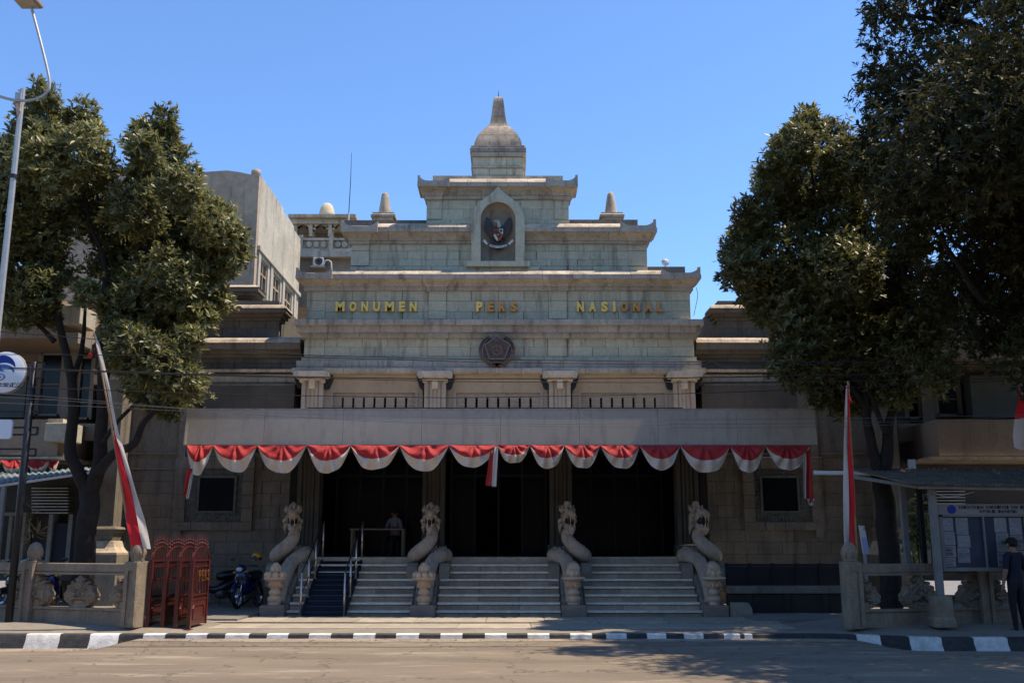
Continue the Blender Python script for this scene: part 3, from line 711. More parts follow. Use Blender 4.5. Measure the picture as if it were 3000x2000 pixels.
# --- staircase: eight steps between the naga plinths
stairs = MB()
NST = 8; RIS = (ZF-.2)/7; Y0S = 24.0
sx0, sx1 = X(860,1700,25)-.05, X(2065,1700,25)+.05
for k in range(NST):
    stairs.box(sx0, sx1, Y0S+.3*k+.02, 26.6, .03 if k == 0 else .2+RIS*(k-1)-.03, .2+RIS*k-.032)
stc = stairs.build('staircase', JOINT, mus)
LANX = [xat(802,1770,23.95), xat(1240,1770,23.95), xat(1681,1770,23.95), xat(2096,1770,23.95)]
bayx = [(LANX[i]+.30, LANX[i+1]-.30) for i in range(3)]
for (a, b) in bayx:
    for k in range(NST):
        yf = Y0S+.3*k; zt = .2+RIS*k; zb = .06 if k == 0 else .2+RIS*(k-1)
        n = max(3, round((b-a)/.95))
        for j in range(n):
            u, v = a+(b-a)*j/n+.003, a+(b-a)*(j+1)/n-.003
            block(stc, u, v, yf+.004+random.uniform(0,.006), yf+.034, zb, zt-.058, RISER, 'riser_tile', .004)
        m_ = 2
        for j in range(m_):
            u, v = a+(b-a)*j/m_+.002, a+(b-a)*(j+1)/m_-.002
            MB().cbox(u, v, yf-.05, yf+.34, zt-.05, zt, .008).build('stair_tread', TREAD, stc)
# --- ramp with handrails in the left bay
rx0, rx1 = xat(893,1800,23.9), xat(1010,1800,23.9)
ry0, ry1 = 23.5, 26.25
rmp = MB().add([(rx0,ry0,.07),(rx1,ry0,.07),(rx1,ry1,ZF+.03),(rx0,ry1,ZF+.03),(rx0,ry0,.03),(rx1,ry0,.03),(rx1,ry1,ZF-.1),(rx0,ry1,ZF-.1)],
               [(0,1,2,3),(5,4,7,6),(1,0,4,5),(2,1,5,6),(3,2,6,7),(0,3,7,4)])
rp = rmp.build('wheelchair_ramp', CARPET, mus)
MB().box(rx0, rx1, 26.2, 26.6, ZF+.0, ZF+.03).build('ramp_landing', CARPET, rp)
for k in range(1, 12):
    t = k/12; y = ry0+(ry1-ry0)*t; z = .07+(ZF-.04)*t
    MB().box(rx0+.01, rx1-.01, y-.010, y+.010, z-.02, z+.012).build('grip_strip', M('grip_strip', (.05,.06,.09), bump=0), rp)
for side, x in (('l', rx0-.035), ('r', rx1+.035)):
    MB().add([(x-.03,ry0,.03),(x+.03,ry0,.03),(x+.03,ry1,ZF-.1),(x-.03,ry1,ZF-.1),(x-.03,ry0,.10),(x+.03,ry0,.10),(x+.03,ry1,ZF+.06),(x-.03,ry1,ZF+.06)],
             [(0,3,2,1),(4,5,6,7),(0,1,5,4),(1,2,6,5),(2,3,7,6),(3,0,4,7)]).build('ramp_kerb', CARPET, rp)
    hr = thing('handrail', (x, ry0, .07), 'steel handrail along the %s edge of the blue entrance ramp' % ('naga side' if side == 'l' else 'stair side'), 'handrail')
    tops = []
    for k in range(4):
        t = (.02, .31, .60, .93)[k]; y = ry0+(ry1-ry0)*t; z = .07+(ZF-.04)*t
        tops.append((x, y, z+.98))
        MB().tube([(x,y,z-.05),(x,y,z+.98)], .024, 10).build('post', STEEL, hr, smooth=True)
        MB().lathe([(.045,0),(.045,.012),(.028,.02)],(x,y,z+.0),12).build('base_flange', STEEL, hr)
    MB().tube([tops[0], tops[1], tops[2], tops[3]], .016, 8).build('rail', BLACK, hr, smooth=True)
    mid = [(a, b, c-.5) for a, b, c in tops]
    MB().tube(mid, .012, 8).build('middle_rail', BLACK, hr, smooth=True)

# --- wings of the museum
YL = 27.5; YU = 27.95
def mirror(px): return 2*1460-px
def wing(side):
    f = (lambda p: p) if side == 'l' else mirror
    def XX(a, b, py, Y):
        u, v = xat(f(a),py,Y), xat(f(b),py,Y); return min(u,v), max(u,v)
    nm = 'left_wing' if side == 'l' else 'right_wing'
    a, b = XX(277, 868, 1500, YL)
    if side == 'l': b = xl-.2
    else: a = xr+.2
    w = MB().box(a, b, YL+.05, YL+8, 0, zat(1130,YL)).build(nm, JOINT, mus)
    zc_ = [.16]; 
    while zc_[-1] < 3.9: zc_.append(zc_[-1]+.325)
    # window opening region
    wx0, wx1 = XX(512, 740, 1450, YL); wz0, wz1 = zat(1550,YL), zat(1335,YL)
    for i in range(len(zc_)-1):
        z0, z1 = zc_[i], zc_[i+1]
        spans = [(a, b)] if (z1 < wz0 or z0 > wz1) else [(a, wx0), (wx1, b)]
        for s0, s1 in spans:
            if s1-s0 < .1: continue
            n = max(1, round((s1-s0)/.64)); ww = (s1-s0)/n
            xs = [s0+ww*k for k in range(n+1)]
            if i % 2 and n > 1: xs = [s0]+[s0+ww*(k+.5) for k in range(n)]+[s1]
            for u, v in zip(xs, xs[1:]):
                block(w, u+.004, v-.004, YL+random.uniform(-.005,.005), YL+.1, z0+.004, z1-.004, WING, 'wing_stone', .006)
    zt = zat(1124,YL); 
    # plain upper band with two string courses
    MB().box(a, b, YL+.012, YL+.1, zc_[-1]+.004, zt).build('upper_band', WING, w)
    for py in (1325, 1369):
        MB().box(a, XX(525,540,1350,YL)[0] if side == 'l' else b, YL-.05, YL+.06, zat(py+6,YL), zat(py,YL)).build('string_course', WING, w)
    u, v = XX(520, 541, 1400, YL)
    MB().box(u, v, YL-.10, YL+.05, 1.9, zt).build('pilaster_strip', WING, w)
    # relief window frame
    Yf = YL-.06
    fr = MB().box(wx0, wx1, Yf+.03, YL+.09, wz0, wz1).build('window_surround', JOINT, w)
    o0, o1 = XX(509, 743, 1450, Yf); i0, i1 = XX(545, 710, 1450, Yf); zi0, zi1 = zat(1528,Yf), zat(1372,Yf); zo0, zo1 = zat(1553,Yf), zat(1338,Yf)
    courses(fr, o0, o1, Yf-.05, [zo0, zi0], .52, WING, depth=.2, stag=False, name='surround_stone')
    courses(fr, o0, o1, Yf-.05, [zi1, zo1], .52, WING, depth=.2, stag=False, name='surround_stone')
    for p, q in ((o0, i0), (i1, o1)):
        courses(fr, p, q, Yf-.05, [zi0+(zi1-zi0)*k/4 for k in range(5)], 1, WING, depth=.2, stag=False, name='surround_stone')
    # carved inner frame as relief
    g0, g1 = XX(583, 687, 1450, Yf); zg0, zg1 = zat(1497,Yf), zat(1398,Yf)
    CARV = M('carved_grey', (.13,.135,.125), (.09,.095,.09), scale=6, bump=.3)
    m = MB(); nx, nz = 56, 56; idx = {}
    for j in range(nz+1):
        for i in range(nx+1):
            x = i0+(i1-i0)*i/nx; z = zi0+(zi1-zi0)*j/nz
            q = sin(x*34+2.2*sin(z*27))*cos(z*31+2.1*sin(x*29))
            idx[i,j] = len(m.v); m.v.append((x, Yf+.02-.035*max(-.6, min(1, q*1.7)), z))
    for j in range(nz):
        for i in range(nx):
            xm = i0+(i1-i0)*(i+.5)/nx; zm = zi0+(zi1-zi0)*(j+.5)/nz
            if g0 < xm < g1 and zg0 < zm < zg1: continue
            m.f.append((idx[i,j],idx[i+1,j],idx[i+1,j+1],idx[i,j+1])); m.m.append(0)
    m.build('carved_border', CARV, fr, smooth=True)
    mm = MB()
    for p in ((g0-.05,g0+.01,zg0-.05,zg1+.05),(g1-.01,g1+.05,zg0-.05,zg1+.05),(g0,g1,zg1-.01,zg1+.05),(g0,g1,zg0-.05,zg0+.01)):
        mm.box(p[0],p[1],Yf-.04,Yf+.04,p[2],p[3])
    mm.build('inner_frame', CARV, fr)
    MB().box(g0, g1, Yf+.0, Yf+.024, zg0, zg1).build('window_pane', GLASS, fr)
    # end pier with moulded base
    pc = (277+337)/2; Yp = 26.75; xc = xat(f(pc),1450,Yp); hw = 30*mpp(Yp)
    pr = MB().box(xc-hw, xc+hw, Yp, YL+.02, zat(1545,Yp), zt).build('corner_pier', WING, w)
    def ring(h, py): return (xc-h, xc+h, Yp-(h-hw), YL+.02, zat(py,Yp))
    MB().rect_loft([ring(hw+.0,1590),ring(hw+.06,1560),ring(hw+.10,1556),ring(hw+.14,1549),ring(hw+.10,1543),ring(hw+.0,1541)]).build('pier_torus', WING, pr)
    MB().rect_loft([ring(hw+.26,1624),ring(hw+.26,1618),ring(hw+.20,1612),ring(hw+.13,1602),ring(hw+.09,1590),ring(hw+.07,1584),ring(hw+.0,1583)]).build('pier_base', PALE, pr)
    h = hw+.28; MB().box(xc-h, xc+h, Yp-.3, YL, .15, zat(1624.5,Yp)).build('pier_plinth', WING, pr)
    # flat dark panel painted as the recess shade under the upper bands
    u, v = XX(600, 872, 1180, YU)
    zb = zat(1205,YU)
    MB().box(u, v, YL-.01, YL+.02, zat(1215,YL), zat(1130,YL)).build('recess_shade_panel', M('recess_shade',(.10,.09,.075),(.07,.063,.053),scale=1.5,streak=.4), w)
    # stacked bands of the upper wing (py bottom, py top, projection, inner end px)
    uw = MB().box(*XX(330, 885, 1060, YU), YU+.04, YU+5, zat(1130,YU), zat(992,YU)).build('upper_wing', JOINT, mus)
    a0, a1 = XX(290, 886, 1060, YU); e = side == 'l'
    def band(x0, x1, L, mat=WING, piece=.75, rl=False, rr=False, yb=YU): moulding(uw, x0, x1, yb, prof(L, yb), mat, rl, rr, piece)
    band(a0, a1, [(.14,1126),(.18,1118),(.18,1096)], BEIGE, .62)
    band(a0, a1, [(.05,1096),(.10,1092),(.26,1089),(.26,1081)], PALE, .6)
    courses(uw, a0, a1, YU, [zat(1081,YU), zat(1064,YU), zat(1048,YU)], .62, WING, name='band_stone')
    band(a0, a1, [(.06,1048),(.06,1036)], WING, .9); band(a0, a1, [(.16,1036),(.16,1022)], WING, .8); band(a0, a1, [(.27,1022),(.27,1003)], WING, .9)
    band(a0, a1, [(.30,1003),(.26,994),(.12,988)], PALE, .7)
    b0, b1 = XX(330, 818, 960, YU+.2)
    up2 = MB().box(*XX(332, 815, 940, YU+.24), YU+.24, YU+4, zat(995,YU), zat(880,YU+.2)).build('attic_storey', JOINT, mus)
    courses(up2, b0, b1, YU+.2, [zat(990,YU+.2), zat(962,YU+.2), zat(938,YU+.2)], .8, WING, name='band_stone')
    for p, q0, q1 in ((.05,938,926),(.14,926,914),(.24,914,902)):
        moulding(up2, b0, b1, YU+.2, prof([(p,q0),(p,q1)], YU+.2), WING, not e, e, .85)
    moulding(up2, b0, b1, YU+.2, prof([(.27,902),(.24,896),(.12,893)], YU+.2), PALE, not e, e, .8)
    if side == 'l':
        c0, c1 = XX(330, 742, 880, YU+.9)
        up3 = MB().box(c0, c1-.02, YU+.95, YU+3, zat(900,YU+.9), zat(838,YU+.9)).build('attic_storey', JOINT, mus)
        courses(up3, c0, c1, YU+.9, [zat(898,YU+.9), zat(873,YU+.9)], .8, WING, name='band_stone')
        for p, q0, q1 in ((.06,873,864),(.16,864,853),(.23,853,840)):
            moulding(up3, c0, c1, YU+.9, prof([(p,q0),(p,q1)], YU+.9), WING, False, True, .9)
        moulding(up3, c0, c1, YU+.9, prof([(.25,840),(.1,835)], YU+.9), PALE, False, True, .9)
wing('l'); wing('r')

# ================================================================== LETTERING
def glyph(ch, bold=.03):
    cu = bpy.data.curves.new('glyph', 'FONT'); cu.body = ch; cu.extrude = .12; cu.offset = bold; cu.resolution_u = 3
    ob = bpy.data.objects.new('glyph', cu); COL.objects.link(ob)
    bpy.context.view_layer.update()
    me = bpy.data.meshes.new_from_object(ob.evaluated_get(bpy.context.evaluated_depsgraph_get()))
    bpy.data.objects.remove(ob); bpy.data.curves.remove(cu)
    v = np.empty(len(me.vertices)*3, 'f'); me.vertices.foreach_get('co', v); v = v.reshape(-1,3)
    return me, v
def letter(ch, x0, x1, z0, z1, yf, depth, mat, parent, name='letter', bold=.03):
    me, v = glyph(ch, bold); lo, hi = v.min(0), v.max(0)
    u = (v-lo)/np.maximum(hi-lo, 1e-5)
    w = WLOC.get(parent.name, Vector((0,0,0)))
    out_ = np.stack([x0+(x1-x0)*u[:,0]-w.x, yf+depth*(1-u[:,2])-w.y, z0+(z1-z0)*u[:,1]-w.z], 1)
    me.vertices.foreach_set('co', out_.astype('f').ravel()); me.materials.clear(); me.materials.append(mat); me.update()
    return link(name, me, parent)
def word(txt, pxa, pxb, pyt, pyb, mats, label):
    Yl = YW-.11; xa, xb = xat(pxa,pyt,Yl), xat(pxb,pyt,Yl); z0, z1 = zat(pyb,Yl), zat(pyt,Yl)
    t = thing('sign_lettering', (xa, Yl, z0), label, 'lettering', 'raised words on the facade')
    wd = {'M':1.32,'I':.36,'N':1.0,'E':.86,'L':.84,'P':.92,'S':.95,'R':.95}
    ws = [wd.get(c,1.0) for c in txt]; lw = .198; tot = sum(ws)*lw; gap_ = (xb-xa-tot)/(len(txt)-1); x = xa
    for c, w_, mt in zip(txt, ws, mats):
        letter(c, x, x+w_*lw, z0-.01, z1+.01, Yl, .09, mt, t, bold=.055 if c != 'M' else .045); x += w_*lw+gap_
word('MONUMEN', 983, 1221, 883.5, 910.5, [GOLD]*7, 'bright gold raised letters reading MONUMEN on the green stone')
word('PERS', 1395, 1515, 884, 911, [GOLD]+[DARKGOLD]*3, 'raised gold letters in dark painted reflection reading PERS between the pilasters')
word('NASIONAL', 1690, 1942, 884, 911.5, [GOLD]*4+[DARKGOLD]*4, 'raised letters reading NASIONAL, half bright gold, half dark painted reflection')

# ================================================================== COAT OF ARMS in the niche
K = 7.84
def np_(zx, zy, Y): return (xat(1380+zx/K, 560+zy/K, Y), zat(560+zy/K, Y))
YG = YN+.10
gar = thing('coat_of_arms', (X(1459,700,YG), YG, zat(730,YG)), 'dark winged eagle coat of arms with red and white shield inside the arched niche', 'emblem')
FEATH = M('dark_feather', (.035,.028,.026), (.055,.045,.04), scale=14, rough=.5, bump=.5, bscale=60)
SILV = M('silvered_stone', (.42,.40,.34), (.25,.23,.2), scale=16, rough=.5, bump=.4)
def poly_np(L, Y): return [np_(a, b, Y) for a, b in L]
for s in (-1, 1):
    m = MB(); c = 627
    # fan of feathers from shoulder to below
    for k in range(9):
        t = k/8; root = (c+s*(108-14*t), 830+ 120*t)
        tip = (c+s*(285+55*sin(pi*t*.9)-150*t**2.2), 575+ 510*t**.9)
        x0, z0 = np_(*root, YG); x1, z1 = np_(*tip, YG); yy = YG+.01*k*(-1)+.06
        d = Vector((x1-x0, 0, z1-z0)); nrm = Vector((-d.z,0,d.x)).normalized()*.055
        A = Vector((x0,yy,z0)); B = Vector((x1,yy,z1))
        pts = [A-nrm*.7, A+(B-A)*.75-nrm, B, A+(B-A)*.75+nrm, A+nrm*.7]
        v = [(p.x,p.y,p.z) for p in pts]+[(p.x,p.y+.04,p.z) for p in pts]; n_ = 5
        m.add(v, [tuple(range(5)), tuple(range(9,4,-1))]+[(j,(j+1)%5,(j+1)%5+5,j+5) for j in range(5)])
    m.build('wing', FEATH, gar)
xh, zh = np_(620, 770, YG)
mp_ = mpp(YG)/K
b = MB().ell(Vector((*np_(627,960,YG),0)).xzy + Vector((0,YG+.06,0)), (.14,.08,.26)); b.build('body', FEATH, gar, smooth=True)
tl = MB().prism(poly_np([(520,1060),(735,1060),(790,1230),(700,1300),(640,1330),(560,1310),(470,1240)][::-1],YG), YG+.05, YG+.12); tl.build('tail', FEATH, gar)
hd = MB(); x, z = np_(640,790,YG); hd.tube([(x,YG+.03,np_(640,850,YG)[1]),(x+.01,YG+.01,z),(np_(630,715,YG)[0],YG-.01,np_(630,715,YG)[1])],[.075,.06,.055],10)
x, z = np_(615,700,YG); hd.ell((x,YG-.02,z),(.075,.05,.045)); xb_, zb_ = np_(512,688,YG)
hd.tube([(x-.03,YG-.03,z),(np_(545,690,YG)[0],YG-.035,np_(545,690,YG)[1]),(xb_,YG-.035,zb_-.015)],[.04,.03,.006],8)
hd.build('eagle_head', SILV, gar, smooth=True)
sh = MB(); YSh = YG-.06
outl = [(510,850),(745,850),(745,985),(735,1040),(700,1110),(660,1145),(627,1158),(594,1145),(556,1110),(520,1040),(510,985)]
sh.prism(poly_np(outl[::-1],YSh), YSh, YSh+.06); shd = sh.build('shield', BLACK, gar)
SRED = M('shield_red', (.30,.075,.04), (.24,.06,.035), scale=20, bump=.1); SWHT = M('shield_white', (.50,.46,.38), bump=.05)
for L, mt in (([(518,866),(615,866),(615,975),(518,985)],SRED),([(638,866),(738,866),(738,985),(638,975)],SWHT),
              ([(518,996),(615,996),(615,1148),(585,1132),(548,1085),(522,1035)],SWHT),([(627,996),(738,996),(733,1035),(704,1085),(665,1132),(627,1150)],SRED)):
    MB().prism(poly_np(L[::-1],YSh), YSh-.012, YSh).build('shield_quarter', mt, shd)
MB().prism(poly_np([(580,950),(668,950),(668,1020),(650,1055),(624,1075),(598,1055),(580,1020)][::-1],YSh), YSh-.024, YSh-.013).build('inner_shield', BLACK, shd)
star = [(624+ (32 if k%2==0 else 13)*sin(pi*k/5), 1005-(32 if k%2==0 else 13)*cos(pi*k/5)) for k in range(10)]
MB().prism(poly_np(star[::-1],YSh), YSh-.034, YSh-.0245).build('star', DARKGOLD, shd)
MB().prism(poly_np([(535,905),(555,918),(575,918),(596,905),(590,935),(575,945),(570,965),(558,965),(552,945),(540,935)][::-1],YSh), YSh-.022, YSh-.0125).build('bull_head', BLACK, shd)
tr_ = [(685+34*cos(a)*(1+.12*cos(5*a)), 912+26*sin(a)*(1+.12*cos(5*a))) for a in [2*pi*k/20 for k in range(20)]]
MB().prism(poly_np(tr_,YSh), YSh-.022, YSh-.0125).prism(poly_np([(679,930),(691,930),(694,965),(676,965)][::-1],YSh), YSh-.022, YSh-.0125).build('tree_symbol', M('olive_ink',(.07,.08,.05),bump=0), shd)
# ribbon
rb = MB(); RIB = M('ribbon_white', (.55,.56,.56), bump=.05)
def rib_strip(L, h):
    n_ = len(L); top = [(a, b-h/2) for a, b in L]; bot = [(a, b+h/2) for a, b in L]
    return poly_np((bot + top[::-1]), YG-.02)
arc = [(425+395*k/12, 1240+42*sin(pi*k/12)) for k in range(13)]
rbo = MB().prism(rib_strip(arc, 46), YG-.03, YG+.0).build('motto_ribbon', RIB, gar)
for L in ([(255,1135),(300,1150),(285,1095),(345,1140),(375,1195),(405,1175),(355,1235),(320,1195)],[(998,1140),(950,1150),(978,1100),(920,1130),(875,1185),(838,1180),(885,1238),(925,1190)]):
    p_ = poly_np(L, YG-.02)
    A_ = sum(p_[i][0]*p_[(i+1)%len(p_)][1]-p_[(i+1)%len(p_)][0]*p_[i][1] for i in range(len(p_)))
    MB().prism(p_ if A_ > 0 else p_[::-1], YG-.03, YG+.0).build('ribbon_tail', RIB, gar)
txt = 'BHINNEKA TUNGGAL IKA'
for k, ch in enumerate(txt):
    if ch == ' ': continue
    t = (k+.6)/20.2; a_ = 430+385*t; c_ = 1240+42*sin(pi*t)
    x0, z0 = np_(a_-7, c_+13, YG-.03); x1, z1 = np_(a_+7, c_-13, YG-.03)
    letter(ch, x0, x1, z0, z1, YG-.034, .006, INK, rbo, 'motto_letter', .0)

# ================================================================== PRESS EMBLEM
K2 = 12.06
def ep(zx, zy, Y): return (xat(1380+zx/K2, 960+zy/K2, Y), zat(960+zy/K2, Y))
YP = YW-.33
pe = thing('press_emblem', (X(1457,1030,YP), YP, zat(1074,YP)), 'round dark bronze emblem with pentagon inside a rice and cotton wreath', 'emblem')
def polyp(L): 
    p_ = [ep(a,b,YP) for a,b in L]
    A_ = sum(p_[i][0]*p_[(i+1)%len(p_)][1]-p_[(i+1)%len(p_)][0]*p_[i][1] for i in range(len(p_)))
    return p_ if A_ > 0 else p_[::-1]
c0 = (915, 800)
MB().prism(polyp([(915+500*cos(2*pi*k/40), 800+500*sin(2*pi*k/40)) for k in range(40)]), YP+.03, YP+.12).build('backing_disc', M('bronze_back',(.12,.095,.085),(.09,.07,.065),scale=9,metal=.3,rough=.5), pe)
for s in (-1, 1):
    wr = MB(); prev = None
    A0, A1 = 105, -62
    n_ = 26
    L_in, L_out = [], []
    for k in range(n_+1):
        a = radians(A0+(A1-A0)*k/n_); wdt = 125*(1-.55*(k/n_)**3)*min(1, .5+k/8)
        L_out.append((915+s*655*cos(a)*.98, 790+560*sin(a))); L_in.append((915+s*(655-wdt)*cos(a)*.98, 790+(560-wdt)*sin(a)))
    wr.prism(polyp(L_out+L_in[::-1]), YP-.01, YP+.06); w_ = wr.build('wreath_branch', OLDBRZ, pe)
    gm = MB()
    for k in range(15):                                     # grains
        a = radians(-5-58*k/14)
        for q in (0, 1):
            rr = 640-75*q; x, z = ep(915+s*rr*cos(a)*.98, 790+(rr-95)*sin(a)*1.02, YP); tx, tz = -s*sin(a), -cos(a)
            gm.tube([(x-.03*s*.6,YP-.012,z-.02),(x,YP-.035,z),(x+.035*(-s)*.6,YP-.02,z+.03)],[.008,.022,.005],6)
    gm.build('grain', M('bronze_bright',(.22,.17,.14),metal=.5,rough=.4,bump=0), w_)
pen = [(925,310),(1370,600),(1190,1110),(650,1110),(490,625)]
po = MB().prism(polyp(pen), YP-.07, YP+.05).build('pentagon', OLDBRZ, pe)
m = MB()
for i in range(5):
    p1, p2 = ep(*pen[i],YP), ep(*pen[(i+1)%5],YP); m.bar((p1[0],YP-.08,p1[1]),(p2[0],YP-.08,p2[1]),.025)
m.build('pentagon_rim', M('bronze_bright',(.3,.2,.1)), po)
def ringm(r0, r1, y): 
    n_ = 28; m = MB(); V = []
    for r in (r0, r1):
        for k in range(n_): V.append((*ep(925+r*cos(2*pi*k/n_), 800+r*sin(2*pi*k/n_), YP),))
    V3 = [(x,y,z) for x,z in V]+[(x,y+.03,z) for x,z in V]
    return m.add(V3, [(k,(k+1)%n_,n_+(k+1)%n_,n_+k) for k in range(n_)]+[(k,2*n_+k,2*n_+(k+1)%n_,(k+1)%n_) for k in range(n_)]+[(n_+k,n_+(k+1)%n_,3*n_+(k+1)%n_,3*n_+k) for k in range(n_)])
ringm(170,150,YP-.095).build('seal_ring', MATS['bronze_bright'], po)
ringm(255,240,YP-.09).build('seal_ring', OLDBRZ, po)
fl = MB(); x, z = ep(925,720,YP); fl.ell((x,YP-.09,z),(.03,.02,.07)); x, z = ep(915,830,YP); fl.ell((x,YP-.09,z),(.075,.02,.03)); 
for k in range(8):
    a = 2*pi*k/8+.2; x, z = ep(925+330*cos(a), 790+320*sin(a),YP); fl.ell((x,YP-.08,z),(.05,.015,.03))
fl.build('seal_relief', OLDBRZ, po, smooth=True, kind='stuff')
m = MB()
for s in (-1,1):
    x0,z0 = ep(915+s*60,1330,YP); x1,z1 = ep(915+s*250,1390,YP); m.tube([(x0,YP-.02,z0),(x1,YP-.02,z1)],[.03,.045],8)
m.build('wreath_knot', OLDBRZ, pe)

# ================================================================== NAGA STATUES
def catmull(pts, n=6):
    P_ = [Vector(p) for p in pts]; out_ = []
    for i in range(len(P_)-1):
        p0 = P_[max(i-1,0)]; p1 = P_[i]; p2 = P_[i+1]; p3 = P_[min(i+2,len(P_)-1)]
        for k in range(n):
            t = k/n; out_.append(.5*((2*p1)+(p2-p0)*t+(2*p0-5*p1+4*p2-p3)*t*t+(3*p1-p0-3*p2+p3)*t**3))
    out_.append(P_[-1]); return out_
def naga(x, label, s=1, yaw=0, worn=False):
    t = thing('naga_statue', (x, 23.75, .06), label, 'statue', 'naga statues flanking the steps')
    B = lambda m, n, mat, par=t, **k: m.build(n, mat, par, local=True, **k)
    B(MB().rect_loft([(-.29,.29,0,.62,0),(-.29,.29,0,.62,.27)]), 'front_plinth', PEDES, bev=.03)
    # sloping balustrade
    side = [(.55,0),(2.75,0),(2.75,1.36),(2.2,1.36),(1.9,1.2),(1.5,.95),(1.1,.66),(.8,.45),(.55,.27)]
    m = MB(); n = len(side); w = .26
    m.add([(-w,y,z) for y,z in side]+[(w,y,z) for y,z in side], [tuple(range(n-1,-1,-1)), tuple(range(n,2*n))]+[(j,(j+1)%n,(j+1)%n+n,j+n) for j in range(n)])
    B(m, 'sloped_balustrade', PLINTH, bev=.03)
    for sx in (-1, 1):
        a, b = (sx*.265, sx*.53) if sx > 0 else (-.53, -.265)
        m = MB(); prf = [(1.42,.62),(1.42,1.02),(1.44,1.12),(1.52,1.19),(1.6,1.21),(2.75,1.21),(2.75,.62)]
        n = len(prf); m.add([(a,y,z) for y,z in prf]+[(b,y,z) for y,z in prf], [tuple(range(n-1,-1,-1)), tuple(range(n,2*n))]+[(j,(j+1)%n,(j+1)%n+n,j+n) for j in range(n)])
        B(m, 'shoulder_block', PLINTH, bev=.02)
    # body: rises from behind the lantern, loops both ways, then lifts into the neck
    path = [(.02,.60,.30),(.03,.72,.62),(.05,.98,.86),(.05,1.30,1.06),(.10,1.62,1.24),(.26,1.82,1.36),(.37,2.02,1.38),(.34,2.26,1.38),(.12,2.38,1.40),(-.16,2.34,1.38),(-.36,2.16,1.36),(-.38,1.92,1.38),(-.26,1.76,1.48),(-.08,1.74,1.64),(.04,1.82,1.80),(.05,1.92,1.93),(.02,1.96,2.03),(0,1.94,2.13)]
    C = catmull([(s*a,b_,c) for a,b_,c in path], 5)
    rad = []
    for i, p in enumerate(C):
        u = i/(len(C)-1)
        r = .15+.035*min(1,u*3) if u < .70 else .185-.075*((u-.70)/.30)
        rad.append(r*(1+.035*sin(i*2.1)))
    bd = B(MB().tube(C, rad, 14), 'body', NAGA, smooth=True)
    m = MB()                                                 # belly plate and necklace
    m.ell((s*.03,1.81,1.90),(.13,.08,.12)); m.ell((s*.02,1.81,1.99),(.10,.07,.05))
    B(m, 'breast_plate', LANT, bd, smooth=True)
    m = MB()
    for i in range(6, len(C)-10, 2):
        m.ell(C[i]+Vector((0,.0,rad[i]*.95)), (.035,.05,.05), 6, 5)
    B(m, 'dorsal_scale', NAGA, bd, smooth=True, kind='stuff')
    # head
    hp = Vector((0,1.84,2.20)); R = Matrix.Rotation(yaw, 3, 'Z')
    H = lambda v: hp + R @ (Vector(v)*.97)
    m = MB()
    m.ell(H((0,.12,.10)),(.165,.18,.26),14,10,R)               # cranium
    m.tube([H((0,.08,.20)),H((0,-.06,.25)),H((0,-.18,.24)),H((0,-.27,.19)),H((0,-.30,.13))],[.15,.125,.10,.075,.03],12)   # upper snout
    m.tube([H((0,.10,-.02)),H((0,-.05,-.13)),H((0,-.17,-.17)),H((0,-.25,-.16)),H((0,-.28,-.13))],[.13,.115,.09,.07,.03],12) # lower jaw
    m.tube([H((0,-.20,-.16)),H((0,-.20,-.26)),H((0,-.16,-.33))],[.07,.055,.012],8)          # beard
    for sx in (-1,1):
        m.tube([H((sx*.10,.06,.02)),H((sx*.145,.0,.08)),H((sx*.14,-.08,.15)),H((sx*.08,-.16,.20))],[.05,.05,.045,.03],8)   # cheek
        m.ell(H((sx*.085,-.10,.32)),(.045,.05,.045),8,6); m.ell(H((sx*.05,-.28,.19)),(.035,.03,.03),8,6)                   # eyes, nostrils
        m.tube([H((sx*.13,.02,.28)),H((sx*.19,.10,.33)),H((sx*.2,.2,.45))],[.06,.05,.008],7)                               # ear flame
        m.tube([H((sx*.16,.05,.10)),H((sx*.225,.10,.05)),H((sx*.22,.18,-.08))],[.05,.05,.01],7)
        m.tube([H((sx*.15,.08,-.02)),H((sx*.20,.14,-.12)),H((sx*.17,.2,-.3))],[.05,.05,.01],7)
    hd_ = B(m, 'head', NAGA, smooth=True)
    m = MB(); m.ell(H((0,-.06,.045)),(.125,.17,.12),12,8,R); B(m, 'mouth', BLACK, hd_, smooth=True)
    m = MB()
    for sx in (-1,1):
        m.cone(H((sx*.055,-.235,.16)), H((sx*.06,-.26,.0)), .026); m.cone(H((sx*.055,-.225,-.12)), H((sx*.055,-.235,.03)), .024)
        m.cone(H((sx*.085,-.14,.15)), H((sx*.085,-.15,.06)), .02); m.cone(H((sx*.08,-.13,-.08)), H((sx*.08,-.13,.02)), .018)
    for q in (-1,0,1): m.cone(H((q*.03,-.29,.12)), H((q*.03,-.29,.06)), .014)
    B(m, 'fang', LANT, hd_)
    m = MB()                                                   # crown
    m.lathe([(.17,.0),(.18,.05),(.13,.09)], H((0,.10,.30)), 12)
    for q in range(9):
        a = 2*pi*q/9; m.cone(H((.15*cos(a),.10+.15*sin(a),.34)), H((.185*cos(a),.10+.19*sin(a),.46)), .05, .004, 6)
    if worn: m.lathe([(.11,.06),(.11,.13),(.09,.17),(.08,.24),(.04,.25)], H((0,.10,.30)), 10)
    else: m.lathe([(.11,.06),(.12,.11),(.09,.16),(.045,.21),(.0,.245)], H((0,.10,.30)), 10)
    B(m, 'crown', NAGA, hd_, auto=45)
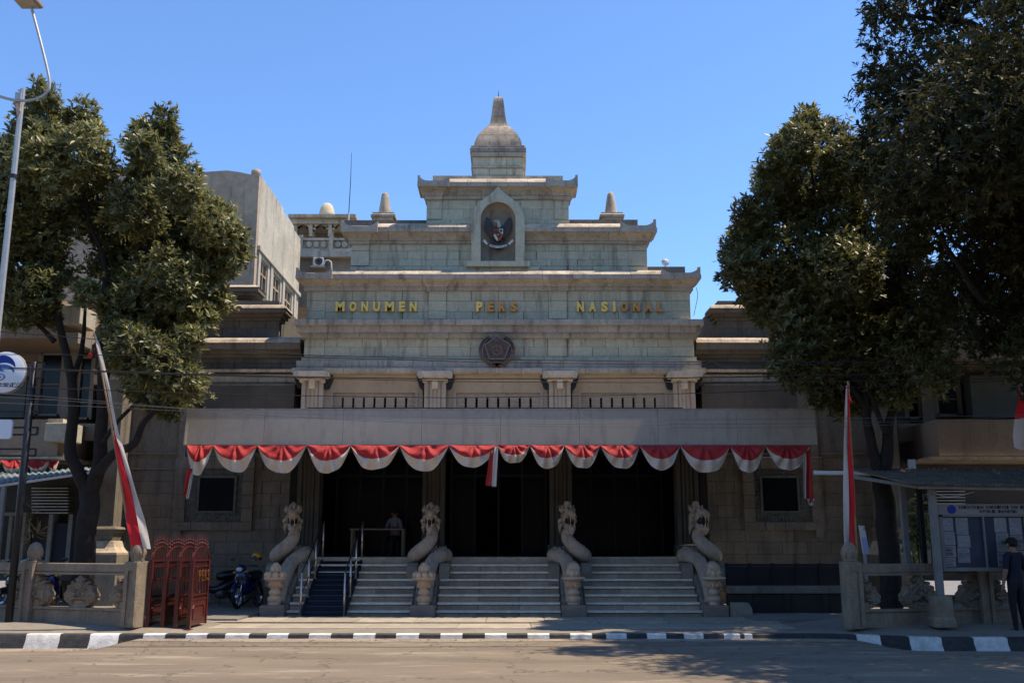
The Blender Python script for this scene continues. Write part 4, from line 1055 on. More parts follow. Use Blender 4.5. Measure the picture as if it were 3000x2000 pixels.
    # lotus lantern on the front plinth
    lp = MB().lathe([(.135,0),(.15,.04),(.135,.06),(.165,.10),(.17,.15),(.14,.20),(.105,.215),(.14,.25),(.145,.30),(.115,.34),(.10,.36),(.125,.39),(.14,.42),(.155,.50),(.15,.54),(.24,.56),(.285,.60),(.27,.635),(.13,.66)], (0,.26,.27), 18)
    l_ = B(lp, 'lantern_post', LANT, auto=60)
    m = MB()
    if not worn:
        for q in range(8):
            a = 2*pi*q/8+.2; m.ell((.195*cos(a),.26+.195*sin(a),.95),(.085,.085,.085),8,6)
        for q in range(6):
            a = 2*pi*q/6; m.ell((.075*cos(a),.26+.075*sin(a),1.06),(.07,.07,.13),8,6)
        m.ell((0,.26,1.12),(.10,.10,.13),10,8)
    else:
        for q in range(7):
            a = 2*pi*q/7; m.ell((.10*cos(a),.26+.10*sin(a),.99+.02*sin(q*2)),(.08,.085,.10),8,6)
        m.tube([(0,.26,.95),(.02,.36,1.10),(.0,.5,1.16)],[.14,.16,.14],10)
    B(m, 'lotus_bud', LANT, l_, smooth=True)
    m = MB()
    for q in range(10):
        a = 2*pi*q/10; m.ell((.14*cos(a),.26+.14*sin(a),.72),(.035,.035,.06),6,5)
    B(m, 'lotus_petal', LANT, l_, smooth=True)
    return t
naga(LANX[0], 'stone naga with open jaws beside the blue scooter and ramp', 1, .18, False)
naga(LANX[1], 'stone naga with lotus bud lantern between the ramp bay and the middle steps', 1, .0, False)
naga(LANX[2], 'stone naga turning aside with worn lantern between the middle and far steps', -1, .35, True)
naga(LANX[3], 'weathered stone naga standing beside the dark low wall under the tree', -1, .75, True)

# ================================================================== BUNTING under the canopy
att = [548,625,755,899,1028,1171,1315,1458,1552,1653,1758,1874,1992,2138,2241,2372]
sag = [1388,1381,1384,1384,1375,1378,1366,1356,1371,1370,1371,1374,1384,1381,1374]
YB = 23.2
def swag(parent, pa, pb, pys, seed):
    rnd = random.Random(seed); xa, xb = xat(pa,1305,YB), xat(pb,1305,YB); zt = zc0-.012; zs = zat(pys,YB); D = zt-zs; w = xb-xa
    nu, nv = 36, 16; rows = []
    nf = rnd.choice((5,6,7)); ph = rnd.uniform(0,6); sk = rnd.uniform(-.05,.05)
    for j in range(nv+1):
        v = j/nv; row = []
        for i in range(nu+1):
            u = i/nu; q = 2*u-1
            prof_ = (1-abs(q)**2.3)                      # hanging outline
            top = .018*(1-abs(q))                        # slightly slack top edge
            z = zt - top*D - v*D*prof_*(1+.03*sin(9*u+ph)) - (1-prof_)*.02*v
            x = xa+w*(u + sk*v*prof_) - w*.05*sin(pi*q)*(v**1.2)*(1-abs(q))*-1
            # pleats fan out from the gathered middle of the top edge
            ang = math.atan2(q*1.15, v*.9+.12); fold = sin(ang*nf*1.7+ph)*(.25+.75*(1-abs(q)))
            hang = sin(v*pi*3.1 + 2.2*abs(q) + ph)*abs(q)**.7     # draped curved folds near the ties
            y = YB - .015 - .12*sin(pi*min(1,v*1.05))*prof_**.6 - .062*fold*(.3+v)*prof_**.4 - .042*hang*prof_**.3
            nz_ = mnoise.noise((u*7+seed*3, v*5, seed)); y -= .02*nz_*prof_**.3; z += .012*mnoise.noise((u*4, v*3, seed+9))*v*(1-abs(q))
            row.append((x,y,z))
        rows.append(row)
    s = MB(); base = []
    s_ = thing_part('swag', parent)
    jr = int(nv*.60)
    def grid(r0, r1, mat, nm):
        m = MB(); n = nu+1
        vs_ = [p for r in rows[r0:r1+1] for p in r]
        m.add(vs_, [(j*n+i, (j+1)*n+i, (j+1)*n+i+1, j*n+i+1) for j in range(r1-r0) for i in range(nu)])
        return m.build(nm, mat, s_, smooth=True)
    grid(0, jr, REDC, 'red_cloth'); grid(jr, nv, WHITEC, 'white_cloth')
def thing_part(name, parent):
    o = bpy.data.objects.new(name, None); COL.objects.link(o); o.parent = parent; o.empty_display_size = .1
    WLOC[o.name] = WLOC[parent.name].copy(); return o
bl = thing('bunting', (xat(548,1305,YB), YB, zc0), 'red and white draped bunting on the canopy edge nearer the motor scooter', 'bunting', 'bunting lengths under the canopy')
br = thing('bunting', (xat(1458,1305,YB), YB, zc0), 'red and white draped bunting on the canopy edge nearer the noticeboard shelter', 'bunting', 'bunting lengths under the canopy')
for i in range(15): swag(bl if i < 7 else br, att[i], att[i+1], sag[i], i+3)
def tail(parent, cols, Y=YB-.05):
    """vertical hanging strip: list of (px top, px bottom, mat); edges in photo px, py top/bottom"""
    for (ta_, tb_, ba_, bb_, pt, pb, mat) in cols:
        m = MB(); nv = 12; nu = 6; vs_ = []
        for j in range(nv+1):
            v = j/nv; py = pt+(pb-pt)*v
            for i in range(nu+1):
                u = i/nu; px = (ta_+(tb_-ta_)*u)*(1-v)+(ba_+(bb_-ba_)*u)*v
                vs_.append((xat(px,py,Y), Y-.03*sin(u*pi*2.5+v*2)-.01*sin(v*7), zat(py+ (4 if (i%2) and j==nv else 0),Y)))
        n = nu+1
        m.add(vs_, [(j*n+i,(j+1)*n+i,(j+1)*n+i+1,j*n+i+1) for j in range(nv) for i in range(nu)])
        m.build('hanging_tail', mat, parent, smooth=True)
tail(bl, [(1438,1447,1422,1440,1308,1420,REDC),(1447,1460,1440,1454,1308,1422,WHITEC)])
tail(bl, [(548,566,537,547,1372,1448,REDC),(560,570,546,552,1380,1458,WHITEC)])
tail(br, [(2352,2360,2353,2362,1325,1458,WHITEC),(2360,2372,2362,2385,1318,1468,REDC),(2364,2384,2368,2383,1460,1478,WHITEC)])

# ================================================================== FLAGS ON BAMBOO POLES
def banner(label, pole, redL, whL, Y, lean=0, tassel=None):
    p0 = pole[0]; base = P(p0[0], p0[1], Y)
    t = thing('flag_banner', base, label, 'flag', 'tall red and white banners on bamboo')
    pts = [P(a, b, Y) for a, b in pole]
    C = catmull(pts, 5); n = len(C)
    MB().tube(C, [.028-.014*i/(n-1) for i in range(n)], 8).build('bamboo_pole', BAMBOO, t, smooth=True)
    m = MB()
    for k in range(3, n, 3): m.tube([C[k]-Vector((0,0,.008)), C[k]+Vector((0,0,.008))], .031-.014*k/n, 8)
    m.build('bamboo_node', BAMBOO, t)
    def strip(L, mat, nm, dy):                             # rows of (px left, px right, py)
        m = MB(); nu = 5; rows = []
        L2 = []
        for (a, b), in zip(zip(L, L[1:])):
            for k in range(5): f = k/5; L2.append(tuple(a[q]+(b[q]-a[q])*f for q in range(3)))
        L2.append(L[-1])
        for j, (l, r, py) in enumerate(L2):
            for i in range(nu+1):
                u = i/nu; px = l+(r-l)*u
                yy = Y+dy-.035*sin(u*3+j*.5)*min(1,(r-l)/25)
                rows.append((xat(px,py,Y), yy, zat(py,Y)))
        n_ = nu+1
        m.add(rows, [(j*n_+i,j*n_+i+1,(j+1)*n_+i+1,(j+1)*n_+i) for j in range(len(L2)-1) for i in range(nu)])
        m.build(nm, mat, t, smooth=True)
    strip(redL, REDF, 'red_stripe', -.02); strip(whL, WHITEC, 'white_stripe', -.02)
    if tassel:
        a, b, c = tassel; q0, q1, q2 = P(*a,Y), P(*b,Y), P(*c,Y)
        ta_ = MB().tube([q0,q1,q2],[.006,.006,.006],6).build('tassel_cord', WHITEC, t)
        MB().lathe([(.008,.0),(.03,-.02),(.035,-.04),(.055,-.10),(.0,-.10)][::-1], q2, 10).build('tassel', REDF, ta_, smooth=True)
banner('long red and white banner on a leaning bamboo pole beside the red gate',
       [(394,1660),(388,1600),(372,1520),(348,1370),(325,1240),(300,1100),(283,1010),(274,968)],
       [(388,421,1607),(372,404,1520),(355,380,1420),(340,352,1310),(335,336.5,1265)],
       [(421,443,1607+0),(404,424,1520),(380,395,1420),(352,362,1310),(336.5,348,1265),(312,322,1130),(284,293,1010),(275,279,975)], 19.85, tassel=((274,975),(268,1000),(266,1030)))
banner('narrow red and white banner on an upright bamboo pole beside the fence post',
       [(2508,1822),(2510,1640),(2503,1480),(2496,1340),(2489,1220),(2483,1115)],
       [(2489,2510,1622),(2487,2507,1560),(2485,2501,1440),(2482,2494,1300),(2481,2488,1200),(2481,2484,1130)],
       [(2472,2489,1626),(2470,2487,1560),(2470,2485,1440),(2470,2482,1300),(2474,2481,1200),(2478,2481,1130)], 19.7, tassel=((2487,1120),(2488,1150),(2489,1165)))
# flag on a steel pole by the road, mostly outside the view
fp = P(3012, 1560, 19.6)
fpl = thing('flagpole', (fp.x, fp.y, .2), 'grey steel flagpole with red over white flag near the noticeboard', 'flagpole')
MB().tube([(fp.x+.12,fp.y,.2),P(3003,1200,19.6),P(2976,1030,19.6)],[.035,.03,.025],8).build('pole', GALV, fpl, smooth=True)
MB().ell(P(2976,1026,19.6),(.035,.035,.035)).build('pole_ball', GALV, fpl, smooth=True)
def flagstrip(L, mat, nm):
    m = MB(); n = 7; vs_ = []
    for (a,b,py0,py1) in L:
        for i in range(n):
            u = i/(n-1); vs_.append((xat(a+(b-a)*u,py0,19.55), 19.55-.05*sin(u*6+py0*.02), zat(py0+(py1-py0)*u,19.55)))
    m.add(vs_, [(j*n+i,(j+1)*n+i,(j+1)*n+i+1,j*n+i+1) for j in range(len(L)-1) for i in range(n-1)])
    m.build(nm, mat, fpl, smooth=True)
flagstrip([(2990,3040,1120,1110),(2986,3045,1170,1165),(2974,3050,1228,1215)], REDF, 'red_stripe')
flagstrip([(2974,3050,1228,1215),(2966,3052,1275,1260),(2968,3050,1310,1300),(2985,3046,1318,1316)], WHITEC, 'white_stripe')

# ================================================================== STONE FENCES
def kala_mesh(half=0):
    bumps = [(0,.46,.30,.05),(0,.24,.20,.045),(0,.10,.22,.035),(-.2,.36,.17,.06),(.2,.36,.17,.06),(0,.40,.075,.10),(-.07,.33,.06,.085),(.07,.33,.06,.085),
             (-.14,.53,.085,.085),(.14,.53,.085,.085),(0,.64,.12,.07),(-.12,.70,.09,.06),(.12,.70,.09,.06),(0,.80,.11,.06),(-.22,.64,.09,.06),(.22,.64,.09,.06),(0,.92,.09,.045),(-.1,.86,.07,.05),(.1,.86,.07,.05),
             (-.33,.50,.12,.055),(.33,.50,.12,.055),(-.42,.38,.12,.05),(.42,.38,.12,.05),(-.36,.24,.13,.05),(.36,.24,.13,.05),(-.46,.26,.07,.04),(.46,.26,.07,.04),(-.34,.62,.09,.05),(.34,.62,.09,.05),(-.25,.76,.07,.045),(.25,.76,.07,.045),(-.27,.12,.09,.035),(.27,.12,.09,.035),(0,.03,.2,.03),(-.15,.03,.1,.03),(.15,.03,.1,.03)]
    nx, nz = 76, 60; W_, H_ = .55, 1.0; m = MB(); hh = {}; idx = {}
    for j in range(nz+1):
        for i in range(nx+1):
            u = -W_+2*W_*i/nx; v = H_*j/nz; h = -1
            for (a,b,r,t_) in bumps:
                d = sqrt((u-a)**2+(v-b)**2)/r
                if d < 1: h = max(h, t_*(1-d*d)**.5*(1+.22*cos(d*9.5)) + .02)
            if abs(v-.235) < .012 and abs(u) < .17: h -= .025
            hh[i,j] = h
    ok = lambda i, j: all(hh[a,b] > -.5 for a,b in ((i,j),(i+1,j),(i,j+1),(i+1,j+1))) and (half == 0 or (half*(-W_+2*W_*(i+.5)/nx) > -0.001))
    def vid(i, j, back):
        k = (i,j,back)
        if k not in idx:
            u = -W_+2*W_*i/nx; v = H_*j/nz; idx[k] = len(m.v); m.v.append((u*.72, .07 if back else -max(0,hh[i,j])*1.5, v*.64))
        return idx[k]
    cells = {(i,j) for j in range(nz) for i in range(nx) if ok(i,j)}
    for (i,j) in cells:
        m.f.append((vid(i,j,0),vid(i+1,j,0),vid(i+1,j+1,0),vid(i,j+1,0))); m.m.append(0)
        for (di,dj,a,b) in ((0,-1,(i,j),(i+1,j)),(1,0,(i+1,j),(i+1,j+1)),(0,1,(i+1,j+1),(i,j+1)),(-1,0,(i,j+1),(i,j))):
            if (i+di,j+dj) not in cells:
                m.f.append((vid(*b,0),vid(*a,0),vid(*a,1),vid(*b,1))); m.m.append(0)
        m.f.append((vid(i,j+1,1),vid(i+1,j+1,1),vid(i+1,j,1),vid(i,j,1))); m.m.append(0)
    return m.mesh('kala_relief', FENCE, True)
KALA = {h: kala_mesh(h) for h in (0,1,-1)}
for me in KALA.values(): me.set_sharp_from_angle(angle=radians(50))
def fence(A, B, zb, label, npost=(True, True)):
    """A, B ground points of the two end posts (x, y); A is the left end"""
    A = Vector((*A, zb)); B = Vector((*B, zb)); d = B-A; L = d.length
    t = thing('stone_fence', A, label, 'fence', 'carved stone fence sections', rz=math.atan2(d.y, d.x))
    B_ = lambda m, n, mat=FENCE, par=t, **k: m.build(n, mat, par, local=True, **k)
    for x, yes in ((0, npost[0]), (L, npost[1])):
        if not yes: continue
        p = B_(MB().box(x-.15,x+.15,-.15,.15,-.05,1.20), 'post', bev=.012)
        B_(MB().box(x-.15,x-.065,-.175,-.15,.0,1.02).box(x+.065,x+.15,-.175,-.15,.0,1.02).box(x-.15,x+.15,-.175,-.15,1.02,1.19), 'post_panel', par=p)
        B_(MB().lathe([(.125,0),(.135,.02),(.12,.045),(.14,.08),(.148,.16),(.138,.24),(.11,.31),(.06,.36),(0,.375)], (x,0,1.20), 14), 'finial', par=p, smooth=True)
        m = MB()
        for q in range(6):
            a = 2*pi*q/6+.5; m.tube([(x+.135*cos(a),.135*sin(a),1.27),(x+.135*cos(a),.135*sin(a),1.38),(x+.10*cos(a+.2),.10*sin(a+.2),1.50)],[.018,.026,.010],6)
        B_(m, 'finial_leaf', par=p, smooth=True)
    x0, x1 = .155, L-.155
    B_(MB().box(x0,x1,-.09,.09,.98,1.155), 'top_rail', bev=.02)
    B_(MB().box(x0,x1,-.12,.12,.93,.978), 'rail_lip', bev=.015)
    B_(MB().box(x0,x1,-.10,.10,.245,.30), 'lower_rail', bev=.015)
    B_(MB().box(x0,x1,-.07,.07,-.05,.243), 'base_panel', bev=.01)
    for xk, h in ((x0+.02, 1), (x0+(x1-x0)*.5, 0), (x1-.02, -1)):
        o = link('kala_relief', KALA[h], t); o.location = (xk, 0, .298)
        o.scale = (1.08, 1, .985)
    return t
pA, pB = G(85,1817,.2), G(390,1829,.2)
dAB = pB-pA
pZ = pA - dAB
fence((pA.x,pA.y),(pB.x,pB.y), .2, 'carved stone fence between two domed posts beside the red gate')
fence((pZ.x,pZ.y),(pA.x,pA.y), .2, 'carved stone fence section continuing past the round blue logo sign', (True, False))
pC = G(2502,1832,.2); pD = pC + Vector((2.85, .75, 0)); pE = pD + Vector((2.85,.75,0))
fence((pC.x,pC.y),(pD.x,pD.y), .2, 'shaded carved stone fence in front of the noticeboard shelter')
fence((pD.x,pD.y),(pE.x,pE.y), .2, 'shaded carved stone fence section behind the standing person', (False, True))

# ================================================================== FOLDED RED GATE
gx = [xat(432,1832,20.0), xat(475,1832,20.0), xat(512,1832,20.0), xat(549,1832,20.0)]
gate = thing('sliding_gate', (gx[1], 20.0, .12), 'folded oxide red iron gate with spear tips beside the stone fence post', 'gate')
BARM = MB().tube([(0,0,0),(0,0,1)], .011, 6).mesh('bar', GATE)
SPEAR = MB().lathe([(.010,0),(.010,.05),(.022,.06),(.022,.075),(.010,.085),(.010,.11),(.019,.12),(.010,.15),(.0,.26)], (0,0,0), 7).mesh('spear_tip', GATE)
DROP = MB().tube([(0,0,0),(0,.02,.05),(0,.045,.075)],[.012,.02,.012],6).mesh('scroll', GATE)
def gate_panel(x, y, rz, L=1.02):
    o = bpy.data.objects.new('gate_panel', None); COL.objects.link(o); o.parent = gate; o.location = Vector((x,y,.16))-WLOC[gate.name]; o.rotation_euler = (0,0,rz)
    B_ = lambda m, n, mat=GATE: m.build(n, mat, o, local=True)
    # local x runs along the panel (away from the road)
    B_(MB().box(-.04,.04,-.035,.035,-.06,1.26), 'post'); B_(MB().box(L-.03,L+.03,-.03,.03,-.02,1.26), 'post')
    B_(MB().box(.042,L-.032,-.02,.02,1.12,1.15).box(.042,L-.032,-.02,.02,1.235,1.26), 'top_rail')
    B_(MB().box(.042,L-.032,-.02,.02,.565,.59).box(.042,L-.032,-.02,.02,.475,.50), 'middle_rail')
    B_(MB().box(.042,L-.032,-.02,.02,.0,.03), 'bottom_rail')
    B_(MB().box(.042,L-.032,-.008,.008,.03,.475), 'sheet_panel')
    m = MB(); q = [(.18,.12),(L-.17,.12),(L-.17,.30),(L-.24,.38),(.25,.38),(.18,.31)]
    for a, b in zip(q, q[1:]+q[:1]): m.bar((a[0],-.012,a[1]),(b[0],-.012,b[1]),.022)
    B_(m, 'panel_moulding')
    m = MB(); n = 14
    arch = [(L/2-(L/2)*cos(pi*k/n), 0, 1.26+.26*sin(pi*k/n)) for k in range(n+1)]
    for a, b in zip(arch, arch[1:]): m.bar(a, b, .05, .022)
    B_(m, 'arch')
    for k in range(9):
        xx = .11+(L-.22)*k/8
        b_ = link('bar', BARM, o); b_.location = (xx,0,.59); b_.scale = (1,1,.53)
        za_ = 1.26+.26*sin(math.acos(max(-1,min(1,1-2*xx/L))))
        b2 = link('bar', BARM, o); b2.location = (xx,0,1.26); b2.scale = (1,1,za_-1.26)
        s_ = link('spear_tip', SPEAR, o); s_.location = (xx,0,za_); s_.scale = (1.25,1.25,1.15)
        for zz in (1.155, .505):
            d_ = link('scroll', DROP, o); d_.location = (xx,0,zz); d_.scale = (1.2,1.2,1.0)
    B_(MB().box(-.16,.10,-.06,.06,-.10,-.06).tube([(-.1,-.07,-.1),(-.1,.07,-.1)],.05,10).tube([(.05,-.07,-.1),(.05,.07,-.1)],.05,10), 'wheel_carriage')
    B_(MB().box(.1,L+.04,-.03,.03,-.10,-.07).tube([(L,-.05,-.1),(L,.05,-.1)],.05,10), 'floor_runner')
    return o
panels = [gate_panel(x, 19.98+.03*i, radians(90-(0,2.5,1,.5)[i])) for i, x in enumerate(gx)]
for i in range(3):                                          # lattice braces joining the folded panels
    a, b = gx[i], gx[i+1]
    for z in (.35, 1.05):
        MB().bar((a,20.95,z),(b,20.1,z+.04),.02).bar((a,20.1,z),(b,20.95,z+.04),.02).build('lattice_brace', GATE, gate)
for k, ch in enumerate('PERS'):                             # gilt letters fixed to the end panel
    lt = letter(ch, 0, .11, 0, .22, 0, .015, GATEG, gate, 'gate_letter', 0.)
    # letters face +x (the forecourt side); reading starts at the road end
    lt.rotation_euler = (0,0,radians(90))
    wv = Vector(WLOC[gate.name]); off = Matrix.Rotation(radians(90),3,'Z') @ wv
    lt.location = Vector((gx[3]+.05, 20.40+k*.19, 1.0)) - wv + off
# ================================================================== POLES AND SIGNS
def lamp():
    Y = 19.6; t = thing('street_lamp', (xat(-80,1850,Y), Y, .2), 'galvanised street lamp with curved double arm rising beside the leafy tree', 'street lamp')
    b = Vector((xat(67,261,Y), Y, .2)); tp = P(67,261,Y)
    m = MB(); m.tube([b, Vector((tp.x,Y,4.0)), tp],[.085,.075,.055],8); m.build('pole', GALV, t)
    cz = zat(292,Y); cxl = tp.x
    m = MB().box(cxl-.10,cxl+.02,Y-.10,Y-.02,cz-.03,cz+.12); m.build('clamp', GALV, t)
    m = MB().add([(cxl-.10,Y-.09,cz-.05),(cxl+.03,Y-.09,cz-.05),(cxl+.03,Y-.09,cz-.30),(cxl-.03,Y-.07,cz-.42),(cxl-.10,Y-.03,cz-.05),(cxl+.03,Y-.03,cz-.05),(cxl+.03,Y-.03,cz-.30),(cxl-.03,Y-.05,cz-.42)],
                 [(0,3,2,1),(4,5,6,7),(0,1,5,4),(1,2,6,5),(2,3,7,6),(3,0,4,7)]); m.build('bracket_plate', RUSTED, t)
    Ya = Y-.13
    arm = catmull([P(-70,150,Ya),P(-45,262,Ya),P(-20,275,Ya),P(10,286,Ya),P(45,294,Ya),P(80,295,Ya),P(115,287,Ya),P(138,270,Ya),P(145,250,Ya),P(140,210,Ya),P(118,120,Ya),P(90,15,Ya),P(86,-5,Ya)],6)
    MB().tube(arm, .032, 8).build('arm', GALV, t, smooth=True)
    h0 = P(48,-4,Ya-.1); h1 = P(112,12,Ya-.1)
    hm = MB().rect_loft([(h0.x+.03,h1.x-.02,Ya-.55,Ya+.1,h1.z),(h0.x,h1.x,Ya-.6,Ya+.15,h1.z+.04),(h0.x,h1.x,Ya-.6,Ya+.15,h1.z+.10),(h0.x+.08,h1.x-.06,Ya-.5,Ya+.05,h1.z+.18)])
    hm.build('lamp_head', M('lamp_shell',(.30,.20,.15),rough=.5,bump=.05), t, bev=.015)
    MB().box(h0.x+.06,h1.x-.05,Ya-.5,Ya+.05,h1.z-.012,h1.z-.001).build('diffuser', M('lamp_diffuser',(.5,.46,.4),rough=.3,bump=0), t)
    MB().tube([(tp.x,Y,zat(520,Y)-.02),(tp.x,Y,zat(520,Y)+.06)],.082,10).build('strap', BLACK, t)
lamp()
def logo_sign():
    Y = 20.6; bs_ = P(42,1655,Y)
    t = thing('sign_post', (P(100,1061,Y).x, Y, .2), 'dark navy sign post carrying a round white sign with blue swirl logo', 'sign')
    x = P(100,1061,Y).x
    MB().tube([(x,Y,.2),(x,Y,zat(1060,Y))],.075,12).build('post', NAVY, t, smooth=True)
    def frame(pxa, pxb, pya, pyb):
        m = MB(); a, b, c, d = xat(pxa,pya,Y), xat(pxb,pya,Y), zat(pyb,Y), zat(pya,Y)
        for p, q in (((a,c),(b,c)),((a,d),(b,d)),((a,c),(a,d)),((b,c),(b,d))): m.bar((p[0],Y-.02,p[1]),(q[0],Y-.02,q[1]),.035)
        m.build('bracket_frame', NAVY, t)
    frame(-120,125,1158,1206); frame(-60,112,1252,1273); frame(-120,107,1315,1335); frame(70,130,1062,1108)
    # round sign
    c = P(22,1093,Y); r = 60*mpp(Y); yf = Y-.14
    n = 40; m = MB()
    m.rings([[(c.x+rr*cos(2*pi*k/n), y, c.z+rr*sin(2*pi*k/n)) for k in range(n)] for rr, y in ((r,Y-.02),(r,yf),(r*.985,yf-.004))])
    sg = m.build('round_sign', SIGNW, t, auto=40)
    m = MB(); m.rings([[(c.x+rr*cos(2*pi*k/n), y, c.z+rr*sin(2*pi*k/n)) for k in range(n)] for rr, y in ((r*1.0,Y-.01),(r*1.025,Y-.01),(r*1.025,yf+.01),(r*1.0,yf+.01))], cap=False); m.build('sign_rim', GALV, sg)
    # logo: three nested crescents curling into a spiral (units of sign radius)
    def crescent(outer, inner, mat, d):
        pl = [(c.x+r*a, c.z+r*b) for a, b in outer+inner[::-1]]
        A_ = sum(pl[i][0]*pl[(i+1)%len(pl)][1]-pl[(i+1)%len(pl)][0]*pl[i][1] for i in range(len(pl)))
        MB().prism(pl if A_ > 0 else pl[::-1], yf-.004-d, yf-.0045).build('logo_swirl', mat, sg)
    def arcp(cx_, cy_, rx, ry, a0, a1, n=16): return [(cx_+rx*cos(radians(a0+(a1-a0)*k/n)), cy_+ry*sin(radians(a0+(a1-a0)*k/n))) for k in range(n+1)]
    crescent(arcp(-.12,.18,.66,.66,200,8), arcp(-.02,-.02,.62,.48,190,32), LOGO1, .004)
    crescent(arcp(-.08,.05,.58,.33,165,0), arcp(0,-.12,.47,.34,185,10), LOGO2, .006)
    crescent(arcp(-.20,-.16,.34,.30,250,60), arcp(-.14,-.16,.24,.20,250,60), LOGO2, .008)
    sp = []
    for k in range(40):
        a = radians(-200+k*15); rr = .30*(1-k/42); sp.append((-.16+rr*cos(a), -.22+rr*.75*sin(a), .07*(1-k/50)))
    m = MB()
    for (x0,z0,w0),(x1,z1,w1) in zip(sp, sp[1:]): m.bar((c.x+r*x0,yf-.012,c.z+r*z0),(c.x+r*x1,yf-.012,c.z+r*z1),r*w0*.9,.008)
    m.build('logo_swirl', LOGO1, sg)
    x0 = c.x-.60*r
    for k, ch in enumerate('KOMINFO'):
        w_ = .19*r if ch != 'I' else .06*r
        if ch == 'M': w_ = .24*r
        letter(ch, x0, x0+w_, c.z-.70*r, c.z-.53*r, yf-.009, .006, INK, sg, 'sign_letter', .0); x0 += w_+.035*r
    # small blank rounded sign lower down
    a, b = P(-40,1230,Y), P(38,1286,Y); rr = .06; pl = []
    for (cx_,cz_,s0) in ((b.x-rr,a.z-rr,0),(a.x+rr,a.z-rr,90),(a.x+rr,b.z+rr,180),(b.x-rr,b.z+rr,270)):
        pl += [(cx_+rr*cos(radians(s0+k*22.5)), cz_+rr*sin(radians(s0+k*22.5))) for k in range(5)]
    MB().prism(pl, Y-.10, Y-.04).build('lower_sign', SIGNW, t)
logo_sign()
# small upright white panel sign by the right fence
Ysg = 20.5; a, b = P(2516,1538,Ysg), P(2541,1621,Ysg)
t = thing('standing_sign', ((a.x+b.x)/2+.03, Ysg, .2), 'slim white standing sign with pale purple lower half behind the fence', 'sign')
m = MB(); lean = .05
m.add([(a.x,Ysg,a.z),(b.x-.02,Ysg,a.z-.01),(b.x+lean,Ysg,b.z),(a.x+lean,Ysg,b.z),(a.x,Ysg+.03,a.z),(b.x-.02,Ysg+.03,a.z-.01),(b.x+lean,Ysg+.03,b.z),(a.x+lean,Ysg+.03,b.z)],
      [(3,2,1,0),(4,5,6,7),(0,1,5,4),(1,2,6,5),(2,3,7,6),(3,0,4,7)]); m.build('panel', WHITE, t)
zm = (a.z+b.z)/2+.04
m = MB().add([(a.x+lean*.5+.012,Ysg-.004,zm),(b.x+lean*.5-.02,Ysg-.004,zm),(b.x+lean-.008,Ysg-.004,b.z+.01),(a.x+lean+.008,Ysg-.004,b.z+.01)],[(3,2,1,0)]); m.build('lower_print', M('pale_violet',(.36,.37,.55),bump=0), t)
MB().box(a.x+.09,a.x+.16,Ysg-.006,Ysg-.003,a.z-.06,a.z-.05).box(a.x+.07,a.x+.17,Ysg-.006,Ysg-.003,a.z-.09,a.z-.08).build('print_line', INK, t)
MB().box((a.x+b.x)/2+.0,(a.x+b.x)/2+.06,Ysg+.03,Ysg+.06,.2,b.z+.2).build('stand_leg', GALV, t)

# ================================================================== NOTICEBOARD SHELTER (right)
Yk = 19.9
sh_ = thing('noticeboard', (xat(2860,1830,Yk), Yk, .2), 'glazed noticeboard on pale posts under a corrugated roof behind the pavement', 'noticeboard')
def post(px, pyt, pyb, Y, w=.10, mat=POSTB):
    a = P(px,pyb,Y); tp = zat(pyt,Y); MB().box(a.x-w/2,a.x+w/2,Y-w/2,Y+w/2,a.z,tp).build('post', mat, sh_, bev=.01)
post(2756,1420,1760,19.6,.13); post(2660,1415,1660,20.9,.12); post(2712,1430,1680,20.7,.10,BLACK); post(3085,1420,1760,19.6,.13)
c = P(2757,1790,19.6)
MB().rect_loft([(c.x-.20,c.x+.20,19.4,19.8,.18),(c.x-.20,c.x+.20,19.4,19.8,.34),(c.x-.17,c.x+.17,19.43,19.77,.37),(c.x-.17,c.x+.17,19.43,19.77,.76)]).build('concrete_footing', FENCE, sh_, bev=.02)
bx0, bx1 = xat(2752,1550,19.75), xat(3090,1550,19.75); bz0, bz1 = zat(1672,19.75), zat(1476,19.75)
bd_ = MB().box(bx0,bx1,19.75,19.85,bz0,bz1).build('board', BOARD, sh_)
zi = zat(1507,19.75)
MB().box(bx0,bx1,19.72,19.749,zi,bz1).build('heading_panel', PAPER, bd_)
for p in ((bx0,bx0+.06,bz0+.07,zi),(bx1-.06,bx1,bz0+.07,zi),(bx0,bx1,bz0,bz0+.07),(bx0,bx1,zi-.04,zi+.0)):
    MB().box(p[0],p[1],19.70,19.748,p[2],p[3]).build('frame', POSTB, bd_)
MB().box((bx0*.62+bx1*.38)-.015,(bx0*.62+bx1*.38)+.015,19.70,19.745,bz0+.07,zi-.04).build('mullion', POSTB, bd_)
rnd = random.Random(4); wB = bx1-bx0
for col, cw in ((.022,.108),(.138,.118),(.475,.115),(.60,.115),(.73,.11),(.85,.11)):
    z = zi-.06
    for rw in range(4):
        h = rnd.uniform(.22,.36); w_ = cw*wB*rnd.uniform(.86,.98)
        if z-h < bz0+.08: h = z-bz0-.085
        if h < .1: break
        x_ = bx0+col*wB+rnd.uniform(0,.02)
        p_ = MB().box(x_,x_+w_,19.737,19.745,z-h,z).build('pinned_sheet', PAPER, bd_)
        m = MB(); zz = z-.025
        while zz > z-h+.03:
            hh_ = rnd.choice((.012,.012,.012,.06,.11)); lo = max(z-h+.015, zz-hh_)
            if rnd.random() < .5 or hh_ < .02: m.box(x_+.015,x_+w_*rnd.uniform(.6,.95),19.733,19.7365,lo,zz)
            else: m.box(x_+.015,x_+w_*.46,19.733,19.7365,lo,zz); m.box(x_+w_*.54,x_+w_*.94,19.733,19.7365,lo,zz)
            zz -= hh_+.016
        m.build('print', PRINT, bd_, kind='stuff'); z -= h+.012
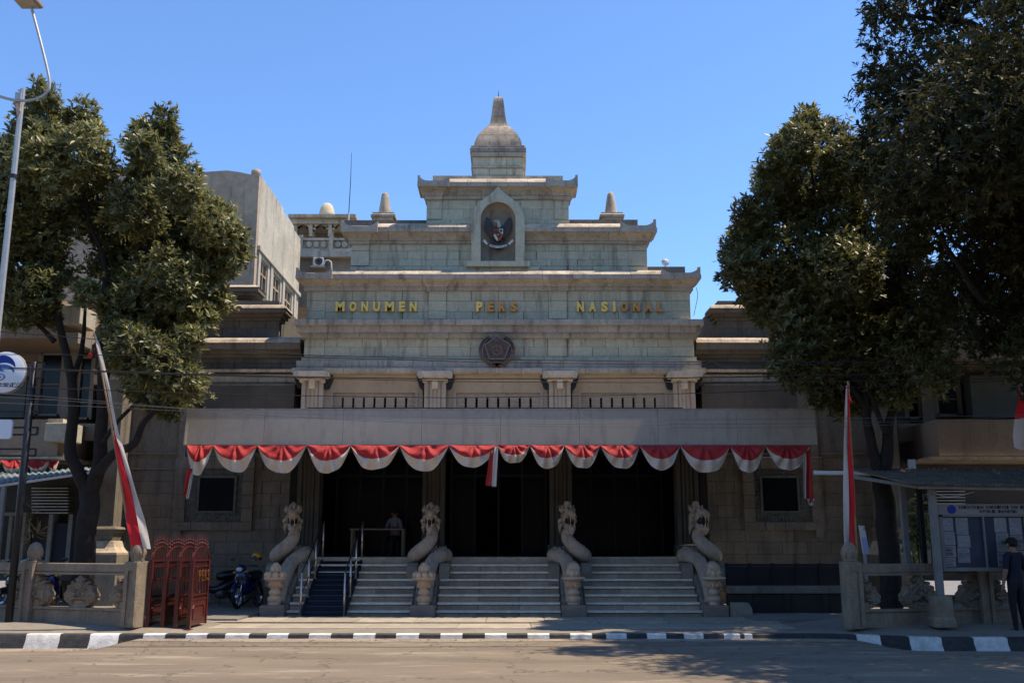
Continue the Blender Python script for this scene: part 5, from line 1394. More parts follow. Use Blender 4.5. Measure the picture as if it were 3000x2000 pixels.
def textline(txt, x0, x1, z0, z1, y, mat, parent, nm):
    n = len(txt); w_ = (x1-x0)/n
    for k, ch in enumerate(txt):
        if ch != ' ': letter(ch, x0+w_*k+.1*w_, x0+w_*(k+1)-.08*w_, z0, z1, y, .004, mat, parent, nm, .005)
hz = (zi+bz1)/2
textline('KEMENTERIAN KOMUNIKASI DAN INFORMATIKA', bx0+.40, bx1-.16, hz+.01, hz+.075, 19.715, INK, bd_, 'heading_letter')
textline('REPUBLIK INDONESIA', bx0+.80, bx1-.72, hz-.07, hz-.01, 19.715, INK, bd_, 'heading_letter')
m = MB(); cxg, czg = bx0+.26, hz
m.rings([[(cxg+rr*cos(2*pi*k/18),y,czg+rr*sin(2*pi*k/18)) for k in range(18)] for rr,y in ((.085,19.719),(.085,19.712),(.0801,19.711))]); m.build('heading_logo', LOGO1, bd_)
def corr_roof(q, mat, parent, nm, pitch=.12, amp=.022, n2=4):
    """q: back-left, back-right, front-right, front-left; corrugations run back to front"""
    bl_, br_, fr_, fl_ = [Vector(p) for p in q]; L = (br_-bl_).length; n = max(8, int(L/pitch)*4); m = MB(); vs_ = []
    for j in range(n2+1):
        v = j/n2
        for i in range(n+1):
            u = i/n; p = (bl_*(1-u)+br_*u)*(1-v)+(fl_*(1-u)+fr_*u)*v
            vs_.append((p.x,p.y,p.z+amp*sin(2*pi*i/4)))
    k = n+1; m.add(vs_, [(j*k+i,j*k+i+1,(j+1)*k+i+1,(j+1)*k+i) for j in range(n2) for i in range(n)])
    o = m.build(nm, mat, parent, smooth=True); s = o.modifiers.new('thick','SOLIDIFY'); s.thickness = .012; return o
corr_roof((P(2480,1374,22.3),P(3250,1376,22.3),P(3250,1428,19.2),P(2672,1420,19.2)), ROOFO, sh_, 'roof_sheet')
MB().tube([P(2384,1384,22.5),P(2600,1386,22.4),P(2700,1402,21.0)],.05,10).build('gutter_pipe', WHITE, sh_, smooth=True)
MB().bar(P(2500,1396,22.0),P(2690,1425,19.4),.07).bar(P(2690,1426,19.3),P(3250,1434,19.3),.07).build('roof_beam', POSTB, sh_)
MB().tube(catmull([P(2725,1436,19.5),P(2760,1452,19.5),P(2800,1453,19.5),P(2855,1440,19.5)],5),.008,6).build('loose_cable', WHITE, sh_, smooth=True)
MB().box(*sorted((P(2660,1345,22.5).x,P(2682,1345,22.5).x)),22.5,22.53,zat(1372,22.5),zat(1345,22.5)).build('loose_board', WHITE, sh_)

# ================================================================== MOTOR SCOOTERS
def scooter(loc, rz, label, paint, helmet=None, lean=.0):
    t = thing('motor_scooter', loc, label, 'scooter', 'parked motor scooters', rz=rz); t.rotation_euler = (lean, 0, rz)
    B_ = lambda m, n, mat, par=t, **k: m.build(n, mat, par, local=True, **k)
    for x in (.62, -.60):                                    # +x is forward
        def ring(prof_):
            n = 24; m = MB()
            return m.rings([[(x+r*cos(2*pi*k/n), y, .28+r*sin(2*pi*k/n)) for k in range(n)] for r, y in prof_+prof_[:1]], cap=False)
        w = B_(ring([(.225,-.04),(.27,-.035),(.285,0),(.27,.035),(.225,.04)]), 'tyre', RUBBER, smooth=True)
        B_(ring([(.20,-.03),(.228,-.035),(.228,.035),(.20,.03)]), 'rim', CHROME, w)
        m = MB()
        for k in range(10): m.tube([(x,0,.28),(x+.21*cos(2*pi*k/10),0,.28+.21*sin(2*pi*k/10))],.006,5)
        m.rings([[(x+r*cos(2*pi*k/12),y,.28+r*sin(2*pi*k/12)) for k in range(12)] for r,y in ((.06,-.05),(.06,.05))]); B_(m, 'hub', CHROME, w)
    m = MB()
    for s in (-1,1): m.tube([(.62,s*.065,.28),(.47,s*.07,.74)],[.022,.028],8)
    B_(m, 'front_fork', CHROME, smooth=True)
    B_(MB().tube(catmull([(.90,0,.38),(.80,0,.53),(.62,0,.585),(.46,0,.53),(.40,0,.40)],4),[.03]+[.055]*15+[.03]*1,8), 'front_fender', paint, smooth=True)
    B_(MB().rings([[(x,-w,z0),(x+.06,-w*.6,z0),(x+.08,0,z0),(x+.06,w*.6,z0),(x,w,z0),(x-.06,w*.8,z0),(x-.08,0,z0),(x-.06,-w*.8,z0)] for x,w,z0 in ((.33,.12,.32),(.38,.19,.50),(.42,.20,.72),(.40,.13,.90),(.37,.09,.98))]), 'leg_shield', paint, smooth=True)
    B_(MB().tube(catmull([(.38,0,.55),(.15,0,.42),(-.1,0,.45),(-.35,0,.58),(-.75,0,.74)],4),[.08,.09,.09,.09,.09,.10,.11,.12,.13,.14,.14,.13,.12,.11,.09,.07,.04],10), 'body_cowl', paint, smooth=True)
    B_(MB().tube(catmull([(.02,0,.74),(-.2,0,.77),(-.5,0,.80),(-.78,0,.82)],4),[.07,.10,.12,.125,.13,.13,.13,.125,.12,.11,.10,.08,.04],10), 'seat', BIKEK, smooth=True)
    B_(MB().ell((-.12,0,.32),(.20,.14,.14)), 'engine', M('engine_grey',(.12,.12,.12),rough=.4,metal=.5), smooth=True)
    B_(MB().tube([(-.05,-.12,.26),(-.35,-.16,.24),(-.85,-.17,.36)],[.025,.05,.06],8), 'exhaust', CHROME, smooth=True)
    B_(MB().bar((-.1,.11,.34),(-.60,.11,.28),.05).bar((-.45,.12,.62),(-.58,.12,.32),.05), 'swingarm', BIKEK)
    h = B_(MB().tube(catmull([(.20,-.36,1.00),(.30,-.22,1.03),(.36,0,1.0),(.30,.22,1.03),(.20,.36,1.00)],4),.016,8), 'handlebar', BIKEK, smooth=True)
    B_(MB().ell((.42,0,.96),(.13,.15,.11)), 'headlight_cowl', paint, smooth=True)
    B_(MB().ell((.50,0,.95),(.06,.095,.065)), 'headlight', M('lamp_glass',(.55,.58,.6),rough=.1,bump=0), smooth=True)
    for s in (-1,1):
        B_(MB().tube([(.30,s*.22,1.03),(.27,s*.27,1.18)],.007,6).ell((.27,s*.29,1.22),(.02,.07,.045)), 'mirror', BIKEK, h)
        B_(MB().ell((.44,s*.15,.88),(.05,.05,.03)), 'indicator', YELLOW, h)
    B_(MB().box(.505,.515,-.09,.09,.70,.78), 'number_plate', BIKEK)
    B_(MB().tube([(-.05,.1,.25),(-.02,.26,.02)],.012,6), 'side_stand', BIKEK)
    if helmet:
        hl = thing('helmet', Vector(loc)+Matrix.Rotation(rz,3,'Z')@Vector(helmet[1]), helmet[0], 'helmet', rz=rz+helmet[3])
        m = MB(); n = 16; R = []
        for i in range(10):
            a = -.35+(pi/2+.35)*i/9; R.append([(.15*max(cos(a),.02)*cos(2*pi*k/n)*1.1, .135*max(cos(a),.02)*sin(2*pi*k/n), .06+.15*sin(a)) for k in range(n)])
        m.rings(R).build('shell', helmet[2], hl, local=True, smooth=True)
        MB().rings([[(.168*cos(radians(d)), .14*sin(radians(d)), z) for d in range(-70,71,14)]+[(.160*cos(radians(d)), .132*sin(radians(d)), z) for d in range(70,-71,-14)] for z in (.0,.08)]).build('visor', BIKEK, hl, local=True)
    return t
Ysc = 25.9
c = P(733,1775,Ysc)
scooter((c.x-.05, Ysc, .16), radians(-100), 'blue motor scooter parked beside the naga statue at the steps', BIKEB,
        ('yellow helmet resting on the blue scooter by the steps', (.12,.22,1.16), YELLOW, .3), lean=.06)
c = P(640,1760,26.4)
scooter((c.x, 26.2, .16), radians(-150), 'black motor scooter in the shade behind the red gate', BIKEK, lean=.05)
c = P(165,1760,23.2)
scooter((c.x, 23.0, .16), radians(-75), 'dark blue motor scooter behind the stone fence near the tree trunk', BIKEB, ('black helmet on the dark blue scooter behind the fence', (.0,0,.92), BIKEK, 0), lean=.05)
scooter((xat(95,1700,23.4), 23.2, .16), radians(-110), 'black motor scooter behind the domed fence post', BIKEK, ('pale grey helmet on the scooter behind the domed fence post', (.12,0,1.02), M('helmet_grey',(.5,.48,.46),rough=.3,bump=0), .2), lean=.05)
# dark steel railing behind the low wall
rl = thing('metal_railing', (xat(2300,1700,25.2), 25.2, .16), 'dark navy steel railing with sheet panels behind the low wall', 'railing')
ra, rb_ = xat(2128,1660,25.2), xat(2470,1660,25.2)
for k in range(6):
    x = ra+(rb_-ra)*k/5; MB().box(x-.035,x+.035,25.16,25.24,.16,zat(1648,25.2)).build('post', NAVY, rl)
MB().box(ra,rb_,25.17,25.23,zat(1658,25.2),zat(1650,25.2)).build('top_rail', NAVY, rl)
for k in range(5):
    x0, x1 = ra+(rb_-ra)*k/5+.04, ra+(rb_-ra)*(k+1)/5-.04; MB().box(x0,x1,25.19,25.21,.5,zat(1659,25.2)).build('sheet_panel', NAVY, rl)

# low wall with stone ledge in the shade on the right, and a loose stone block
lw = thing('low_wall', (xat(2300,1820,23.6), 23.7, .1), 'low dark wall with a stone ledge between the naga and the fence', 'wall')
a, b = xat(2140,1760,23.7), xat(2476,1760,23.7)
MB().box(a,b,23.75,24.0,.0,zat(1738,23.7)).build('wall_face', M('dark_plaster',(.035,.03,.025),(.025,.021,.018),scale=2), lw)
MB().box(a-.05,b+.05,23.68,24.1,zat(1738,23.7)+.003,zat(1716,23.7)).build('ledge', WING, lw, bev=.015)
for k in range(3):
    x = a+(b-a)*(k+.5)/3; MB().box(x-.07,x+.07,23.72,23.749,.06,zat(1738,23.7)).build('wall_buttress', MATS['dark_plaster'], lw)
sb = thing('stone_block', (xat(2172,1808,23.3), 23.3, .09), 'small chamfered grey stone block at the foot of the weathered naga', 'stone')
x0, x1 = xat(2148,1808,23.3), xat(2203,1808,23.3); zt = zat(1765,23.3)
MB().prism([(x0,.08),(x1,.08),(x1,zt-.13),(x1-.07,zt),(x0,zt)],23.2,23.6).build('block', PLINTH, sb, bev=.015)

# ================================================================== PEOPLE
def person(loc, rz, label, joints, mats_z, cap=True, name='person', extra=None, scale=1.):
    """joints: dict name->(pos, radius); chain edges; skin surface baked, then coloured by clothing regions"""
    J, E = joints; names = list(J); me = bpy.data.meshes.new('person_body')
    me.from_pydata([Vector(J[n][0]) for n in names], [(names.index(a), names.index(b)) for a, b in E], [])
    ob = bpy.data.objects.new('skin_tmp', me); COL.objects.link(ob)
    sk = ob.modifiers.new('skin', 'SKIN'); sk.use_smooth_shade = True
    for i, n in enumerate(names):
        r = J[n][1]; me.skin_vertices[0].data[i].radius = (r, r) if not isinstance(r, tuple) else r
    me.skin_vertices[0].data[names.index('pelvis')].use_root = True
    ss = ob.modifiers.new('sub', 'SUBSURF'); ss.levels = 2; ss.render_levels = 2
    bpy.context.view_layer.update()
    bm_ = bpy.data.meshes.new_from_object(ob.evaluated_get(bpy.context.evaluated_depsgraph_get()))
    bpy.data.objects.remove(ob); bpy.data.meshes.remove(me)
    bm_.materials.clear()
    for m in mats_z[0]: bm_.materials.append(m)
    for p in bm_.polygons: p.material_index = mats_z[1](p.center); p.use_smooth = True
    t = thing(name, loc, label, 'person', rz=rz); t.scale = (scale,)*3
    b = link('body', bm_, t)
    hp = Vector(J['head'][0])
    m = MB(); fw = -1                                       # face looks along -y
    m.ell(hp+Vector((0,-.098,-.015)),(.015,.022,.022),8,6)
    for s in (-1,1): m.ell(hp+Vector((s*.088,.0,-.01)),(.015,.025,.033),8,6)
    m.build('nose_and_ears', mats_z[0][0], t, local=True, smooth=True)
    m = MB()
    for s in (-1,1): m.ell(hp+Vector((s*.033,-.085,.02)),(.012,.008,.007),6,5)
    m.box(hp.x-.022,hp.x+.022,hp.y-.096,hp.y-.09,hp.z-.062,hp.z-.056)
    m.build('eyes_and_mouth', INK, t, local=True)
    HAIR = M('hair_black',(.012,.010,.009),rough=.6,bump=.3,bscale=80)
    hm = MB(); hm.ell(hp+Vector((0,.018,.035)),(.094,.105,.098),14,9); hm.build('hair', HAIR, t, local=True, smooth=True)
    if cap:
        m = MB(); n = 16
        m.rings([[(hp.x+.102*max(.02,cos(a))*cos(2*pi*k/n), hp.y+.01+.115*max(.02,cos(a))*sin(2*pi*k/n), hp.z+.045+.085*sin(a)) for k in range(n)] for a in [pi/2*i/6 for i in range(7)]])
        m.rings([[(hp.x+.095*cos(radians(d)), hp.y-.06-.13*sin(radians(d))*1.0, z) for d in range(0,181,20)]+[(hp.x-.06,hp.y-.04,z),(hp.x+.06,hp.y-.04,z)] for z in (hp.z+.045,hp.z+.055)])
        m.build('cap', M('cap_dark',(.015,.015,.018),bump=.1), t, local=True, smooth=True)
    return t
def hand_pts(J, E, side, w, d, curl=.5):
    """five fingers rooted in the palm; w wrist position, d pointing direction"""
    w = Vector(w); d = Vector(d).normalized(); lat = d.cross(Vector((0,1,0))).normalized(); pal = w+d*.085
    J[side+'palm'] = (pal, (.036,.020)); E.append((side+'wrist', side+'palm'))
    for k, (o, l) in enumerate(((-.027,.062),(-.009,.072),(.009,.068),(.027,.052))):
        a = pal+lat*o+d*.03; b_ = a+d*l*.5; c_ = b_+d*l*.4*(1-curl)+d.cross(lat)*l*.4*curl
        J[f'{side}f{k}a'] = (a,.0095); J[f'{side}f{k}b'] = (b_,.0085); J[f'{side}f{k}c'] = (c_,.0075)
        E += [(side+'palm',f'{side}f{k}a'),(f'{side}f{k}a',f'{side}f{k}b'),(f'{side}f{k}b',f'{side}f{k}c')]
    a = w+d*.045-lat*.03; b_ = a-lat*.025+d*.035; J[side+'t1'] = (a,.011); J[side+'t2'] = (b_,.009); E += [(side+'palm',side+'t1'),(side+'t1',side+'t2')]
def standing():
    J = {'pelvis':((0,0,.92),(.15,.11)),'waist':((0,0,1.05),(.14,.10)),'chest':((0,.01,1.27),(.165,.115)),'neckb':((0,.015,1.43),(.075,.065)),'neck':((0,.005,1.48),.05),
         'head':((0,-.01,1.585),(.078,.092)),'crown':((0,0,1.66),(.062,.075))}
    E = [('pelvis','waist'),('waist','chest'),('chest','neckb'),('neckb','neck'),('neck','head'),('head','crown')]
    for s, n in ((-1,'L'),(1,'R')):
        J.update({n+'sh':((s*.17,.015,1.38),.066),n+'el':((s*.235,.03,1.12),.046),n+'wrist':((s*.235,-.05,.88),.030),
                  n+'hip':((s*.085,0,.86),.095),n+'knee':((s*.10,-.01,.50),.066),n+'ankle':((s*.105,.02,.10),.045),n+'heel':((s*.105,.03,.04),.04),n+'toe':((s*.12,-.15,.035),.036)})
        E += [('neckb',n+'sh'),(n+'sh',n+'el'),(n+'el',n+'wrist'),('pelvis',n+'hip'),(n+'hip',n+'knee'),(n+'knee',n+'ankle'),(n+'ankle',n+'heel'),(n+'heel',n+'toe')]
        hand_pts(J, E, n, J[n+'wrist'][0], (s*.02,-.25,-1), .5)
    return J, E
def cloth_region(p):
    if p.z > 1.45: return 0
    if p.z > .90 and not (abs(p.x) > .19 and p.z < 1.14): return 1
    if abs(p.x) > .19 and p.z > .6: return 0
    if p.z > .085: return 2
    return 3
SKIN = M('skin', (.28,.165,.11), rough=.55, bump=0)
pr_ = P(2984,1800,19.55)
person((pr_.x, 19.55, kerb_h(9)+.02), radians(200), 'person in dark clothes and cap reading the noticeboard',
       standing(), ([SKIN, M('dark_shirt',(.012,.014,.03),(.02,.02,.04),scale=6), M('dark_trousers',(.014,.014,.018)), RUBBER], cloth_region), scale=1.04)
def seated():
    J = {'pelvis':((0,0,.50),(.15,.12)),'waist':((0,.0,.63),(.14,.10)),'chest':((0,-.02,.86),(.165,.115)),'neckb':((0,-.02,1.02),(.075,.065)),'neck':((0,-.035,1.07),.05),'head':((0,-.06,1.175),(.078,.092)),'crown':((0,-.05,1.25),(.062,.075))}
    E = [('pelvis','waist'),('waist','chest'),('chest','neckb'),('neckb','neck'),('neck','head'),('head','crown')]
    for s, n in ((-1,'L'),(1,'R')):
        J.update({n+'sh':((s*.17,-.02,.97),.066),n+'el':((s*.24,-.10,.74),.046),n+'wrist':((s*.13,-.32,.775),.030),n+'hip':((s*.09,-.03,.48),.095),n+'knee':((s*.12,-.44,.49),.066),n+'ankle':((s*.12,-.42,.10),.045),n+'heel':((s*.12,-.40,.04),.04),n+'toe':((s*.13,-.58,.035),.036)})
        E += [('neckb',n+'sh'),(n+'sh',n+'el'),(n+'el',n+'wrist'),('pelvis',n+'hip'),(n+'hip',n+'knee'),(n+'knee',n+'ankle'),(n+'ankle',n+'heel'),(n+'heel',n+'toe')]
        hand_pts(J, E, n, J[n+'wrist'][0], (-s*.3,-1,-.05), .3)
    return J, E
def seat_region(p):
    if p.z > 1.04 or (p.y < -.22 and p.z > .7): return 0
    if p.z > .56: return 1
    return 2 if p.z > .085 else 3
Yd = 28.35; c = P(1152,1560,Yd)
person((c.x+.05, Yd, ZF), radians(-20), 'person in a pale shirt sitting behind the reception table in the porch', seated(),
       ([SKIN, M('pale_shirt',(.26,.25,.27)), M('dark_trousers',(.014,.014,.018)), RUBBER], seat_region), cap=False)
ch = thing('chair', (c.x+.05, Yd, ZF), 'dark chair under the person in the pale shirt', 'chair', rz=radians(-20))
for n, bx in (('seat',(-.22,.22,-.22,.22,.40,.44)),('backrest',(-.21,.21,.20,.23,.52,.86)),('leg',(-.21,-.18,-.21,-.18,0,.40)),('leg',(.18,.21,-.21,-.18,0,.40)),('leg',(-.21,-.18,.19,.22,0,.54)),('leg',(.18,.21,.19,.22,0,.54))):
    MB().box(*bx).build(n, BLACK, ch, local=True)
tb_ = thing('reception_table', (c.x-.35, 27.85, ZF), 'plain reception table in the dark porch beside the ramp', 'table')
for n, bx in (('table_top',(-.75,.75,-.28,.28,.71,.745)),('leg',(-.72,-.67,-.25,-.2,0,.71)),('leg',(.67,.72,-.25,-.2,0,.71)),('leg',(-.72,-.67,.2,.25,0,.71)),('leg',(.67,.72,.2,.25,0,.71))):
    MB().box(*bx).build(n, BROWNB, tb_, local=True)

# ================================================================== NEIGHBOURING BUILDINGS
# bare concrete block on the left behind the tree: blank front, plastered side with three windows
Yc = 31.0
cn = thing('concrete_building', (xat(650,1000,Yc), Yc, 0), 'tall bare concrete building with plastered side wall and three windows', 'building')
xr_ = xat(752,660,Yc); zt = zat(512,Yc); xl_ = xat(180,560,Yc)
crown_ = [(xat(560,505,Yc), zat(508,Yc)), (xat(610,505,Yc), zat(503,Yc)), (xat(665,500,Yc), zat(499.5,Yc)), (xat(700,505,Yc), zat(504,Yc)), (xat(738,510,Yc), zat(512,Yc))]
poly = [(xl_,0),(xr_,0),(xr_,zt)] + crown_[::-1] + [(xl_, zat(520,Yc))]
MB().prism(poly, Yc, Yc+.3).build('front_wall', CONC, cn)
MB().lathe([(.16,0),(.16,.18),(.13,.24),(.05,.27)],(xr_-.16,Yc+.16,zt-.02),10).build('corner_cap', CONC, cn, smooth=True)
Yend = 37.6
wall = MB()
wins = [(31.75,32.75),(33.55,34.6),(35.35,36.5)]; zw0, zw1 = zat(882,32.2)+.15, zat(748,31.8)-.1
ys = [Yc+.302]+[v for w in wins for v in w]+[Yend]
for k in range(0, len(ys), 2): wall.box(xr_-.28, xr_, ys[k], ys[k+1], zw0, zw1)
wall.box(xr_-.28, xr_, Yc+.302, Yend, 4, zw0).box(xr_-.28, xr_, Yc+.302, Yend, zw1, zt-.35)
sw = wall.build('side_wall', LITCON, cn)
m = MB(); k = 0; y = Yc+.3
rn = random.Random(5)
while y < Yend-.3:                                          # broken, stepped parapet
    l = rn.uniform(.5,1.3); h = .35-.10*((y-Yc)/6)+rn.uniform(-.10,.10); MB().box(xr_-.26, xr_+.0, y+.004, min(y+l,Yend)-.004, zt-.349, zt-.35+max(.06,h)).build('parapet_block', LITCON, sw); y += l
for (a, b) in wins:
    w_ = MB().box(xr_-.20, xr_-.17, a, b, zw0, zw1).build('window_pane', GLASS, sw)
    m = MB()
    for q in (a+.03, (a+b)/2, b-.03): m.box(xr_-.16, xr_-.05, q-.03, q+.03, zw0, zw1)
    for q in (zw0+.03, zw1-.03, zw0+(zw1-zw0)*.62): m.box(xr_-.155, xr_-.055, a, b, q-.03, q+.03)
    m.build('window_frame', CONC, sw)
MB().box(xr_-.05, xr_+.10, Yc+.2, Yend, zw1+.12, zw1+.26).build('window_hood', LITCON, sw)
MB().box(xr_-.05, xr_+.06, Yc+.2, Yend, zw0-.22, zw0-.10).build('sill_band', LITCON, sw)
for y in (31.45, 33.15, 34.97, 36.9): MB().box(xr_-.04, xr_+.05, y-.14, y+.14, zw0-.1, zw1+.12).build('window_pier', LITCON, sw)
MB().box(xl_, xr_-.3, Yc+.3, Yend, 0, zt-.8).build('roof_mass', CONC, cn)
# terraced building further back, with balustrade and air conditioner
Yt = 38.5
tr = thing('terrace_building', (xat(940,800,Yt), Yt, 0), 'pale terrace building with open loggia and balustrade behind the tower', 'building')
def bxp(a, b, pt, pb, y0, y1, nm, mat, par=tr, **k): return MB().box(xat(a,pt,y0), xat(b,pt,y0), y0, y1, zat(pb,y0), zat(pt,y0)).build(nm, mat, par, **k)
bxp(845,1045,745,900,Yt,Yt+6,'wall',BROWNB)
bxp(845,1042,627,636,Yt-.35,Yt+6,'roof_slab',PALE); bxp(852,1036,637,655,Yt-.1,Yt+5,'eaves_band',LITCON)
bxp(850,1040,655,745,Yt+1.2,Yt+5,'loggia_wall',M('loggia_plaster',(.30,.26,.20),(.24,.21,.17),scale=1))
for k, px in enumerate((866,911,967,1025)): bxp(px-5,px+5,655,692,Yt,Yt+.5,'loggia_post',PALE)
m = MB()
for px in (888,940,997):
    for s in (-1,1):
        a_ = xat(px+s*22,660,Yt); m.prism([(a_-.12,zat(672,Yt)),(a_+.12,zat(672,Yt)),(a_+s*(-.3),zat(656,Yt)),(a_-s*.0,zat(656,Yt))] if s > 0 else [(a_-.12,zat(672,Yt)),(a_+.12,zat(672,Yt)),(a_+.0,zat(656,Yt)),(a_+.3,zat(656,Yt))], Yt+.02, Yt+.3)
m.build('bracket', PALE, tr)
bxp(880,1045,697,703,Yt-.3,Yt-.1,'handrail',PALE); bxp(880,1045,728,735,Yt-.3,Yt-.1,'balustrade_base',PALE); bxp(872,1045,735,752,Yt-.35,Yt+.5,'balcony_slab',LITCON)
for px in (882,970,1060): bxp(px-6,px+6,688,735,Yt-.33,Yt-.07,'baluster_post',PALE)
for px in (905,927,948,990,1010): 
    a = P(px,716,Yt-.2); MB().ell(a,(.14,.06,.16),8,6).build('baluster_relief',LITCON,tr,smooth=True)
bxp(884,1040,703,729,Yt-.16,Yt-.12,'balustrade_panel',LITCON)
a = P(958,622,Yt+1.5); s_ = mpp(Yt+1.5)
MB().lathe([(25*s_,-.2),(24*s_,0),(21*s_,.2),(16*s_,.38),(10*s_,.46),(3*s_,.48)],(a.x,a.y,zat(628,Yt+1.5)),18).build('roof_dome', M('cream_dome',(.62,.52,.34),(.5,.42,.28),scale=3), tr, smooth=True)
ac = thing('air_conditioner', P(932,780,Yt-.4), 'pale outdoor air conditioner unit under the terrace balcony', 'air conditioner')
a, b = P(917,753,Yt-.45), P(947,777,Yt-.45)
bo = MB().box(a.x,b.x,Yt-.45,Yt-.1,b.z,a.z).build('housing', WHITE, ac, bev=.03)
cc = P(934,765,Yt-.46); n = 20
MB().rings([[(cc.x+rr*cos(2*pi*k/n),y,cc.z+rr*sin(2*pi*k/n)) for k in range(n)] for rr,y in ((.15,Yt-.47),(.14,Yt-.475),(.12,Yt-.46),(.03,Yt-.47))]).build('fan_grille', BIKEK, ac)
m = MB(); q = P(958,770,Yt-.4); C = catmull([P(950,775,Yt-.4),P(952,766,Yt-.4),P(960,762,Yt-.4),P(969,767,Yt-.4),P(971,780,Yt-.4),P(971,790,Yt-.4)],5)
m.tube(C,.03,8); m.build('drain_pipe', WHITE, ac, smooth=True)
m = MB(); m.box(a.x-.1,b.x+.05,Yt-.45,Yt,b.z-.06,b.z-.01); m.build('wall_bracket', GALV, ac)
# thin mast and dish on the museum roof
mt_ = thing('antenna_mast', P(1022,650,29.0), 'thin straight antenna mast above the museum cornice', 'antenna')
MB().tube([P(1020,660,29.0),P(1022,622,29.0)],.03,8).build('mast_foot', WHITE, mt_); MB().tube([P(1022,622,29.0),P(1027,535,29.0),P(1030,448,29.0)],[.014,.012,.006],6).build('mast', WIRE, mt_)
DISH = M('mesh_dish',(.62,.62,.60),bump=0,rough=.7); DISH.node_tree.nodes['Principled BSDF'].inputs['Alpha'].default_value = .4
ds = thing('satellite_dish', P(1949,782,28.6), 'small translucent satellite dish on the tower roof', 'satellite dish')
c = P(1949,769,28.5); n = 20
MB().rings([[(c.x+rr*cos(2*pi*k/n),c.y+yy,c.z+rr*sin(2*pi*k/n)) for k in range(n)] for rr,yy in ((.115,-.03),(.09,-.0),(.05,.02),(.01,.03),(.01,.04),(.05,.03),(.09,.01),(.118,-.03))]).build('dish', DISH, ds, smooth=True)
MB().tube([c+Vector((0,.04,0)),P(1949,785,28.6)],.014,6).tube([c+Vector((-.06,-.02,.06)),c+Vector((0,-.14,0)),c+Vector((.06,-.02,.06))],.008,5).build('dish_mount', WIRE, ds)
MB().tube(catmull([P(2040,842,27.2),P(2044,865,27.2),P(2040,890,27.2),P(2032,925,27.2)],5),.008,5).build('loose_cable', WIRE, mus)
fl_ = thing('floodlight', P(588,1197,23.5), 'small black floodlight tilted on the corner of the canopy roof', 'floodlight')
c = P(588,1190,23.5); MB().box(c.x-.14,c.x+.10,23.4,23.6,c.z-.05,c.z+.05).xf(Matrix.Translation(c)@Matrix.Rotation(radians(28),4,'Y')@Matrix.Translation(-c)).build('lamp_body', BLACK, fl_)
MB().box(c.x-.03,c.x+.03,23.48,23.52,zc1+.02,c.z).build('lamp_bracket', BLACK, fl_)

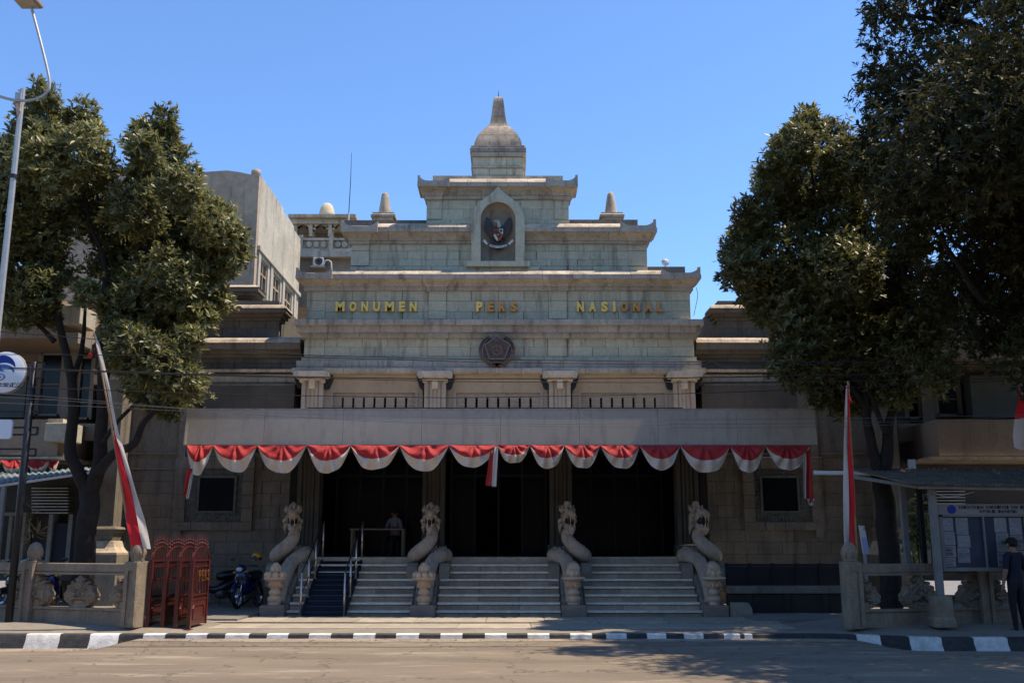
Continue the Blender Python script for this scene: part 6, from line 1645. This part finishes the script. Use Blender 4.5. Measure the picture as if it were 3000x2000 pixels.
# brown modern buildings flanking the museum
def annex(side):
    f = (lambda p: p) if side == 'l' else (lambda p: 2*1460-p)
    t = thing('office_building', (xat(f(60),1500,27), 27, .1), 'brown rendered office building with overhanging upper floor %s' % ('behind the round logo sign' if side == 'l' else 'behind the noticeboard shelter'), 'building')
    def bx(a, b, pt, pb, y0, y1, nm, mat, par=t, **k):
        u, v = xat(f(a),pt,y0), xat(f(b),pt,y0); return MB().box(min(u,v), max(u,v), y0, y1, zat(pb,y0), zat(pt,y0)).build(nm, mat, par, **k)
    dy = 0 if side == 'l' else 60
    bx(-500, 285, 880, 1700, 28.6, 34, 'wall', BROWNB)
    bx(-500, 180, 880+dy, 990+dy, 26.2, 28.7, 'upper_overhang', BROWNB)
    # chamfered end of the overhang
    sg = 1 if side == 'l' else -1; x0_ = xat(f(180),935+dy,26.2)+sg*.004; x1_ = xat(f(238),935+dy,26.75)
    q = [(x0_, 26.205), (x1_, 26.75), (x1_, 28.59), (x0_, 28.59)]
    z0, z1 = zat(990+dy,26.2)+.003, zat(880+dy,26.2)-.003
    MB().rings([[(x,y,z) for x,y in q] for z in (z0,z1)]).build('overhang_chamfer', BROWNB, t)
    bx(183, 238, 893+dy, 948+dy, 25.9, 26.9, 'sun_fin', LITCON, bev=.02); bx(178, 230, 974+dy, 1004+dy, 26.0, 26.9, 'drip_edge', PAINT)
    for (a, b, pt, pb) in ((122,190,1040,1212),(236,277,1050,1222)):
        w = bx(a, b, pt, pb, 28.35, 28.58, 'window_pane', GLASS)
        u, v = sorted((xat(f(a),pt,28.3), xat(f(b),pt,28.3))); z0, z1 = zat(pb,28.3), zat(pt,28.3)
        m = MB()
        for q in (u,v): m.box(q-.06,q+.06,28.26,28.4,z0-.06,z1+.06)
        m.box(u,v,28.26,28.4,z0-.06,z0).box(u,v,28.26,28.4,z1,z1+.06)
        for k in (1,2,3): m.box(u,v,28.3,28.34,z0+(z1-z0)*k/4-.015,z0+(z1-z0)*k/4+.015)
        m.build('window_frame', PAINT, w)
    bx(196,232,1000+dy*.5,1240,28.2,28.6,'pier',PAINT); bx(-300,80,1100,1222,27.9,28.6,'side_panel',M('grey_green_wall',(.12,.125,.115),(.09,.095,.09),scale=2))
    bx(-500,176,1228,1335,26.0,28.6,'balcony_front',BROWNB); bx(-500,190,1336,1344,25.9,28.6,'balcony_edge',PALE)
    if side == 'l':
        bx(133,205,1238,1291,25.6,26.4,'planter_box',LITCON, bev=.02); bx(140,185,1226,1237,25.9,26.6,'planter_rim',PALE)
    bx(226,290,1240,1290,27.6,28.6,'spandrel',PAINT)
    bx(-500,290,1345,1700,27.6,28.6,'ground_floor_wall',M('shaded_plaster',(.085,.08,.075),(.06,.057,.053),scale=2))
    bx(-60,75,1500,1640,27.3,27.59,'shop_window',GLASS)
    for px in (-5, 33, 72): bx(px-5,px+5,1500,1648,27.2,27.6,'window_mullion',PAINT)
    bx(-60,78,1500,1510,27.15,27.6,'window_head',PAINT); bx(-60,78,1638,1650,27.15,27.6,'window_sill',PAINT)
    for k in range(9): bx(92,200,1428+k*9,1431+k*9,27.3,27.6,'louvre_slat',GALV)
    bx(160,205,1532,1660,27.3,27.6,'door',M('door_blue_grey',(.03,.033,.045),bump=.05))
    for px in (150, 208): bx(px-6,px+6,1505,1665,27.2,27.62,'door_post',POSTB)
    return t
annex('l'); annex('r')
# corrugated lean-to on the left, with a short length of bunting behind it
le = thing('lean_to_shed', (xat(60,1500,24.5), 24.5, .16), 'lean-to with grey green corrugated roof behind the stone fence', 'shed')
corr_roof((P(-140,1374,27.0),P(283,1369,27.0),P(281,1377,24.6),P(-140,1436,23.3)), ROOFT, le, 'roof_sheet', pitch=.16)
MB().bar(P(-140,1442,23.35),P(280,1382,24.6),.06).build('roof_beam', WHITE, le)
for px, Y, pt in ((12,23.6,1425),(270,24.7,1384)):
    a = P(px,pt,Y); MB().box(a.x-.05,a.x+.05,Y-.05,Y+.05,.15,a.z).build('post', POSTB, le)
bs2 = thing('bunting', P(80,1346,25.7), 'short red and white bunting under the office balcony above the lean-to', 'bunting')
YB0 = YB; YB = 25.75; zc0_ = zc0; zc0 = zat(1346,YB)
for i, (a, b) in enumerate(((-70,10),(10,84),(84,150),(150,178))): swag(bs2, a, b, 1392, 40+i)
YB = YB0; zc0 = zc0_

# ================================================================== TREES
def leaves_mesh(name, clumps, n_sprig, leaf, mat, per=8, up=.7, droop=0., wid=.34, seed=1, shell=.55, tilt=(35,85)):
    """sprigs of leaves spread through the clump volumes; clumps = (x,y,z,rx,ry,rz)"""
    rg = np.random.default_rng(seed); C = np.array(clumps, float)
    vol = (C[:,3]*C[:,4]*C[:,5])**.58; ci = rg.choice(len(C), n_sprig, p=vol/vol.sum())
    d = rg.normal(size=(n_sprig,3)); d /= np.linalg.norm(d,axis=1)[:,None]
    r = shell+(1-shell)*rg.random(n_sprig)**.7
    r *= .95+.17*np.sin(d[:,0]*5+ci)*np.sin(d[:,2]*6+ci*2)            # lumpy outline
    ft = rg.random(n_sprig) < .13; r = np.where(ft, r*rg.uniform(1.0,1.32,n_sprig), r)     # stray shoots beyond the clump
    pos = C[ci,:3]+d*r[:,None]*C[ci,3:6]+rg.normal(size=(n_sprig,3))*.07
    ax = d*.8+np.array([0,0,up])+rg.normal(size=(n_sprig,3))*.35; ax /= np.linalg.norm(ax,axis=1)[:,None]
    N = n_sprig*per; pos = np.repeat(pos,per,0); ax = np.repeat(ax,per,0)
    h = rg.normal(size=(N,3)); e1 = np.cross(ax,h); e1 /= np.linalg.norm(e1,axis=1)[:,None]
    tl = np.radians(rg.uniform(*tilt,N)); ld = ax*np.cos(tl)[:,None]+e1*np.sin(tl)[:,None]
    ld[:,2] -= droop; ld /= np.linalg.norm(ld,axis=1)[:,None]
    L = leaf*rg.uniform(.5,1.35,N); sd = np.cross(ld,ax); sd /= np.maximum(np.linalg.norm(sd,axis=1),1e-4)[:,None]
    nm = np.cross(sd,ld)
    base = pos+ax*(rg.random(N)*leaf*.7-leaf*.2)[:,None]
    tip = base+ld*L[:,None]; mid = base+ld*(L*.5)[:,None]
    w = (L*wid)[:,None]*.5
    v = np.stack([base, mid+sd*w+nm*w*.35, tip, mid-sd*w+nm*w*.35],1).reshape(-1,3)
    f = np.arange(N)[:,None]*4; tri = np.concatenate([f+[0,1,2], f+[0,2,3]],1).reshape(-1,3)
    me = bpy.data.meshes.new(name); me.vertices.add(len(v)); me.vertices.foreach_set('co', v.astype('f').ravel())
    me.loops.add(tri.size); me.loops.foreach_set('vertex_index', tri.astype('i').ravel())
    me.polygons.add(len(tri)); me.polygons.foreach_set('loop_start', (np.arange(len(tri))*3).astype('i')); me.polygons.foreach_set('loop_total', np.full(len(tri),3,'i'))
    me.materials.append(mat); me.update(calc_edges=True); return me
def clumps_px(L, Y, depth, seed, ry=1.0):
    rd = random.Random(seed); out_ = []
    for it in L:
        px, py, r = it[:3]; y = Y+rd.uniform(-depth,depth)*(.8 if r < 60 else 1) if len(it) < 4 else it[3]
        c = P(px,py,y); R = r*mpp(y)*.98
        out_.append((c.x,c.y,c.z,R,R*ry,R*.95))
    return out_
def tree(name, loc, label, crown, trunks, mat, n, leaf, group=None, **kw):
    t = thing(name, loc, label, 'tree', group)
    me = leaves_mesh('crown', crown, n, leaf, mat, **kw); o = link('crown', me, t); o.location = -Vector(loc); o['kind'] = 'stuff'
    first = None
    for (pts, rad) in trunks:
        C = catmull(pts, 5); m_ = len(C); rr = [rad[0]+(rad[1]-rad[0])*(i/(m_-1))**.8 for i in range(m_)]
        C = [p+Vector((mnoise.noise((p.z*1.7,p.x,0)),mnoise.noise((p.z*1.7,p.x,5)),0))*.04 for p in C]
        ob = MB().tube(C, [r*(1+.08*mnoise.noise((i*.9,r*40,2))) for i, r in enumerate(rr)], 10).build('trunk' if first is None else 'limb', BARK, t, smooth=True)
        first = first or ob
    return t
YT = 22.6
Lc = [(125,285,40),(118,340,62),(112,410,80),(240,325,32),(238,380,58),(232,450,82),(120,490,100),(15,470,70),(-60,520,110),(40,600,115),(165,560,95),(285,505,55),(290,595,75),(110,690,85),(15,760,105),(-90,720,130),(60,880,75),(330,700,55),
      (482,345,28),(474,395,45),(415,385,32),(420,440,55),(478,455,65),(450,540,88),(395,620,85),(525,560,62),(560,625,75),(625,680,66),(650,765,52),(590,790,80),(630,880,48),(520,720,90),(500,830,95),(420,760,105),(400,900,95),(480,950,70),(540,900,65),(385,1030,75),(455,1075,80),(535,1120,52),(485,1180,50),(565,1140,36),(365,860,60),(350,970,50),(590,930,40),(90,860,72),(35,905,62),(150,800,62),(215,640,62),(665,735,58),(692,700,34),(610,700,80),(640,640,45),(560,520,30),(130,930,40),(250,860,38),(300,780,40),(420,1130,55),(380,960,60),(450,1010,60),(520,1040,50),(550,1000,40),(510,1150,45)]
cl = clumps_px(Lc, YT, 1.5, 3)
cl += clumps_px([(a,b,r*.85,YT+1.9) for a,b,r in Lc if r > 65][::2], YT, 0, 1)
def PT(L, Y): return [P(a,b,Y) for a,b in L]
tree('broadleaf_tree', (P(255,1650,YT).x, YT, .16), 'olive leafed multi stemmed tree behind the carved fence and leaning banner', cl,
     [(PT([(240,1690),(245,1580),(262,1480),(258,1430)],YT)[:0]+[Vector((P(250,1650,YT).x,YT,.1))]+PT([(248,1560),(262,1480),(258,1430)],YT),(.26,.20)),
      (PT([(258,1440),(228,1380),(205,1320),(215,1200),(208,1100),(190,1020),(170,930),(165,840),(130,700),(120,500),(122,320)],YT),(.17,.03)),
      (PT([(262,1440),(290,1370),(298,1250),(300,1120),(290,1010),(310,900),(300,760),(250,600),(240,380)],YT),(.19,.03)),
      (PT([(215,1110),(238,1030),(246,960),(250,890)],YT+.3),(.08,.03)),
      (PT([(288,1390),(330,1330),(390,1300),(420,1240),(450,1205),(470,1150)],YT-.3),(.13,.04)),
      (PT([(300,1300),(340,1240),(400,1180),(440,1150)],YT-.2),(.06,.03)),
      (PT([(300,1130),(330,1000),(390,860),(450,650),(470,420)],YT+.2),(.12,.02)),
      (PT([(330,1010),(420,900),(520,780),(620,720)],YT),(.08,.02)),(PT([(160,1000),(120,960),(60,900),(10,800)],YT),(.07,.02))],
     LEAF_L, 20000, .16, per=9, wid=.36, seed=5, up=.75, shell=.68)
YR1 = 22.0
Lr = [(2362,335,26),(2360,385,50),(2325,440,70),(2420,430,85),(2270,500,45),(2275,550,66),(2340,570,110),(2200,630,50),(2215,690,68),(2160,730,45),(2170,790,58),(2250,770,110),(2215,860,60),(2300,880,110),(2420,640,120),(2450,800,130),(2350,980,90),(2330,1070,75),(2450,1010,120),(2550,900,140),(2560,1070,105),(2430,1150,55),(2650,1010,110),(2700,880,130),(2740,1090,60),(2500,500,100),(2600,680,130),(2500,1180,50),(2620,1150,50)]
cl = clumps_px(Lr, YR1, 1.4, 9)
cl += clumps_px([(a,b,r*.85,YR1+1.9) for a,b,r in Lr if r > 65][::2], YR1, 0, 1)
tree('broadleaf_tree', (P(2600,1650,YR1).x, YR1, .16), 'dense rounded tree with forked trunk behind the noticeboard shelter', cl,
     [([Vector((P(2605,1650,YR1).x,YR1,.1))]+PT([(2600,1560),(2590,1460),(2578,1390)],YR1),(.24,.19)),
      (PT([(2578,1400),(2560,1330),(2545,1250),(2530,1130),(2500,1000),(2420,760),(2370,450)],YR1),(.15,.03)),
      (PT([(2585,1400),(2600,1320),(2600,1260),(2620,1180),(2640,1050),(2650,850),(2620,650)],YR1),(.17,.03)),
      (PT([(2595,1270),(2560,1180),(2520,1120),(2480,1080)],YR1-.2),(.07,.03)),(PT([(2540,1200),(2450,1080),(2350,960),(2250,850)],YR1),(.08,.02)),
      (PT([(2620,1180),(2680,1090),(2740,1010)],YR1),(.08,.03))],
     LEAF_M, 17500, .15, per=9, wid=.36, seed=8, up=.75, shell=.62)
YR2 = 19.0
Lt = [(2590,30,62),(2545,50,25),(2700,40,120),(2860,80,150),(2560,125,30),(2610,180,70),(2560,235,48),(2540,290,45),(2620,290,90),(2740,240,150),(2900,300,170),(2590,350,55),(2680,420,125),(2810,520,160),(2950,560,160),(2560,400,45),(2700,640,140),(2620,540,60),(2890,760,140),(2790,850,115),(2970,930,100),(2890,1000,50),(2950,1060,45),(2820,985,45),(3080,250,190),(3130,560,200),(3120,-60,200),(2900,-110,190),(2700,-120,150),(3250,350,240),(3200,830,160),(3330,50,240),(3050,1120,70),(2960,820,110),(3040,980,110),(2900,930,80),(3010,680,120)]
cl = clumps_px(Lt, YR2, 1.9, 21)
# the part of the crown that hangs over the road, clumps added to block sky
cl += [(x,y,z,1.5,1.5,1.2) for x,y,z in ((7.6,15.5,8.2),(8.6,16.6,8.9),(9.6,14.6,8.6),(8.9,13.6,7.9),(10.4,15.8,9.6),(11.2,13.4,8.8),(11.5,17,9.6),(10.2,12.4,8.2),(12.5,12.2,8.4),(12.5,15.0,9.8),(13.5,16.6,9.6),(14.2,13.8,9.6),(13.2,18.5,9.4),(8.2,17.6,8.8),(15.2,17.5,9.5),(12.2,20.3,9),(14.6,20.6,9),(11.2,10.9,8.3),(13.6,10.2,8.6),(9.2,17.8,10.2),(10.2,18.8,8.0),(9.0,15.0,10.0),(11.0,15.2,11.2),(12.4,17.2,11.4),(13.6,14.4,11.2),(10.2,13.6,10.4),(12.0,11.6,10.2),(14.6,11.6,10.2),(16,15,10),(16,12.5,9.6),(10.6,17.2,7.6),(12.8,18.8,7.8))]
bt = Vector((xat(3260,1700,YR2), YR2, .2))
tree('tall_tree', bt, 'tall dark leafed tree near the noticeboard, with clumps over the road added to block sky', cl,
     [([bt-Vector((0,0,.1)), bt+Vector((.05,0,2)), bt+Vector((-.1,.1,4.2)), bt+Vector((-.3,0,6.5)), bt+Vector((-.4,.2,9)), bt+Vector((-.2,.3,11.5)), bt+Vector((0,.2,14))],(.34,.07)),
      ([bt+Vector((-.1,.1,4)), bt+Vector((-1,-.1,6)), P(2880,500,YR2), P(2760,280,YR2), P(2650,150,YR2)],(.16,.03)),
      ([bt+Vector((-.3,0,6)), bt+Vector((-1,-1.5,7)), Vector((9.2,15.6,8.4)), Vector((8.2,15.2,8.6))],(.14,.03)),
      ([bt+Vector((-.3,0,5.5)), bt+Vector((.5,-2.2,7)), Vector((11.5,13.5,8.6))],(.13,.03)),
      ([bt+Vector((-.2,0,5)), P(2900,900,YR2), P(2800,760,YR2), P(2700,640,YR2)],(.12,.03)),
      ([bt+Vector((-.4,.2,8.5)), P(2900,120,YR2), P(2750,60,YR2), P(2600,40,YR2)],(.12,.03))],
     LEAF_D, 34000, .14, per=9, wid=.34, seed=13, up=.35, droop=.35)
# second tree added out of view beyond the first to block sky light
b2 = Vector((15.5, 21.5, .2)); rq = random.Random(12)
tree('tall_tree', b2, 'dark tree added out of view to block sky past the office building', [(b2.x+rq.uniform(-3.2,3.2), b2.y+rq.uniform(-3.8,2.5), rq.uniform(5,13), 1.6, 1.6, 1.3) for _ in range(26)],
     [([b2, b2+Vector((.1,0,4)), b2+Vector((-.1,.1,8)), b2+Vector((0,0,12))],(.3,.06))], LEAF_D, 5000, .22, per=8, wid=.38, seed=77, up=.4, droop=.2)
# shrub with big leaves behind the right fence, dracaena on the left
def plant(name, loc, label, mat, n, leaf, cl, **kw):
    t = thing(name, loc, label, 'plant')
    o = link('foliage', leaves_mesh('foliage', cl, n, leaf, mat, **kw), t); o.location = -Vector(loc); o['kind'] = 'stuff'
    m = MB()
    for k in range(4):
        a = Vector(loc); c = Vector(cl[k % len(cl)][:3]); m.tube([a+Vector((.04*k,0,0)), (a+c)/2+Vector((.05,0,0)), c],[.02,.015,.008],6)
    m.build('stem', BARK, t)
Ysb = 23.5; q = [P(2680,1520,Ysb),P(2700,1560,Ysb),P(2665,1575,Ysb),P(2695,1480,Ysb),P(2690,1610,Ysb)]
plant('leafy_shrub', (P(2690,1700,Ysb).x,Ysb,.16), 'leafy shrub with large pale leaves between the shelter posts', LEAF_S, 26, .26, [(v.x,v.y,v.z,.2,.2,.22) for v in q], per=6, wid=.5, droop=.35, seed=3, shell=.2)
Yds = 24.0; q = [P(92,1540,Yds),P(92,1565,Yds),P(90,1520,Yds)]
plant('dracaena', (P(90,1700,Yds).x,Yds,.16), 'yellow and bronze strap leafed plant behind the domed fence post', LEAF_Y, 7, .34, [(v.x,v.y,v.z,.05,.05,.12) for v in q], per=9, wid=.12, droop=.3, seed=6, shell=.2, tilt=(30,80))
Yw = 19.7; v = G(404,1822,.2)
plant('weed', v, 'small weed growing at the foot of the gate side fence post', LEAF_S, 40, .045, [(v.x,v.y-.05,v.z+.10,.09,.06,.14),(v.x+.02,v.y-.05,v.z+.25,.05,.04,.12),(v.x-.06,v.y-.05,v.z+.06,.08,.05,.06),(v.x,v.y-.05,v.z+.05,.06,.05,.05)], per=6, wid=.3, seed=9, shell=.1)

# ================================================================== OVERHEAD WIRES
WY = 18.0
wl = [([(-400,935),(0,971),(620,1020),(915,1040),(1460,1053),(2150,1060),(3000,1058),(3500,1048)],.0075,'thick black cable sagging past the lettered storey'),
      ([(-400,1036),(0,1038),(620,1043),(1100,1051),(1450,1061),(2150,1067),(3000,1066),(3500,1058)],.0075,'upper black cable crossing just below the bronze emblem'),
      ([(-400,1060),(0,1076),(620,1097),(1100,1107),(1450,1109),(2150,1104),(3000,1086),(3500,1070)],.0115,'heavy black cable crossing in front of the column capitals'),
      ([(-400,1066),(0,1080),(620,1100),(1100,1112),(1450,1118),(2150,1119),(3000,1108),(3500,1098)],.0075,'black cable running just below the heavy one at the capitals'),
      ([(-400,1112),(0,1131),(620,1153),(1200,1163),(1450,1163),(2150,1148),(3000,1112),(3500,1085)],.0075,'black cable crossing the slotted window panels'),
      ([(-400,1150),(0,1163),(400,1188),(812,1217),(1200,1238),(1800,1250),(2400,1250),(3000,1226),(3500,1200)],.004,'lowest thin grey wire across the canopy fascia'),
      ([(-400,1140),(0,1152),(545,1196),(812,1208),(1200,1220),(1800,1228),(2400,1226),(3000,1214),(3500,1200)],.004,'upper thin grey wire across the canopy fascia'),
      ([(-400,1165),(300,1192),(900,1222),(1500,1240),(2400,1240),(3000,1220),(3500,1195)],.004,'middle thin grey wire across the canopy fascia')]
for k, (L, r, lb) in enumerate(wl):
    C = catmull([P(a,b,WY+.06*(k%3)) for a,b in L], 6)
    tag(MB().tube(C, r, 5).build('overhead_wire', WIRE if r > .005 else GREYW, smooth=True), lb, 'wire', 'overhead wires along the street')

# ================================================================== ROAD DEBRIS
rd = random.Random(8)
for k in range(9):
    px, py = rd.uniform(160,290), rd.uniform(1893,1906); g_ = G(px,py,-.1); g_.z = road_z(g_.x,g_.y); s = rd.uniform(.03,.085)
    m = MB().ell((0,0,s*.3),(s*rd.uniform(.8,1.4),s,s*.5),7,4,Matrix.Rotation(rd.uniform(0,3),3,'Z'))
    m.v = [(x+rd.uniform(-.2,.2)*s, y+rd.uniform(-.2,.2)*s, z+rd.uniform(-.15,.15)*s) for x,y,z in m.v]
    o = m.build('rubble_stone', STONEG); o.location = g_
    tag(o, 'broken pale rubble stone lying against the kerb on the road', 'stone', 'rubble by the kerb')
def litter(name, n, size, region, mat, seed):
    r = np.random.default_rng(seed); m = MB()
    for k in range(n):
        x, y = region(r); s = size*r.uniform(.6,1.5); a = r.uniform(0,6.3); c_, s_ = cos(a), sin(a)
        z = road_z(x,y)+.006 if y < kerb_y(x)-.1 else kerb_h(x)+.012
        pts = [(-s,0,0),(0,-s*.42,s*.18),(s,0,s*r.uniform(0,.3)),(0,s*.42,s*.15)]
        m.add([(x+c_*u-s_*v, y+s_*u+c_*v, z+w) for u,v,w in pts],[(0,1,2),(0,2,3)])
    o = m.build(name, mat); o['kind'] = 'stuff'; tag(o, 'small dry fallen leaves scattered along the road and kerb' if mat is LEAF_F else 'pale crumbs and grit scattered along the kerb', 'leaves' if mat is LEAF_F else 'grit'); return o
litter('fallen_leaves', 260, .04, lambda r: (r.uniform(-9,9), 19.2-abs(r.normal())*1.6), LEAF_F, 2)
litter('road_grit', 700, .018, lambda r: ((lambda x: (x, kerb_y(x)-.12-abs(r.normal())*.4))(r.uniform(-9,9))), STONEG, 4)

# ================================================================== ADDED UNSEEN ACROSS THE STREET (behind the viewer): keeps the low sky off the porch and glass
for k, (x0, x1, h) in enumerate(((-34,-14,10.0),(-13.8,3,9.6),(3.2,19,10.4),(19.2,38,9.8))):
    t = thing('skyblocker', ((x0+x1)/2, -12, 0), ('wide three storey shophouse','plain three storey shophouse','tallest shophouse','end shophouse')[k]+' added out of view to block low sky', 'building', 'unseen houses added to block sky')
    w = MB().box(x0,x1,-22,-12,0,h).build('wall', BROWNB, t)
    n = int((x1-x0)/3.2)
    for fl in range(int(h//3.2)):
        for i in range(n):
            xx = x0+(x1-x0)*(i+.5)/n; MB().box(xx-1,xx+1,-12.0,-11.94,fl*3.2+.5,fl*3.2+2.5).build('window', GLASS, w)
    MB().box(x0-.1,x1+.1,-12.0,-10.2,3.0,3.2).build('awning', BROWNB, t)

for k, (x, y) in enumerate(((13,-4.5),(20.5,-4.0))):
    b3 = Vector((x, y, 0)); rq = random.Random(30+k)
    tree('tall_tree', b3, ('unseen tree added to cut sky light before the tallest shophouse','unseen tree added to cut sky light before the end shophouse')[k], [(x+rq.uniform(-4,4), y+rq.uniform(-2.5,2.5), rq.uniform(5,13.5), 1.8, 1.8, 1.4) for _ in range(24)],
         [([b3, b3+Vector((.1,0,4)), b3+Vector((-.1,.1,8)), b3+Vector((0,0,12))],(.35,.08))], LEAF_D, 2600, .34, per=8, wid=.45, seed=90+k, up=.4, droop=.2)
